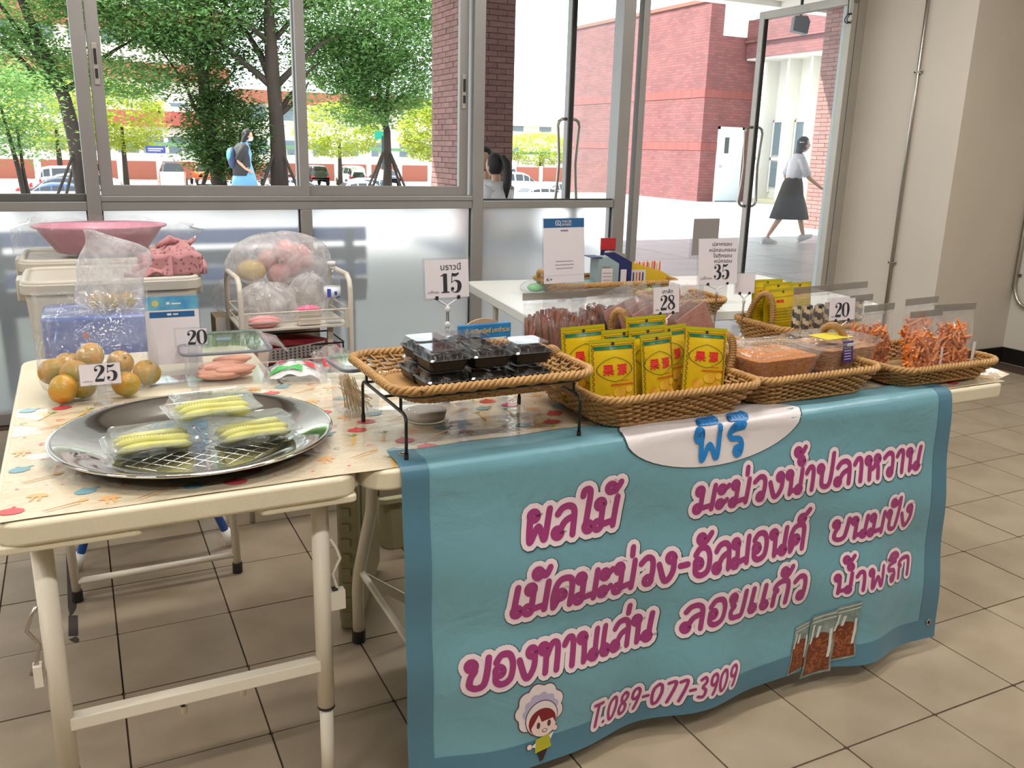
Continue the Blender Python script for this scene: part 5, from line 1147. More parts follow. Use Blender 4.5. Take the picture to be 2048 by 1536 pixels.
obj('lid_edges', MB().tube([(p[0], p[1], .042) for p in rrect(.074, .074, .008, 2)], .0007, 4, closed=True).tube([(p[0], p[1], .0235) for p in rrect(.090, .090, .008, 2)], .0009, 4, closed=True), M['plash'], proto)
spots = []
for r_ in range(2):
    for c in range(3): spots.append((.628 + c * .094, 1.575 + r_ * .094, 0))
for c in range(3): spots.append((.632 + c * .094, 1.577, 1))
spots += [(.636, 1.672, 1), (.728, 1.674, 1)]
nm_r = {(0, 0): 'lower row at the basket front', (1, 0): 'lower row at the back', (0, 1): 'upper row at the basket front', (1, 1): 'upper row at the back'}; nm_c = ['left', 'middle', 'right']
for i, (x, y, l) in enumerate(spots):
    lab = 'clear lidded brownie box, %s, %s one' % (nm_r[(0 if y < 1.62 else 1, l)], nm_c[[q for q in (0, 1, 2) if abs(x - (.632 + q * .094)) < .02][0]])
    if i == 0: o = proto; o['label'] = lab; o.location = (x, y, .8605)
    else: o = dup(proto, (x, y, .8605 + l * .043), R(random.uniform(-4, 4)), lab)
# ---------------------------------------------------------------- nut packets
YEL = mat('yellow_foil', srgb(196, 172, 20), .25, c2=srgb(190, 148, 18), vscale=9, bump=.25, bscale=22); YEG = mat('yellow_rim_foil', srgb(166, 158, 24), .3)
PG, PR, PD, PN, PW2 = mat('pack_green', srgb(8, 92, 60), .3), mat('pack_red', srgb(196, 34, 34), .35), mat('pack_olive', srgb(70, 84, 30), .4), mat('pack_nut', srgb(222, 180, 60), .35, c2=srgb(196, 128, 40), vscale=30), mat('pack_brown', srgb(120, 40, 24), .4)
def packet(lab, loc, rz, lean, front=True, W_=.122, H_=.170, roll=0):
    t = thing('nut_packet', lab, 'packet', loc, rz, None); t.rotation_euler = (lean, roll, rz)
    def sf(sgn): return lambda u, v: ((u - .5) * W_, sgn * (.0008 + .011 * (sin(pi * min(1, max(0, u))) ** .8) * (sin(pi * min(1, max(0, v * 1.12))) ** .7 if v * 1.12 < 1 else 0) + .0012 * sin(u * 17 + v * 9) * sin(pi * u) * sin(pi * v)), v * H_)
    fr_ = sf(-1)
    obj('pouch', MB().grid(sf(-1), 14, 16).grid(lambda u, v: sf(1)(1 - u, v), 14, 16), YEL, t, smooth=True)
    def on(mb, o): mb.v = [tuple(Vector(fr_(p[0] / W_ + .5, p[1] / H_)) + Vector((0, -o - p[2], 0))) for p in mb.v]; return mb
    rim = MB()
    for a, b, c, d in ((-.5, -.46, 0, 1), (.46, .5, 0, 1), (-.46, .46, .955, 1)):
        rim.grid(lambda u, v: (W_ * (a + (b - a) * u), H_ * (c + (d - c) * v), 0), 3, 14)
    obj('seal', on(rim, .0006), YEG, t)
    obj('hang_hole', on(MB().add([(p[0], p[1], 0) for p in blob(0, H_ * .935, .004, 10)], [tuple(range(10))]), .0022), M['ink'], t)
    if front:
        obj('green_band', on(MB().grid(lambda u, v: (W_ * (-.42 + .84 * u), H_ * (.86 + .045 * v), 0), 10, 2), .0012), PG, t)
        ck = MB(); n = 26
        for i in range(n):
            z = H_ * (.04 + .90 * i / n)
            for sx in (-.445, .445):
                for q in (0, 1): x = W_ * sx + (.0014 if (i + q) % 2 else -.0014); ck.add([(x - .0012, z + q * .002, 0), (x + .0012, z + q * .002, 0), (x + .0012, z + .0024 + q * .002, 0), (x - .0012, z + .0024 + q * .002, 0)], [(0, 1, 2, 3)])
        for i in range(30):
            x = W_ * (-.43 + .86 * i / 30); z = H_ * .912 + (.0013 if i % 2 else 0); ck.add([(x, z, 0), (x + .0024, z, 0), (x + .0024, z + .0018, 0), (x, z + .0018, 0)], [(0, 1, 2, 3)])
        obj('check_border', on(ck, .0013), PW2, t)
        el = MB()
        for i in range(28):
            a, b = 2 * pi * i / 28, 2 * pi * (i + 1) / 28
            def ep(a, k): 
                rx, rz_ = .046 * k, .028 * k; cx_ = cos(a); sz_ = sin(a) * (1 - .25 * abs(cos(a))); return (rx * cx_, H_ * .60 + rz_ * sz_, 0)
            el.add([ep(a, 1), ep(b, 1), ep(b, .955), ep(a, .955)], [(0, 1, 2, 3)])
        obj('oval_line', on(el, .0013), PD, t)
        obj('brand_text', on(fit('果 源', -.030, .030, H_ * .54, .014, .035, .0002), .0016), PR, t)
        tl_ = MB()
        for (xa, xb, za) in ((-.012, .048, .40), (-.012, .05, .385), (.012, .034, .445)): tl_.grid(lambda u, v: (xa + (xb - xa) * u, H_ * za + .0012 * v, 0), 6, 1)
        obj('red_lines', on(tl_, .0013), PR, t)
        nb = MB()
        for (x, z, r_) in ((-.018, .20, .014), (.010, .27, .015), (.030, .17, .015), (.004, .10, .016), (-.030, .09, .013), (.036, .30, .010), (.040, .07, .012)):
            c = (x, z * H_ + .004, 0); nb.add([(x + r_ * cos(q), z * H_ + .004 + r_ * .8 * sin(q), 0) for q in [2 * pi * i / 14 for i in range(14)]], [tuple(range(14))])
        obj('printed_nuts', on(nb, .0011), PN, t)
    else:
        bl_ = MB()
        for i in range(9): bl_.grid(lambda u, v: (-.045 + .09 * u, H_ * (.18 + .055 * i) + .001 * v, 0), 6, 1)
        obj('small_print', on(bl_, .0013), PD, t); obj('red_marks', on(MB().grid(lambda u, v: (-.035 + .014 * u, H_ * .74 + .008 * v, 0), 2, 2).grid(lambda u, v: (-.018 + .014 * u, H_ * .74 + .008 * v, 0), 2, 2), .0013), PR, t)
        obj('panel_line', on(MB().grid(lambda u, v: (-.053 + .106 * u, H_ * .84 + .001 * v, 0), 8, 1), .0013), PD, t)
    return t
Zb = .759
packet('yellow nut packet at the back left of its basket, half covered', (1.028, 1.668, Zb + .012), R(4), R(-8))
packet('yellow nut packet leaning behind the front left packet', (1.115, 1.632, Zb + .006), R(2), R(-8))
packet('yellow nut packet standing nearest the front at the left of the basket', (1.046, 1.572, Zb), R(-3), R(-9), W_=.117)
packet('yellow nut packet at the very back in the middle, only its top showing', (1.235, 1.715, Zb + .014), R(3), R(-8))
packet('yellow nut packet second from the front of the middle stack', (1.180, 1.628, Zb + .008), R(6), R(-8), W_=.112)
packet('yellow nut packet at the front of the middle stack', (1.178, 1.585, Zb), R(8), R(-9), W_=.098)
packet('yellow nut packet tucked sideways between the middle stack and the right one', (1.262, 1.655, Zb), R(10), R(-8))
packet('yellow nut packet tilted at the right end of its basket', (1.306, 1.590, Zb + .004), R(-12), R(-11), W_=.108, roll=R(5))
packet('yellow packet seen from its printed back in the rear basket', (1.985, 2.05, .762), R(8), R(-6), False, .125, .165)
packet('yellow packet behind the one turned back to front', (1.995, 2.085, .772), R(4), R(-6), False, .125, .168)
packet('yellow packet leaning far back left of the black sign stem', (1.985, 2.12, .780), R(-2), R(-8), False, .125, .165)
packet('yellow packet standing alone behind the striped roll pouch', (2.16, 2.16, .7675), R(4), R(-6), False, .11, .155)
# ---------------------------------------------------------------- boxes of shredded snack (basket in the middle)
FL = mat('orange_brown_floss', srgb(216, 142, 66), .8, c2=srgb(180, 100, 42), vscale=120, bump=.8, bscale=200); CR = mat('pale_brown_crisps', srgb(206, 156, 108), .6, c2=srgb(140, 86, 54), vscale=60, bump=.7, bscale=80, stretch=(1, 1, 4))
def snackbox(lab, loc, rz, fill, w, d, h, sticker=False):
    t = thing('plastic_food_box', lab, 'food box', loc, rz)
    obj('box', frus(MB(), w * .76, d * .76, w * .95, d * .95, .001, h, .02, cap1=False), M['plas'], t, smooth=False)
    obj('rim', MB().tube([(p[0], p[1], h) for p in rrect(w, d, .025, 4)], .003, 6, closed=True), M['plash'], t, smooth=True)
    obj('contents', frus(MB(), w * .72, d * .72, w * .88, d * .88, .006, h * .82, .02), fill, t)
    lid = obj('lid', frus(frus(MB(), w, d, w * .97, d * .97, h + .001, h + .006, .022, cap0=False, cap1=False), w * .9, d * .9, w * .88, d * .88, h + .006, h + .009, .022, cap0=False), M['plas'], t)
    if sticker:
        st = MB().box((-w * .18, -d * .485, h * .30), (-w * .01, -d * .475, h + .0)).xf(Matrix.Rotation(R(-6), 4, 'X')); obj('purple_label', st, mat('purple_label', srgb(62, 38, 110), .3), t)
        obj('barcode', MB().box((-w * .17, -d * .505, h * .96), (-w * .03, -d * .497, h * 1.06)), M['paper'], t)
        obj('yellow_label', MB().box((-w * .32, -d * .30, h + .0095), (w * .12, d * .10, h + .0105)), mat('yellow_label', srgb(206, 190, 50), .3), t)
        g_ = MB()
        for k in range(5): g_.box((-w * .16, -d * .4875 , h * (.40 + .09 * k)), (-w * .05, -d * .486, h * (.42 + .09 * k)))
        obj('label_print', g_.xf(Matrix.Rotation(R(-6), 4, 'X')), M['paper'], t)
    return t
snackbox('clear box of orange brown floss at the left of the middle basket, topmost', (1.535, 1.625, .785), R(3), FL, .235, .17, .078)
snackbox('clear box of brown crisps with a purple label and barcode', (1.775, 1.655, .785), R(4), CR, .225, .17, .080, True)
snackbox('lower clear box under the orange brown floss', (1.525, 1.625, .7605), R(3), FL, .235, .17, .018)
snackbox('lower clear box under the labelled crisps', (1.75, 1.65, .7605), R(3), CR, .22, .17, .018)
# ---------------------------------------------------------------- pouches
def pouch(lab, loc, rz, w, h, d, fill_fn, name='zip_pouch', lean=0, gusset=True, side_label=False):
    t = thing(name, lab, 'pouch', loc, rz); t.rotation_euler = (lean, 0, rz)
    def sec(v):  # half depth at height fraction v
        return d / 2 * (1 - .15 * v) * (1 if v < .55 else max(0, 1 - ((v - .55) / .27)) if v < .82 else 0)
    b = MB()
    for s in (-1, 1):
        def f(u, v):
            x = (u - .5) * w * (.86 + .14 * v); dd = sec(v); e = min(u, 1 - u) * 6; e = min(1, e)
            return (x, s * (.0005 + dd * (.35 + .65 * e)) + .0015 * sin(u * 22 + v * 8 + s) * (1 - v * .5), v * h)
        b.grid(f if s > 0 else (lambda u, v: f(1 - u, v)), 14, 20)
    obj('film', b, M['plas'], t, smooth=True)
    obj('zip_strip', MB().box((-w * .49, -.0025, h * .855), (w * .49, .0025, h * .865)).box((-w * .49, -.0025, h * .875), (w * .49, .0025, h * .882)), M['plash'], t)
    obj('top_band', MB().box((-w * .5, -.0015, h * .90), (w * .5, .0015, h)), clearm('milky_band', (.8, .8, .8), .2, film=.35, filmc=(.6, .58, .55)) if 'mb' not in M else M['mb'], t)
    fill_fn(t, w, h, d)
    if side_label: obj('side_label', MB().box((w * .40, -d * .42, h * .12), (w * .47, -d * .40, h * .42)), M['paper'], t); 
    return t
M['mb'] = clearm('milky_band', (.66, .64, .62), .15, film=.30, filmc=(.45, .42, .39))
STK = mat('orange_stick', srgb(228, 140, 62), .5, c2=srgb(206, 112, 44), vscale=14, rnd=.1)
def sticks(seed, top=.62, n=210):
    def f(t, w, h, d):
        rn = random.Random(seed); b = MB()
        for i in range(n):
            z = .008 + (h * top) * (rn.random() ** .9); x = rn.uniform(-.40, .40) * w * (1 - .15 * z / h); y = rn.uniform(-.36, .36) * d
            if z > h * top * .8 and abs(x) > w * .25: continue
            L_ = rn.uniform(.034, .052); dr = Vector((rn.uniform(-1, 1), rn.uniform(-.35, .35), rn.uniform(-1, 1))).normalized()
            c = Vector((x, y, z)); a = c - dr * L_ / 2; e = c + dr * L_ / 2
            a.x = max(-w * .42, min(w * .42, a.x)); e.x = max(-w * .42, min(w * .42, e.x)); a.y = max(-d * .42, min(d * .42, a.y)); e.y = max(-d * .42, min(d * .42, e.y)); a.z = max(.004, a.z); e.z = max(.004, e.z)
            b.tube([a, e], .0036, 4)
        obj('orange_sticks', b, STK, t)['kind'] = 'stuff'
    return f
pouch('bag of orange sticks at the right end of the last basket, its top the highest', (2.178, 1.600, .7585), R(-4), .155, .185, .058, sticks(1), 'snack_bag', side_label=True)
pouch('bag of orange sticks left of the rightmost bag', (2.038, 1.580, .7585), R(2), .130, .178, .055, sticks(2, .56), 'snack_bag', side_label=True)
pouch('bag of orange sticks behind and left, darker in its shadow', (1.955, 1.665, .7585), R(6), .13, .185, .045, sticks(3, .6), 'snack_bag')
pouch('bag of orange sticks standing at the back of the last basket', (2.16, 1.695, .7585), R(5), .15, .188, .045, sticks(4, .6), 'snack_bag')
pouch('clear bag with a few orange sticks behind the labelled crisps box', (2.085, 1.845, .745), R(4), .10, .19, .045, sticks(5, .4, 90), 'snack_bag')
MEAT = mat('dried_meat', srgb(128, 66, 34), .45, c2=srgb(78, 34, 20), vscale=40, bump=.7, bscale=60, stretch=(3, 3, .4))
def meat(seed):
    def f(t, w, h, d):
        rn = random.Random(seed); b = MB()
        for i in range(150):
            x = rn.uniform(-.41, .41) * w; y = rn.uniform(-.36, .36) * d; zz = h * (.78 - .9 * (x / w) ** 2) * rn.uniform(.8, 1); pts = [(x + rn.uniform(-.012, .012), y, .006), (x + rn.uniform(-.01, .01), y, zz * .5), (x + rn.uniform(-.012, .012), y, zz)]
            b.tube(pts, [.006, .009, .005], 5)
        obj('dried_strips', b, MEAT, t, smooth=True)['kind'] = 'stuff'
    return f
pouch('clear pouch of dark red dried strips at the left of the back row', (1.175, 2.09, .7455), R(-2), .20, .205, .07, meat(1))
pouch('clear pouch of dark red dried strips right of the first one', (1.345, 2.13, .7455), R(4), .20, .20, .07, meat(2))
BK, CRM = mat('dark_wafer', (.018, .012, .010), .5), mat('cream_wafer', srgb(196, 176, 142), .6)
def rolls(seed):
    def f(t, w, h, d):
        rn = random.Random(seed); n = int(w / .026)
        for i in range(n):
            x = (i - (n - 1) / 2) * .0248; y = (-.008 if i % 2 else .006); b = MB(); L_ = h * .68; k0 = 0; ns = 40; nc = 8
            for a_ in range(ns + 1):
                for c in range(nc): q = 2 * pi * c / nc; b.v.append((x + .0118 * cos(q), y + .0118 * sin(q), .006 + L_ * a_ / ns))
            for a_ in range(ns):
                for c in range(nc):
                    b.f.append((a_ * nc + c, a_ * nc + (c + 1) % nc, (a_ + 1) * nc + (c + 1) % nc, (a_ + 1) * nc + c)); b.m.append(1 if ((a_ / ns * 4.0 + c / nc) % 1.0) < .42 else 0)
            obj('striped_roll', b, [BK, CRM], t, smooth=True)
    return f
pouch('clear pouch of black and cream striped rolls behind the crisps box', (1.985, 1.945, .7455), R(3), .155, .205, .045, rolls(1))
pouch('clear pouch of striped rolls behind the lower 20 price card', (2.155, 1.965, .7455), R(5), .185, .205, .045, rolls(2))
# sealed brown sheets leaning in the rear basket
SH = mat('brown_pink_sheet', srgb(168, 112, 94), .55, c2=srgb(148, 92, 76), vscale=60, bump=.3, bscale=120)
for i in range(6):
    t = thing('sealed_snack_sheet', ['frontmost', 'second', 'third', 'fourth', 'fifth', 'rearmost'][i] + ' of the sealed brown sheets leaning in the rear basket', 'snack', (1.600 - .034 * i, 1.945 + .026 * i, .772), 0, 'sealed brown sheets')
    t.rotation_euler = (R(-10), R(-24 + i * 1.5), R(10))
    obj('sheet', MB().box((-.062, -.003, .004), (.062, .004, .140)), SH, t, bevel=.002)
    obj('wrapper', MB().grid(lambda u, v: ((u - .5) * .140, -.007 - .002 * sin(u * 30 + v * 7 + i), v * .165), 12, 12).grid(lambda u, v: ((u - .5) * .140, .008 + .002 * sin(u * 26 + v * 9), v * .165), 12, 12), M['plas'], t, smooth=True)
    obj('crimped_top', MB().grid(lambda u, v: ((u - .5) * .145, .004 * sin(u * 60 + i), .165 + v * .022), 30, 2), M['bagc'], t, smooth=True)
# ---------------------------------------------------------------- price cards
def card(lab, name, cx, y, z0, w, h, fig, fh, fx, fy, lines=(), rz=0, stem='rod', base_z=.7425, plate=.004, small=True, tilt=R(-6)):
    t = thing(name, lab, 'price card', (cx, y, base_z), rz)
    z = z0 - base_z
    Mx = Matrix.Translation((0, 0, z)) @ Matrix.Rotation(tilt, 4, 'X')
    obj('card', MB().box((-w / 2, -.0006, 0), (w / 2, .0006, h)).xf(Mx), M['paper'], t)
    obj('clear_sleeve', MB().box((-w / 2 - plate, .0016, -plate), (w / 2 + plate, .0024, h + plate)).xf(Mx), M['acryl'], t)
    if fig:
        obj('figures', figures(fig, -w / 2 + fx * w, fy * h, fh * h, 1.08).xf(Mx @ Matrix.Translation((0, -.0012, 0)) @ UP), M['ink'], t)
    for (s, x0, x1, yy, hh) in lines: obj('writing', fit(s, -w / 2 + x0 * w, -w / 2 + x1 * w, yy * h, hh * h, 0, .0001).xf(Mx @ Matrix.Translation((0, -.0012, 0)) @ UP), M['ink'], t)
    if small: obj('small_writing', fit('แพ็คละ', -w / 2 + .06 * w, -w / 2 + max(.2, fx - .03) * w, fy * h, .05 * h, 0, .0001).xf(Mx @ Matrix.Translation((0, -.0012, 0)) @ UP), M['inkg'], t)
    for sx in (-.25, .25): obj('clip', MB().box((sx * w - .003, -.003, -.004), (sx * w + .003, .005, .004)).xf(Mx), M['black'] if stem != 'plate' else M['acryl'], t)
    if stem == 'rod':
        cl = mat('clear_clip', srgb(200, 200, 205), .15, rnd=0) if 'clip' not in M else M['clip']; M['clip'] = cl
        obj('yoke', MB().tube([(-.25 * w, .001, z - .003), (0, .001, z - .018), (.25 * w, .001, z - .003)], .0022, 6), cl, t)
        obj('joint', MB().ell((0, 0, z - .026), (.006, .005, .009)), cl, t, smooth=True)
        obj('stem', MB().tube([(-.002, 0, z - .03), (-.002, 0, .026)], .0014, 6).tube([(.002, 0, z - .03), (.002, 0, .026)], .0014, 6), M['steel'], t)
        obj('lower_joint', MB().ell((0, 0, .026), (.006, .005, .009)), cl, t, smooth=True)
        obj('clip_base', MB().lathe([(.016, 0), (.016, .004), (.007, .010), (.006, .02)], 16), M['acryl'], t, smooth=True)
    else:
        obj('stand', MB().prism([(-.011, z), (.011, z), (.009, .022), (.020, .002), (-.020, .002), (-.009, .022)], -.002, .002, 0, 'y'), M['acryl'], t)
        obj('foot', MB().box((-.020, -.016, .0), (.020, .020, .003)), M['acryl'], t)
    return t
card('price card reading 25 in front of the mandarins', 'price_card', .0185, 2.105, .792, .084, .047, '25', .78, .34, .16, stem='plate', tilt=R(-8))
card('price card reading 15 on a clip stem above the brownies', 'price_card', .700, 1.715, 1.018, .100, .080, '15', .52, .34, .13, [('บราวนี่', .36, .82, .74, .12)], base_z=.932)
card('price card reading 28 above the sealed brown sheets', 'price_card', 1.400, 1.88, .914, .086, .070, '28', .56, .24, .12, [('เกาลัด', .33, .74, .76, .11)], base_z=.7425, rz=R(3))
card('tall price card reading 35 with four lines of writing above it', 'price_card', 1.765, 2.12, .942, .143, .138, '35', .33, .38, .10, [('ปลากรอบ', .34, .84, .84, .06), ('หมึกอบกรอบ', .27, .95, .71, .06), ('โรตีกรอบ', .37, .85, .585, .06), ('หมึกรอบ', .40, .85, .465, .06)], rz=R(-4))
card('price card reading 20 in front of the striped roll pouches', 'price_card', 1.965, 1.80, .874, .095, .062, '20', .66, .20, .16, rz=R(-3))
card('blank back of a white card left of the yellow packs', 'price_card', 1.885, 2.13, .905, .066, .062, '', 0, 0, 0, rz=R(-14), small=False)
t = thing('sign_plate', 'grey plastic sign plate standing behind the tall 35 card', 'sign', (1.80, 2.24, .7455))
obj('plate', MB().box((-.05, -.0015, .27), (.05, .0015, .385)), mat('grey_plate', srgb(140, 134, 132), .4), t); obj('sleeve', MB().box((-.058, .002, .26), (.058, .004, .395)), M['acryl'], t); obj('stem', MB().box((-.008, -.001, 0), (.008, .003, .27)), M['acryl'], t); obj('foot', MB().box((-.04, -.03, 0), (.04, .03, .003)), M['acryl'], t)
# payment sign with blue header
bh = mat('header_blue', srgb(34, 88, 136), .4)
def paysign(lab, cx, y, z0, w, h, base_z, rz, rest=True, kind=0):
    t = thing('payment_sign', lab, 'sign', (cx, y, base_z), rz); z = z0 - base_z; Mx = Matrix.Translation((0, 0, z)) @ Matrix.Rotation(R(-5), 4, 'X')
    obj('card', MB().box((-w / 2, -.0006, 0), (w / 2, .0006, h)).xf(Mx), M['paper'], t)
    obj('acrylic_sheet', MB().box((-w / 2 - .003, .0015, -z * .98), (w / 2 + .003, .0035, h + .003)).xf(Mx) if rest else MB().box((-w / 2 - .003, .0015, -.003), (w / 2 + .003, .0035, h + .003)).xf(Mx), M['acryl'], t)
    obj('foot', MB().box((-w / 2, -.03, 0), (w / 2, .04, .003)), M['acryl'], t)
    F = Mx @ Matrix.Translation((0, -.0012, 0)) @ UP
    if kind == 0:
        obj('header', MB().box((-w / 2, -.0009, h * .86), (w / 2, -.0006, h)).xf(Mx), bh, t)
        obj('header_text', fit('THAI QR', -.008, .026, h * .935, .0052, 0, .0001).xf(F).add(fit('PAYMENT', -.008, .026, h * .885, .0052, 0, .0001).xf(F).v, fit('PAYMENT', -.008, .026, h * .885, .0052, 0, .0001).f), M['paper'], t)
        obj('header_logo', ribbon([[(-.028, h * .90, .002), (-.028, h * .955, .002), (-.014, h * .955, .002), (-.014, h * .905, .002), (-.028, h * .90, .002)], [(-.020, h * .91, .002), (-.010, h * .885, .002)], [(-.024, h * .93, .003), (-.018, h * .93, .003)]]).xf(F), M['paper'], t)
        obj('small_badge', MB().box((-.012, -.0009, h * .80), (.014, -.0006, h * .825)).xf(Mx), mat('badge_grey', srgb(120, 120, 150), .4), t)
        g = MB()
        for zz, a, b in ((.33, -.03, .03), (.275, -.032, .034), (.22, -.028, .03)): g.box((a, -.0009, h * zz), (b, -.0006, h * zz + .003)) 
        g.box((-w / 2, -.0009, h * .12), (w / 2, -.0006, h * .122)); obj('small_writing', g.xf(Mx), mat('ink_light', srgb(150, 146, 154), .5), t)
        obj('mark', fit('K+', -w * .44, -w * .30, h * .04, .007, 0, .0001).xf(F), M['ink'], t)
    else:
        obj('blue_header', MB().box((-w / 2, -.0009, h * .80), (w / 2, -.0006, h)).xf(Mx), mat('sky_header', srgb(58, 128, 176), .4, c2=srgb(110, 170, 190), vscale=24), t)
        obj('blue_strip', MB().box((-w * .42, -.0009, h * .69), (w * .42, -.0006, h * .775)).xf(Mx), bh, t)
        obj('orange_disc', MB().add([(p[0], p[1], 0) for p in blob(-w * .30, h * .90, .008, 14)], [tuple(range(14))]).xf(F), mat('sun_print', srgb(190, 180, 110), .4), t)
        obj('white_marks', MB().box((-.012, -.0012, h * .88), (-.004, -.0009, h * .915)).box((.0, -.0012, h * .88), (.022, -.0009, h * .90)).box((-.012, -.0012, h * .72), (-.002, -.0009, h * .75)).box((.002, -.0012, h * .725), (.014, -.0009, h * .745)).xf(Mx), M['paper'], t)
    return t
paysign('tall white payment card with a blue header standing behind the dried meat pouches', 1.265, 2.20, .955, .140, .185, .7455, R(4))
paysign('blue headed notice in an acrylic holder behind the 20 card at the left', .195, 2.28, .785, .125, .17, .7425, R(-2), kind=1)
card('price card reading 20 clipped before the blue headed notice', 'price_card', .212, 2.045, .882, .066, .036, '20', .90, .34, .02, stem='plate', rz=R(-2), base_z=.7425)
# ---------------------------------------------------------------- round tray with boxes of green mango
t = thing('round_tray', 'large round polished steel tray on the left table', 'tray', (.177, 1.750, .7466))
prof = [(.001, .0), (.165, .0), (.178, .002), (.20, .010), (.225, .020), (.245, .027), (.258, .0305), (.264, .0315), (.2665, .029), (.265, .0265), (.256, .026), (.24, .0215), (.2, .006), (.178, -.001), (.165, -.0015), (.001, -.0015)]
obj('dish', MB().lathe(prof, 96), M['chrome'], t, smooth=True)
qm = MB()
for a in (45, -45):
    ca, sa = cos(R(a)), sin(R(a))
    for i in range(-6, 7):
        o_ = i * .026; Lh = math.sqrt(max(0, .16 ** 2 - o_ ** 2))
        if Lh > .02: qm.tube([(ca * -Lh - sa * o_, sa * -Lh + ca * o_, .0), (ca * Lh - sa * o_, sa * Lh + ca * o_, .0)], .0007, 4)
obj('embossed_lattice', qm, M['chrome'], t, smooth=True)
MG = mat('green_mango_slice', srgb(206, 200, 92), .4, c2=srgb(226, 222, 130), vscale=26)
M['clam'] = clearm('clamshell_plastic', (.95, .96, .96), .06, film=.10, filmc=(.9, .93, .9), bump=.12, bscale=16)
def clam(lab, loc, rz, tilt=0):
    t = thing('clamshell_box', lab, 'food box', loc, rz); t.rotation_euler = (tilt, 0, rz); w, d = .166, .096
    obj('base', frus(MB(), w * .88, d * .82, w, d, .001, .020, .012, cap1=False), M['clam'], t)
    obj('lid', frus(MB(), w, d, w * .90, d * .80, .022, .044, .012, cap0=False), M['clam'], t)
    obj('flange', MB().prism(rrect(w + .014, d + .012, .012), .0195, .0215), M['clam'], t)
    obj('clasp', MB().box((-.014, -d / 2 - .012, .010), (.014, -d / 2 - .004, .026)), M['clam'], t)
    rb = MB()
    for i in range(26): rb.tube([(-w * .42 + i * w * .84 / 25, -d * .40, .0435), (-w * .42 + i * w * .84 / 25, -d * .40 - .004, .0400)], .0009, 4)
    obj('ribs', rb, M['clam'], t); obj('lid_edges', MB().tube([(p[0], p[1], .044) for p in rrect(w * .90, d * .80, .012, 3)], .0009, 4, closed=True).tube([(p[0], p[1], .0205) for p in rrect(w + .014, d + .012, .012, 3)], .0011, 4, closed=True), M['acryl'], t)
    rn = random.Random(hash(lab) % 99 + 1)
    rn = random.Random(len(lab))
    for i in range(5):
        y = (i - 2) * .0155; s = MB(); c0 = rn.uniform(-.004, .004)
        pts = [(-.068 + .0136 * k, y + c0 + .004 * sin(k * .5 + i), .010 + .006 * sin(pi * k / 10) + (.010 if i % 2 else .002)) for k in range(11)]
        s.tube(pts, [.003] + [.0085 + .001 * sin(k) for k in range(9)] + [.003], 7); obj('mango_slice', s, MG, t, smooth=True)
    return t
clam('clear box of yellow green mango slices at the left of the steel tray', (.095, 1.735, .7478), R(4))
clam('clear box of yellow green mango slices at the right of the steel tray', (.282, 1.735, .7478), R(10))
clam('clear box of yellow green mango slices resting on the other two boxes', (.212, 1.770, .7925), R(7))
# ---------------------------------------------------------------- mandarins
OR = mat('mandarin_peel', srgb(206, 140, 44), .35, c2=srgb(136, 132, 44), vscale=16, bump=.2, bscale=160, spec=.6)
LT_ = [('front left mandarin, half green, lowest in the bag', 126, 778, 0, .0375), ('left mandarin above the front left one', 106, 743, 2, .036), ('pale orange mandarin at the back left', 137, 728, 1, .034), ('yellow green mandarin left of the 25 card', 151, 748, 3, .037), ('topmost mandarin above the 25 card', 180, 712, 4, .037), ('mandarin under the left edge of the 25 card', 165, 775, 0, .033), ('green topped mandarin behind the right of the 25 card', 241, 726, 1, .035), ('mandarin at the right of the 25 card stem', 252, 768, 0, .035), ('rightmost mandarin with bright glints', 294, 745, 0, .036)]
for i, (lab, px, py, lv, r_) in enumerate(LT_):
    r_ *= .92
    if lv == 0: p = pz(px, py, .7425 + r_)
    else: p = pY(px, py, {1: 2.31, 2: 2.235, 3: 2.185, 4: 2.285}[lv])
    if i == 5: p = pz(px, py - 2, .7425 + r_) 
    p.z = max(p.z, .7425 + r_)
    t = thing('mandarin', lab, 'fruit', p); t.rotation_euler = (random.uniform(0, 1), random.uniform(0, 1), random.uniform(0, 6))
    obj('peel', MB().ell((0, 0, 0), (r_, r_, r_ * .9), 0, 20, 12, fn=lambda q: q * (1 - .10 * max(0, 1 - ((q.x ** 2 + q.y ** 2) ** .5) / .012) if q.z > 0 else 1)), OR, t, smooth=True)
    obj('stem_button', MB().ell((0, 0, r_ * .815), (.004, .004, .002), 0, 8, 5), mat('stem_green', srgb(70, 80, 30), .6) if i == 0 else bpy.data.materials['stem_green'], t)
def bag(name, lab, cat, loc, secs, mt, n=40, crk=.06, seed=0, rz=0, extra=None):
    t = thing(name, lab, cat, loc, rz); rn = random.Random(seed); ph = [rn.uniform(0, 6) for _ in range(8)]
    b = MB(); loft(b, secs, n, 0, False, lambda j, a: crk * (sin(5 * a + ph[j % 8]) * .5 + sin(9 * a + ph[(j + 3) % 8] + j) * .35 + sin(16 * a + j * 2) * .2))
    b.f.append(tuple(range(n))[::-1]); b.m.append(0)
    o = obj('film', b, mt, t, smooth=True); s = o.modifiers.new('s', 'SUBSURF'); s.levels = 1; s.render_levels = 1
    return t
def E3(z, rx, ry, dx=0, dy=0, tz=0): return ((dx, dy, z), (rx, 0, tz), (0, ry, 0))
t = bag('clear_produce_bag', 'clear tall plastic bag around the mandarins on the left table', 'bag', (.02, 2.235, .7428), [E3(0, .10, .07), E3(.012, .125, .09), E3(.05, .132, .095), E3(.10, .130, .085), E3(.15, .125, .05, 0, .01), E3(.20, .12, .025, 0, .02), E3(.24, .125, .010, 0, .03)], M['plas'], seed=2, crk=.05)
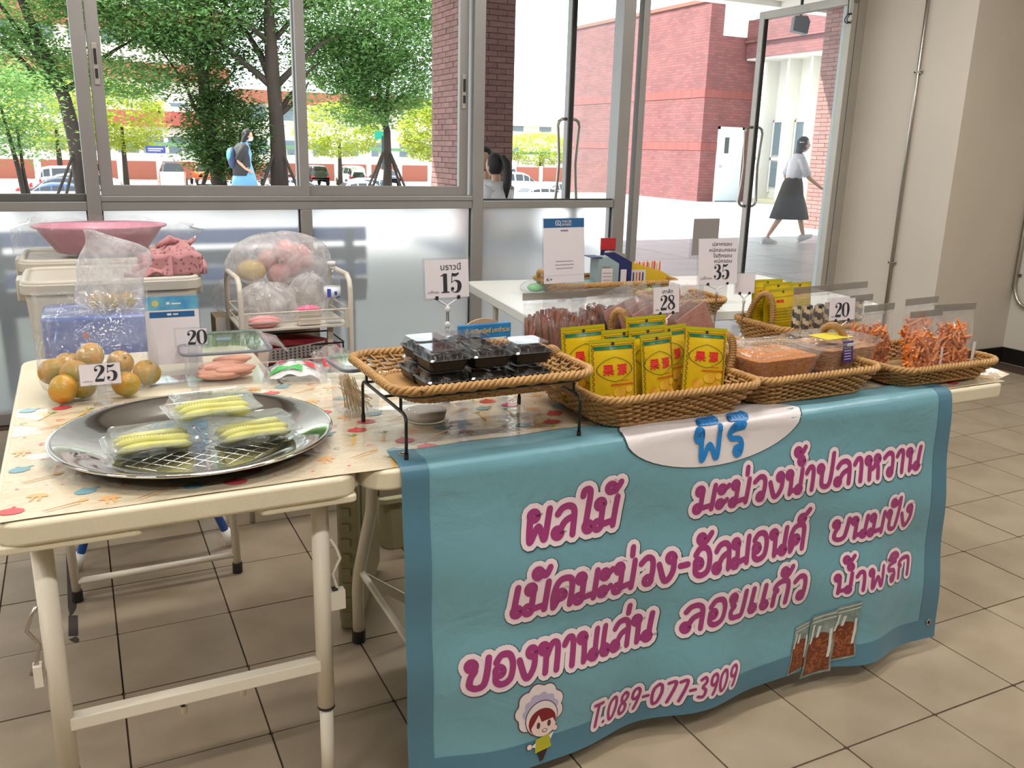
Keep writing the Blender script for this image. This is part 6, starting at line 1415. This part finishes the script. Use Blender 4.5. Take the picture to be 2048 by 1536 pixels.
# ---------------------------------------------------------------- lidded boxes
def lockbox(lab, loc, rz, w, d, h, lidc, fillf=None, flaps=True):
    t = thing('lidded_plastic_box', lab, 'box', loc, rz)
    obj('box', frus(MB(), w * .92, d * .92, w, d, .001, h, .02, cap1=False), M['plash'], t)
    obj('lid', frus(frus(MB(), w + .014, d + .014, w + .014, d + .014, h + .0005, h + .009, .024, cap1=False), w + .014, d + .014, w * .9, d * .9, h + .009, h + .013, .02, cap0=False), M['acryl'], t)
    obj('seal_ring', MB().tube([(p[0], p[1], h + .004) for p in rrect(w + .008, d + .008, .022, 4)], .004, 6, closed=True), lidc, t, smooth=True)
    obj('lid_label', MB().box((-w * .08, -d * .08, h + .0135), (w * .10, d * .06, h + .0142)), mat('blue_grey_label', srgb(92, 112, 130), .4), t)
    if flaps: obj('side_flap', MB().prism([(0, 0), (.030, -.010), (.045, -.024), (.047, -.020), (.033, -.003), (0, .006)], -d * .25, d * .25, 0, 'y').xf(Matrix.Translation((w / 2 + .006, 0, h + .006))), M['plash'], t)
    if fillf: fillf(t)
    return t
GR = mat('grey_seal', srgb(110, 116, 128), .4)
PK = mat('pink_guava', srgb(236, 176, 150), .45, c2=srgb(226, 150, 126), vscale=18)
def guava(t):
    rn = random.Random(4)
    for i in range(9):
        s = MB().ell((0, 0, 0), (.052, .022, .011), 0, 14, 8); s.xf(Matrix.Translation((rn.uniform(-.035, .03), rn.uniform(-.07, .07), .013 + .008 * (i // 3))) @ Matrix.Rotation(rn.uniform(-.7, .7), 4, 'Z') @ Matrix.Rotation(rn.uniform(-.2, .2), 4, 'X')); obj('pink_slice', s, PK, t, smooth=True)
lockbox('wide clear box with a grey sealed lid and pale pink slices inside', (.312, 2.29, .7428), R(-3), .205, .24, .082, GR, guava)
SK = mat('bamboo', srgb(206, 180, 140), .6)
def skew(t):
    rn = random.Random(6); b = MB()
    for i in range(46):
        u = i / 45; top = rn.random() < .75; b.tube([(-.020 + .040 * u, rn.uniform(-.03, .03), .004), (-.036 + .010 * rn.random() + .02 * u, rn.uniform(-.03, .03), .082)], .0009, 4)
    for i in range(14): b.tube([(.030, rn.uniform(-.03, .03), .006 + .002 * i), (-.034, rn.uniform(-.03, .03), .050 + .0022 * i)], .0009, 4)
    obj('skewers', b, SK, t)['kind'] = 'stuff'
lockbox('tall clear box of bamboo skewers beside the wire riser', (.535, 1.86, .7428), R(3), .088, .13, .108, GR, skew, False)
t = thing('small_clear_bowl', 'low clear bowl on the cloth beneath the raised brownie basket', 'bowl', (.66, 1.74, .7430))
obj('bowl', MB().lathe([(.001, .001), (.045, .001), (.052, .012), (.055, .035)], 24), M['plash'], t, smooth=True); obj('contents', MB().lathe([(.001, .003), (.042, .003), (.046, .02), (.001, .02)], 20), mat('milky_white', srgb(215, 205, 195), .4), t, smooth=True)
# bag of straws / tissue with green and red print
t = thing('printed_snack_bag', 'clear bag with green and red print lying behind the skewer box', 'bag', (.475, 2.20, .7428), R(-14))
pf = lambda u, v: ((u - .5) * .16, (v - .5) * .15, .004 + .042 * (sin(pi * u) ** .6) * (sin(pi * v) ** .6) + .004 * sin(u * 19) * sin(v * 15))
obj('film', MB().grid(pf, 24, 24), M['bagc'], t, smooth=True)
obj('contents', MB().grid(lambda u, v: tuple(Vector(pf(.12 + .76 * u, .12 + .76 * v)) - Vector((0, 0, .006))), 14, 14), mat('white_paper_pack', srgb(232, 228, 224), .5), t, smooth=True)
def decal(u0, u1, v0, v1, fn, n=8): return MB().grid(lambda u, v: tuple(Vector(pf(u0 + (u1 - u0) * u, v0 + (v1 - v0) * v + fn(u))) + Vector((0, 0, .001))), n, 3)
obj('green_print', decal(.10, .62, .16, .26, lambda u: .05 * sin(u * 3)).grid(lambda u, v: tuple(Vector(pf(.30 + .5 * u, .70 + .12 * v + .05 * u)) + Vector((0, 0, .001))), 8, 3), mat('leaf_green_print', srgb(70, 170, 80), .4), t); obj('red_print', decal(.24, .42, .54, .66, lambda u: 0), mat('crimson_print', srgb(196, 30, 70), .4), t)
obj('red_writing', decal(.58, .90, .40, .50, lambda u: -.1 * u), mat('crimson_print2', srgb(206, 60, 70), .4), t)
t = thing('printed_snack_bag', 'second small clear bag with red writing leaning on the skewer box', 'bag', (.565, 2.13, .7435), R(20))
obj('film', MB().grid(lambda u, v: ((u - .5) * .10, .04 * v - .01 * sin(pi * u), .002 + .085 * v * (1 - .2 * (2 * u - 1) ** 2) + .003 * sin(u * 20)), 20, 14), M['bagw'], t, smooth=True)
obj('red_writing', MB().grid(lambda u, v: (-.03 + .05 * u, .04 * (.45 + .2 * v) - .006, .04 + .02 * v - .012 * u), 5, 2), bpy.data.materials['crimson_print2'], t)
# blue lottery style poster box with plain figure
t = thing('poster_box', 'blue cardboard display with yellow heading behind the brownies', 'box', (.905, 1.96, .7428), R(2))
obj('back_board', MB().box((-.075, 0, 0), (.072, .012, .158)), mat('blue_board', srgb(24, 78, 148), .35, c2=srgb(40, 130, 180), vscale=7), t, bevel=.002)
obj('heading', fit('มั่นคงรับทรัพย์ มหาร่ำรวย', -.058, .066, .136, .0085, .01, .0002).xf(Matrix.Translation((0, -.001, 0)) @ UP), mat('heading_yellow', srgb(206, 176, 80), .4), t)
obj('white_panel', MB().box((-.060, -.0012, .02), (.058, 0, .122)), mat('panel_cream', srgb(206, 206, 196), .4), t)
obj('golden_shape', MB().prism([(-.016, .03), (.020, .03), (.016, .075), (.006, .095), (.002, .108), (-.002, .095), (-.012, .075)], -.003, -.0012, 0, 'y'), mat('gold_print', srgb(170, 120, 50), .4), t)
obj('blue_corner', MB().prism([(-.060, .02), (-.060, .10), (-.02, .02)], -.002, -.0012, 0, 'y').prism([(.058, .02), (.058, .10), (.02, .02)], -.002, -.0012, 0, 'y'), mat('soft_blue_print', srgb(110, 140, 170), .4), t)
obj('round_backing', MB().prism([(.0 + .07 * cos(a), .115 + .055 * sin(a)) for a in [R(12 * i) for i in range(16)]], .014, .02, 0, 'y'), mat('kraft_board', srgb(170, 140, 110), .7), t)
# ---------------------------------------------------------------- behind the tables: trolley, crates, blue bag
def lidcrate(lab, x0, x1, y0, y1, z0, z1):
    t = thing('storage_crate', lab, 'crate', ((x0 + x1) / 2, (y0 + y1) / 2, z0)); w, d, h = x1 - x0, y1 - y0, z1 - z0
    obj('body', frus(MB(), w * .86, d * .86, w * .95, d * .95, 0, h - .03, .03), M['cream'], t, bevel=.004)
    obj('lid', frus(MB(), w, d, w, d, h - .045, h - .012, .05).tube([(p[0], p[1], h - .010) for p in rrect(w - .03, d - .03, .045, 5)], .010, 8, closed=True), M['cream'], t, bevel=.003)
    for s in (-1, 1): obj('latch', MB().box((s * w / 2 - .014, -.05, h - .085), (s * w / 2 + .016, .05, h - .01)), M['cream'], t, bevel=.006)
    return t
lidcrate('beige lidded crate at the bottom of the front stack beside the window', -.13, .355, 3.13, 3.50, 0, .44)
lidcrate('beige lidded crate on top of the front stack, floral cloth on its lid', -.18, .372, 3.12, 3.51, .44, .885)
lidcrate('beige lidded crate at the bottom of the rear stack', -.16, .36, 3.58, 3.95, 0, .44)
lidcrate('beige lidded crate on top of the rear stack under the pink basin', -.20, .37, 3.56, 3.97, .44, .90)
t = thing('pink_basin', 'pink plastic basin in a thin clear bag on the rear crate', 'basin', (.085, 3.74, .902))
pk = mat('pink_plastic', srgb(206, 138, 158), .3)
obj('bowl', MB().lathe([(.001, 0), (.15, 0), (.17, .01), (.24, .10), (.262, .108), (.268, .104), (.262, .098), (.245, .094), (.175, .004)], 48, sx=.90, sy=.60), pk, t, smooth=True)
obj('clear_bag', MB().grid(lambda u, v: ((.01 + .285 * (1 + .04 * sin(u * 40))) * cos(2 * pi * u) * (1 if v < .8 else .8) + (.10 * max(0, cos(2 * pi * u)) * v), .18 * sin(2 * pi * u) * (1 if v < .8 else .8), .002 + .135 * v - .03 * max(0, cos(2 * pi * u)) * v + .006 * sin(u * 50 + v * 5)), 48, 8, cu=True), M['plas'], t, smooth=True)
# floral cloth
m, N, L, out = nt('floral_cloth'); p = N.new('ShaderNodeBsdfPrincipled'); L.new(p.outputs[0], out.inputs[0]); p.inputs['Roughness'].default_value = .9
tc = N.new('ShaderNodeTexCoord'); vo = N.new('ShaderNodeTexVoronoi'); vo.inputs['Scale'].default_value = 62; L.new(tc.outputs['Object'], vo.inputs[0]); cr = N.new('ShaderNodeValToRGB'); L.new(vo.outputs['Distance'], cr.inputs[0])
cr.color_ramp.elements[0].position = .22; cr.color_ramp.elements[0].color = col4(srgb(138, 96, 100)); cr.color_ramp.elements[1].position = .36; cr.color_ramp.elements[1].color = col4(srgb(186, 132, 134)); L.new(cr.outputs[0], p.inputs['Base Color']); M['floral'] = m
t = thing('floral_cloth', 'folded pink floral cloth lying on the front crate lid', 'cloth', (.262, 3.27, .884))
def fcl(u, v):
    a = pi * u; r_ = 1 + .10 * sin(6 * a + 5 * v) + .07 * sin(13 * a)
    return (.105 * cos(a) * -1 * r_ * (1.05 - .12 * v) + .02, -.10 + .22 * v, .003 + .088 * (sin(a) ** .7) * r_ * (1 - .25 * (2 * v - 1) ** 2) * (1 - .25 * cos(a)))
o = obj('bundle', MB().grid(fcl, 40, 20).grid(lambda u, v: (lambda q: (q[0], q[1] + (v - 1) * .0, q[2] * v))(fcl(u, 0)), 40, 6), M['floral'], t, smooth=True); o.modifiers.new('t', 'SOLIDIFY').thickness = .004
o = obj('fold', MB().grid(lambda u, v: (-.13 + .15 * u, -.115 - .006 * sin(u * 7) + .03 * v, .006 + (.085 * u ** 1.2) * v + .008 * sin(u * 12 + v * 4)), 18, 14), M['floral'], t, smooth=True); o.modifiers.new('t', 'SOLIDIFY').thickness = .006
o = obj('strap', MB().tube([(-.02, .0, .085), (.03, 0, .112), (.06, .01, .10), (.09, .02, .092), (.115, .02, .11)], [.008, .014, .010, .012, .006], 7), M['floral'], t, smooth=True)
# tall blue cooler bag with a bag of mandarins on top
t = thing('blue_bag_box', 'tall glossy blue plastic covered box standing behind the left table', 'box', (.09, 2.86, 0))
obj('cover', MB().prism(rrect(.41, .26, .04, 4), .4205, .835), mat('glossy_blue_plastic', srgb(72, 104, 176), .12, c2=srgb(54, 82, 150), vscale=5, bump=.7, bscale=11, spec=.8), t, bevel=.012, smooth=True)
obj('small_red_mark', MB().box((-.10, -.1335, .775), (-.085, -.1305, .79)), mat('dull_red', srgb(150, 80, 90), .5), t)
t = bag('tied_fruit_bag', 'white translucent knotted bag with mandarins on top of the blue box', 'bag', (.075, 2.83, .8375), [E3(0, .06, .045), E3(.01, .088, .06), E3(.05, .100, .07), E3(.09, .085, .06, .005), E3(.13, .105, .05, .02), E3(.165, .10, .04, .03), E3(.19, .075, .03, .02), E3(.21, .04, .02, -.01), E3(.235, .012, .008, -.045)], M['bagw'], seed=5, crk=.12)
for k, (x, y, lab) in enumerate(((.038, 2.80, 'left mandarin inside the white knotted bag'), (.076, 2.793, 'middle mandarin inside the white knotted bag'), (.118, 2.80, 'right mandarin inside the white knotted bag'))):
    tt = thing('mandarin', lab, 'fruit', (x, y, .8375 + .030)); obj('peel', MB().ell((0, 0, 0), (.026, .026, .024), 0, 16, 10), OR, tt, smooth=True)
# trolley
t = thing('wire_trolley', 'cream metal three tier trolley behind the left table', 'trolley', (.665, 3.15, 0)); tc_ = mat('cream_trolley_metal', srgb(200, 192, 180), .35, .1)
hx, hy = .19, .14
for s in (-1, 1):
    pts = [(s * hx, -hy, 0), (s * hx, -hy, .835), (s * hx, -hy + .012, .862), (s * hx, -hy + .04, .880), (s * hx, hy - .04, .880), (s * hx, hy - .012, .862), (s * hx, hy, .835), (s * hx, hy, 0)]
    obj('side_hoop', MB().tube(pts, .0095, 10), tc_, t, smooth=True)
for zi, z in enumerate((.70, .545, .25)):
    b = MB().box((-hx, -hy, z), (hx, hy, z + .006)); 
    sh = obj('shelf', b, tc_, t)
    for zz in (z + .03, z + .062) if zi == 0 else (z + .045,):
        obj('rail', MB().tube([(p[0], p[1], zz) for p in rrect(2 * hx - .004, 2 * hy - .004, .01, 2)], .0032, 6, closed=True), tc_, t)
    obj('end_bracket', MB().box((-hx + .006, -hy - .004, z - .004), (-hx + .022, -hy + .002, z + .064)), tc_, t); obj('end_bracket', MB().box((hx - .022, -hy - .004, z - .004), (hx - .006, -hy + .002, z + .064)), tc_, t)
obj('centre_post', MB().box((.115, -.10, .0), (.135, -.09, .70)), tc_, t)
t = thing('water_bottle', 'clear water bottle with a blue and white label on the trolley', 'bottle', (.802, 3.055, .7065)); cl = clearm('bottle_plastic', (.93, .95, .96), .05, film=.05)
prof = [(.001, 0), (.025, 0), (.029, .006), (.029, .05), (.0275, .055), (.029, .06), (.0275, .07), (.029, .078), (.029, .13), (.0285, .155), (.022, .178), (.013, .192), (.0125, .205)]
obj('body', MB().lathe(prof, 28), cl, t, smooth=True); obj('cap', MB().lathe([(.0145, .205), (.0145, .221), (.001, .221)], 20), mat('grey_white_cap', srgb(206, 204, 208), .4), t, smooth=True)
lb = obj('label', MB().lathe([(.0296, .093), (.0296, .132)], 28), mat('bottle_label', srgb(222, 224, 232), .4), t, smooth=True); lb.data.polygons.foreach_set('use_smooth', [True] * len(lb.data.polygons))
obj('label_print', MB().grid(lambda u, v: (.0299 * sin(-.9 + .5 * u), -.0299 * cos(-.9 + .5 * u), .097 + .030 * v), 4, 1).grid(lambda u, v: (.0299 * sin(.0 + .35 * u), -.0299 * cos(.0 + .35 * u), .104 + .014 * v), 4, 1).grid(lambda u, v: (.0299 * sin(.2 + .7 * u), -.0299 * cos(.2 + .7 * u), .094 + .005 * v), 4, 1), mat('label_blue_print', srgb(60, 84, 170), .4), t)
def lump(name, lab, cat, loc, r, mt, seed, rz=0, amp=.14, squ=1.0):
    t = thing(name, lab, cat, loc, rz); rn = random.Random(seed); ph = [rn.uniform(0, 6) for _ in range(9)]
    def fn(p):
        a = math.atan2(p.y, p.x); e = p.z / r[2]; k = 1 + amp * (sin(3 * a + ph[0]) * .5 + sin(7 * a + ph[1] + 2 * e) * .35 + sin(5 * e + 2 * a + ph[2]) * .35 + sin(13 * a + 4 * e + ph[3]) * .18)
        q = p * k; q.z = max(q.z, -r[2] * .82); return q
    obj('film', MB().ell((0, 0, r[2] * .82), r, 0, 48, 26, fn=fn), mt, t, smooth=True); return t
t = lump('white_carrier_bag', 'crumpled white plastic bag filling the left of the trolley top', 'bag', (.595, 3.17, .7085), (.105, .10, .072), M['bagw'], 1)
lump('white_carrier_bag', 'smaller crumpled white bag behind the water bottle', 'bag', (.765, 3.215, .7085), (.075, .055, .085), M['bagw'], 2)
lump('clear_carrier_bag', 'clear bag with green and red print at the back left of the trolley', 'bag', (.50, 3.37, .70), (.07, .08, .075), M['bagc'], 3)
tt = thing('tall_carton', 'tall carton standing behind the trolley under the clear bag', 'box', (.50, 3.37, 0)); obj('carton', MB().box((-.07, -.07, 0), (.07, .07, .70)), mat('brown_carton', srgb(150, 130, 100), .8), tt, bevel=.003)
obj('flap_line', MB().box((-.071, -.071, .48), (.071, -.069, .70)), mat('white_carton_side', srgb(200, 196, 186), .7), tt)
t = lump('large_filled_bag', 'large white plastic bag of pink packets swelling above the trolley', 'bag', (.675, 3.38, .805), (.20, .13, .105), M['bagw'], 7, amp=.10)
for i, (x, y, z, c) in enumerate(((-.10, -.03, .06, 'y'), (-.03, .0, .09, 'p'), (.05, -.02, .08, 'p'), (.10, .01, .10, 'p'), (.0, -.03, .045, 'p'), (.03, -.05, .13, 'p'))):
    obj('packet_inside', MB().ell((x, y, z), (.055, .04, .04), 0, 14, 8, rot=(i, i * .7, i * 1.3)), mat('pink_packet', srgb(214, 160, 160), .4) if c == 'p' else mat('yellow_packet', srgb(214, 190, 120), .4), t, smooth=True)
tt = thing('stacked_carton', 'cardboard carton on the floor supporting the large filled bag behind the trolley', 'box', (.70, 3.42, 0)); obj('carton', MB().box((-.12, -.10, 0), (.12, .10, .80)), mat('kraft_carton', srgb(172, 160, 140), .8), tt, bevel=.003)
t = thing('pink_tissue_pack', 'pink and white tissue pack standing on the trolley top by the bottle', 'pack', (.715, 3.05, .7065)); obj('pack', MB().box((-.042, -.02, 0), (.038, .02, .058)), mat('off_white_pack', srgb(214, 205, 192), .5), t, bevel=.006)
obj('pink_top', MB().grid(lambda u, v: (-.043 + .082 * u, -.021 + .042 * v, .0585 + .012 * sin(pi * u) * sin(pi * v) + .002 * sin(u * 30)), 12, 6).box((-.043, -.0205, .050), (.039, -.0195, .060)), mat('hot_pink_print', srgb(226, 110, 140), .5), t)
t = thing('pink_cloth_pack', 'folded pale pink pack lying at the left of the trolley top', 'pack', (.555, 3.045, .7065)); obj('pack', MB().ell((0, 0, .02), (.06, .025, .022), 0, 16, 8), mat('pale_pink_pack', srgb(222, 150, 150), .6, bump=.6, bscale=30), t, smooth=True)
t = lump('red_floral_bag', 'dark red flowered cushion bag on the middle shelf of the trolley', 'bag', (.665, 3.14, .5525), (.175, .10, .055), mat('dark_red_floral', srgb(150, 24, 62), .5, c2=srgb(170, 70, 60), vscale=20), 9, amp=.06)
obj('grey_panel', MB().grid(lambda u, v: (-.10 + .20 * u, -.104 - .012 * sin(pi * u), .03 + .045 * v + .02 * u), 8, 4), mat('grey_print_panel', srgb(150, 140, 136), .5), t)
g = MB()
for r_ in range(4):
    for c in range(12): g.box((-.09 + c * .015, -.124, .036 + r_ * .011 + c * .0013), (-.084 + c * .015, -.121, .041 + r_ * .011 + c * .0013))
obj('panel_print', g, M['ink'], t)
t = thing('wire_rack', 'small black wire rack around the red flowered bag', 'rack', (.665, 3.14, .552)); obj('wire', MB().tube([(p[0], p[1], .085) for p in rrect(.34, .22, .01, 2)], .003, 6, closed=True).tube([(-.165, -.11, .003), (-.165, -.11, .085)], .003).tube([(.165, -.11, .003), (.165, -.11, .085)], .003).tube([(-.165, .11, .003), (-.165, .11, .085)], .003).tube([(.165, .11, .003), (.165, .11, .085)], .003), M['blackm'], t)
lump('clear_lid_bag', 'clear plastic cups and lids on the lowest trolley shelf', 'bag', (.72, 3.10, .2575), (.09, .08, .12), M['bagc'], 12, amp=.08)
lump('brown_paper_bag', 'brown paper wrapped bundle on the lowest trolley shelf', 'bag', (.56, 3.12, .2575), (.08, .08, .11), mat('brown_paper', srgb(160, 124, 92), .8, bump=.5, bscale=20), 13, amp=.06)
# back table with its goods
bt = thing('folding_table', 'white folding table standing against the window behind the goods', 'table', (0, 0, 0))
BL, FLc = pz(929, 562, .74), pz(1063, 636, .74); ang = math.atan2(BL.y - FLc.y, BL.x - FLc.x) - pi / 2
bt.location = ((BL.x + FLc.x) / 2, (BL.y + FLc.y) / 2, 0); bt.rotation_euler = (0, 0, ang); Lb = (BL - FLc).length
wt_ = mat('white_table_plastic', srgb(214, 216, 212), .3)
obj('tabletop', MB().prism([(p[0] + .78, p[1]) for p in rrect(1.56, Lb, .04, 4)], .70, .74), wt_, bt, bevel=.006, smooth=True)
for x in (.12, 1.44):
    for y in (-Lb / 2 + .1, Lb / 2 - .1):
        l = obj('leg', MB().tube([(x, y, .70), (x, y, .03)], .0135, 10), LW, bt, smooth=True); obj('rubber_foot', MB().tube([(x, y, .034), (x, y, 0)], .017, 10), M['black'], l)
def bl(x, y, z=0): return bt.matrix_basis @ Vector((x, y, .7405 + z))
def onbt(name, lab, cat, px, py, Y, rz=0, group=None):
    p = pz(px, py, .7415) if Y is None else Vector((pY(px, py, Y).x, Y, .7415)); return thing(name, lab, cat, p, rz, group)
p1 = pz(1128, 592, .7415); basket('long wicker basket on the white back table behind the payment card', p1.x + .22, p1.y + .03, .7415, .06, .50, .20, .58, .26, [('l', .02, .05)], R(-4))
p2 = pz(1358, 628, .7415); basket('wicker basket at the front right of the white back table behind the 35 card', p2.x + .04, p2.y + .05, .7415, .06, .22, .20, .27, .25, [], R(-4))
bc = p1.x + .22, p1.y + .03
t = thing('blue_grey_carton', 'open topped pale blue and navy carton on the back table', 'box', (bc[0] + .02, bc[1], .7505), R(-8))
pb_ = mat('pale_blue_card', srgb(140, 158, 164), .5); nb_ = mat('navy_card', srgb(30, 38, 92), .4)
obj('side', MB().box((-.075, -.045, 0), (.02, .045, .145)), pb_, t, bevel=.001); obj('front', MB().box((.0205, -.046, 0), (.08, .045, .125)), nb_, t, bevel=.001)
obj('sloped_flap', MB().prism([(-.06, .165), (-.005, .168), (.08, .125), (.02, .120)], -.046, -.040, 0, 'y').box((-.11, -.05, .145), (-.06, .04, .148)), nb_, t); obj('inner_flap', MB().prism([(-.005, .168), (.03, .165), (.085, .150), (.08, .125)], .03, .034, 0, 'y'), mat('grey_card_inner', srgb(150, 140, 126), .7), t)
obj('white_label', MB().box((-.06, -.0475, .04), (-.01, -.0455, .10)), M['paper'], t); obj('white_label', MB().box((.028, -.0480, .02), (.055, -.0465, .095)), M['paper'], t); obj('label_lines', MB().box((-.055, -.0485, .05), (-.015, -.0475, .052)).box((-.055, -.0485, .065), (-.015, -.0475, .067)).box((-.055, -.0485, .08), (-.015, -.0475, .082)).box((-.055, -.0485, .105), (-.02, -.0455, .109)).box((-.06, -.0485, .012), (-.01, -.0455, .018)), M['inkg'], t)
t = thing('yellow_pen_box', 'yellow display box of crayons with a cut window on the back table', 'box', (bc[0] + .185, bc[1] - .03, .7505), R(-6)); yc = mat('yellow_card', srgb(206, 170, 40), .45)
obj('front', MB().prism([(-.09, .0), (.12, .0), (.12, .055), (.07, .080), (-.02, .105), (-.09, .125)], -.012, -.009, 0, 'y').prism([(-.09, .0), (.10, .0), (.10, .045), (-.09, .09)], .02, .023, 0, 'y').box((-.09, -.012, 0), (.10, .02, .003)), yc, t)
obj('window', MB().box((-.078, -.0135, .012), (-.008, -.0125, .088)), M['paper'], t)
for i in range(4): obj('printed_pen', MB().box((-.070 + i * .015, -.0150, .014), (-.064 + i * .015, -.0138, .078)), mat('pen_print_%s' % 'abcd'[i], [srgb(60, 70, 120), srgb(190, 110, 70), srgb(150, 60, 50), srgb(50, 50, 90)][i], .4), t)
for i in range(12): obj('crayon', MB().tube([(-.07 + i * .0125, .004, .01), (-.07 + i * .0125 + random.uniform(-.003, .003), .004, .112 + random.uniform(0, .010)), (-.07 + i * .0125, .004, .124)], [.0045, .0045, .001], 6), mat('crayon_%s' % 'abcdefghijkl'[i], [srgb(205, 90, 60), srgb(230, 190, 150), srgb(220, 130, 70)][i % 3], .5), t)
t = thing('red_navy_packet', 'small red and navy hanging packet propped behind the blue carton', 'packet', (bc[0] + .05, bc[1] + .07, .7505), R(-4)); obj('card', MB().box((-.035, 0, 0), (.035, .008, .20)), mat('navy_pack', srgb(30, 34, 72), .4), t, bevel=.002); obj('red_top', MB().box((-.0355, -.001, .165), (.0355, .009, .215)), mat('red_pack', srgb(176, 40, 44), .4), t); obj('pale_panel', MB().box((-.018, -.002, .135), (.033, -.0005, .160)), M['paper'], t)
t = thing('teal_tube', 'pale teal wrapped roll lying in the long wicker basket', 'roll', (bc[0] - .10, bc[1] + .02, .775), R(-4)); obj('roll', MB().tube([(-.08, 0, 0), (.08, 0, 0)], .024, 14), mat('pale_teal', srgb(130, 170, 170), .4), t, smooth=True); obj('clip', MB().box((-.02, -.01, .022), (.0, .01, .05)), M['black'], t)
p3 = pz(1068, 588, .7415); t = lump('green_print_bag', 'clear bag with green print lying at the left edge of the back table', 'bag', tuple(p3 + Vector((.02, .02, .001))), (.075, .06, .03), M['bagc'], 21, amp=.08); obj('green_print', MB().ell((.0, 0, .022), (.04, .035, .018), 0, 12, 8), mat('mint_green', srgb(120, 190, 130), .5), t, smooth=True)
p4 = pz(1398, 608, .7415); t = thing('tissue_box', 'white wrapped tissue box on the back table left of the 35 card', 'box', tuple(p4 + Vector((.02, .04, .0))), R(-6)); obj('box', MB().box((-.11, -.05, .022), (.11, .05, .085)), mat('white_wrapped', srgb(216, 214, 214), .25), t, bevel=.006); obj('teal_base', MB().box((-.11, -.05, 0), (.11, .05, .021)), mat('pale_teal_base', srgb(130, 176, 190), .4), t, bevel=.002)
p5 = pz(1350, 600, .7415); t = thing('green_packet', 'small green packet beside the white tissue box', 'packet', tuple(p5 + Vector((-.02, .12, 0))), R(-6)); obj('packet', MB().box((-.05, -.03, 0), (.05, .03, .035)), mat('lime_pack', srgb(150, 180, 90), .4), t, bevel=.008)
p6 = pz(1300, 618, .7415); t = thing('pink_cloth', 'pink cloth bundle on the back table beside the 28 card', 'cloth', tuple(p6 + Vector((0, .0, 0))), 0); obj('bundle', MB().ell((0, 0, .02), (.07, .05, .024), 0, 18, 10), mat('pink_bundle', srgb(226, 150, 170), .7, bump=.5, bscale=30), t, smooth=True)
p7 = pz(1520, 628, .7415)
# folded olive step stool and olive crate under the tables
t = thing('folding_step_stool', 'olive plastic folding step stool standing folded under the long table', 'stool', (.69, 2.36, 0), R(-26)); ov = M['olive']
obj('outer_panel', MB().box((-.038, -.19, .01), (-.016, .15, .43)), ov, t, bevel=.005); obj('inner_panel', MB().box((.0, -.17, .03), (.03, .15, .43)), ov, t, bevel=.005)
obj('hinge_spine', MB().box((-.030, -.215, .0), (.026, -.172, .435)), ov, t, bevel=.006)
for i in range(9): obj('hinge_knuckle', MB().box((-.020, -.2205, .03 + i * .045), (.004, -.2135, .055 + i * .045)), ov, t, bevel=.002)
obj('foot_pad', MB().box((.006, -.217, 0), (.024, -.19, .008)), M['black'], t)
t = thing('olive_crate', 'olive plastic crate on the floor beneath the long table', 'crate', (1.05, 2.75, 0)); obj('body', frus(MB(), .42, .3, .46, .34, 0, .18, .03), ov, t, bevel=.004); obj('rim', MB().prism(rrect(.48, .36, .03), .18, .20), ov, t, bevel=.003)
t = thing('dark_olive_board', 'dark olive shelf board leaning under the long table behind its leg', 'board', (1.02, 3.2, 0)); obj('board', MB().box((-.25, -.02, .0), (.25, .02, .32)), mat('dark_olive', srgb(72, 66, 40), .6), t, bevel=.003)
# blue legged stool behind the left table
t = thing('blue_leg_stool', 'stool with splayed blue tube legs under the blue covered box', 'stool', (.133, 2.875, 0)); bt_ = mat('bright_blue_tube', srgb(20, 92, 190), .35)
for s in (-1, 1):
    for y in (-.03, .13):
        if s == 1: a, b = (.10, y, .40), (.235, y, .03)
        else: a, b = (-.10, y, .40), (-.225, y, .03)
        l = obj('leg', MB().tube([a, b], .013, 10), bt_, t, smooth=True); obj('white_foot', MB().tube([Vector(b) + (Vector(a) - Vector(b)) * .09, Vector(b) + (Vector(b) - Vector(a)) * .05], .0165, 10), M['white'], l, smooth=True)
obj('seat', MB().prism(rrect(.30, .30, .04), .40, .42), bt_, t, bevel=.005)
# dark jagged stain on the floor
t = thing('floor_sticker_mark', 'dark torn strip of old tape stuck on the tiles behind the left table leg', 'mark', (0, 0, .0008)); dm = mat('dark_tape', srgb(48, 34, 30), .6)
q = [pz(x, y, .0008) for x, y in ((131, 1085), (136, 1085), (146, 1150), (152, 1195), (152, 1215), (146, 1226), (140, 1232), (136, 1215), (134, 1160))]; q2 = [pz(x, y, .0008) for x, y in ((137, 1231), (155, 1231), (156, 1271), (137, 1272))]; q3 = [pz(x, y, .0008) for x, y in ((138, 1279), (152, 1273), (158, 1278), (156, 1285), (149, 1285))]
for qq in (q, q2, q3): obj('strip', MB().prism([(p.x, p.y) for p in qq], 0, .0008), dm, t)
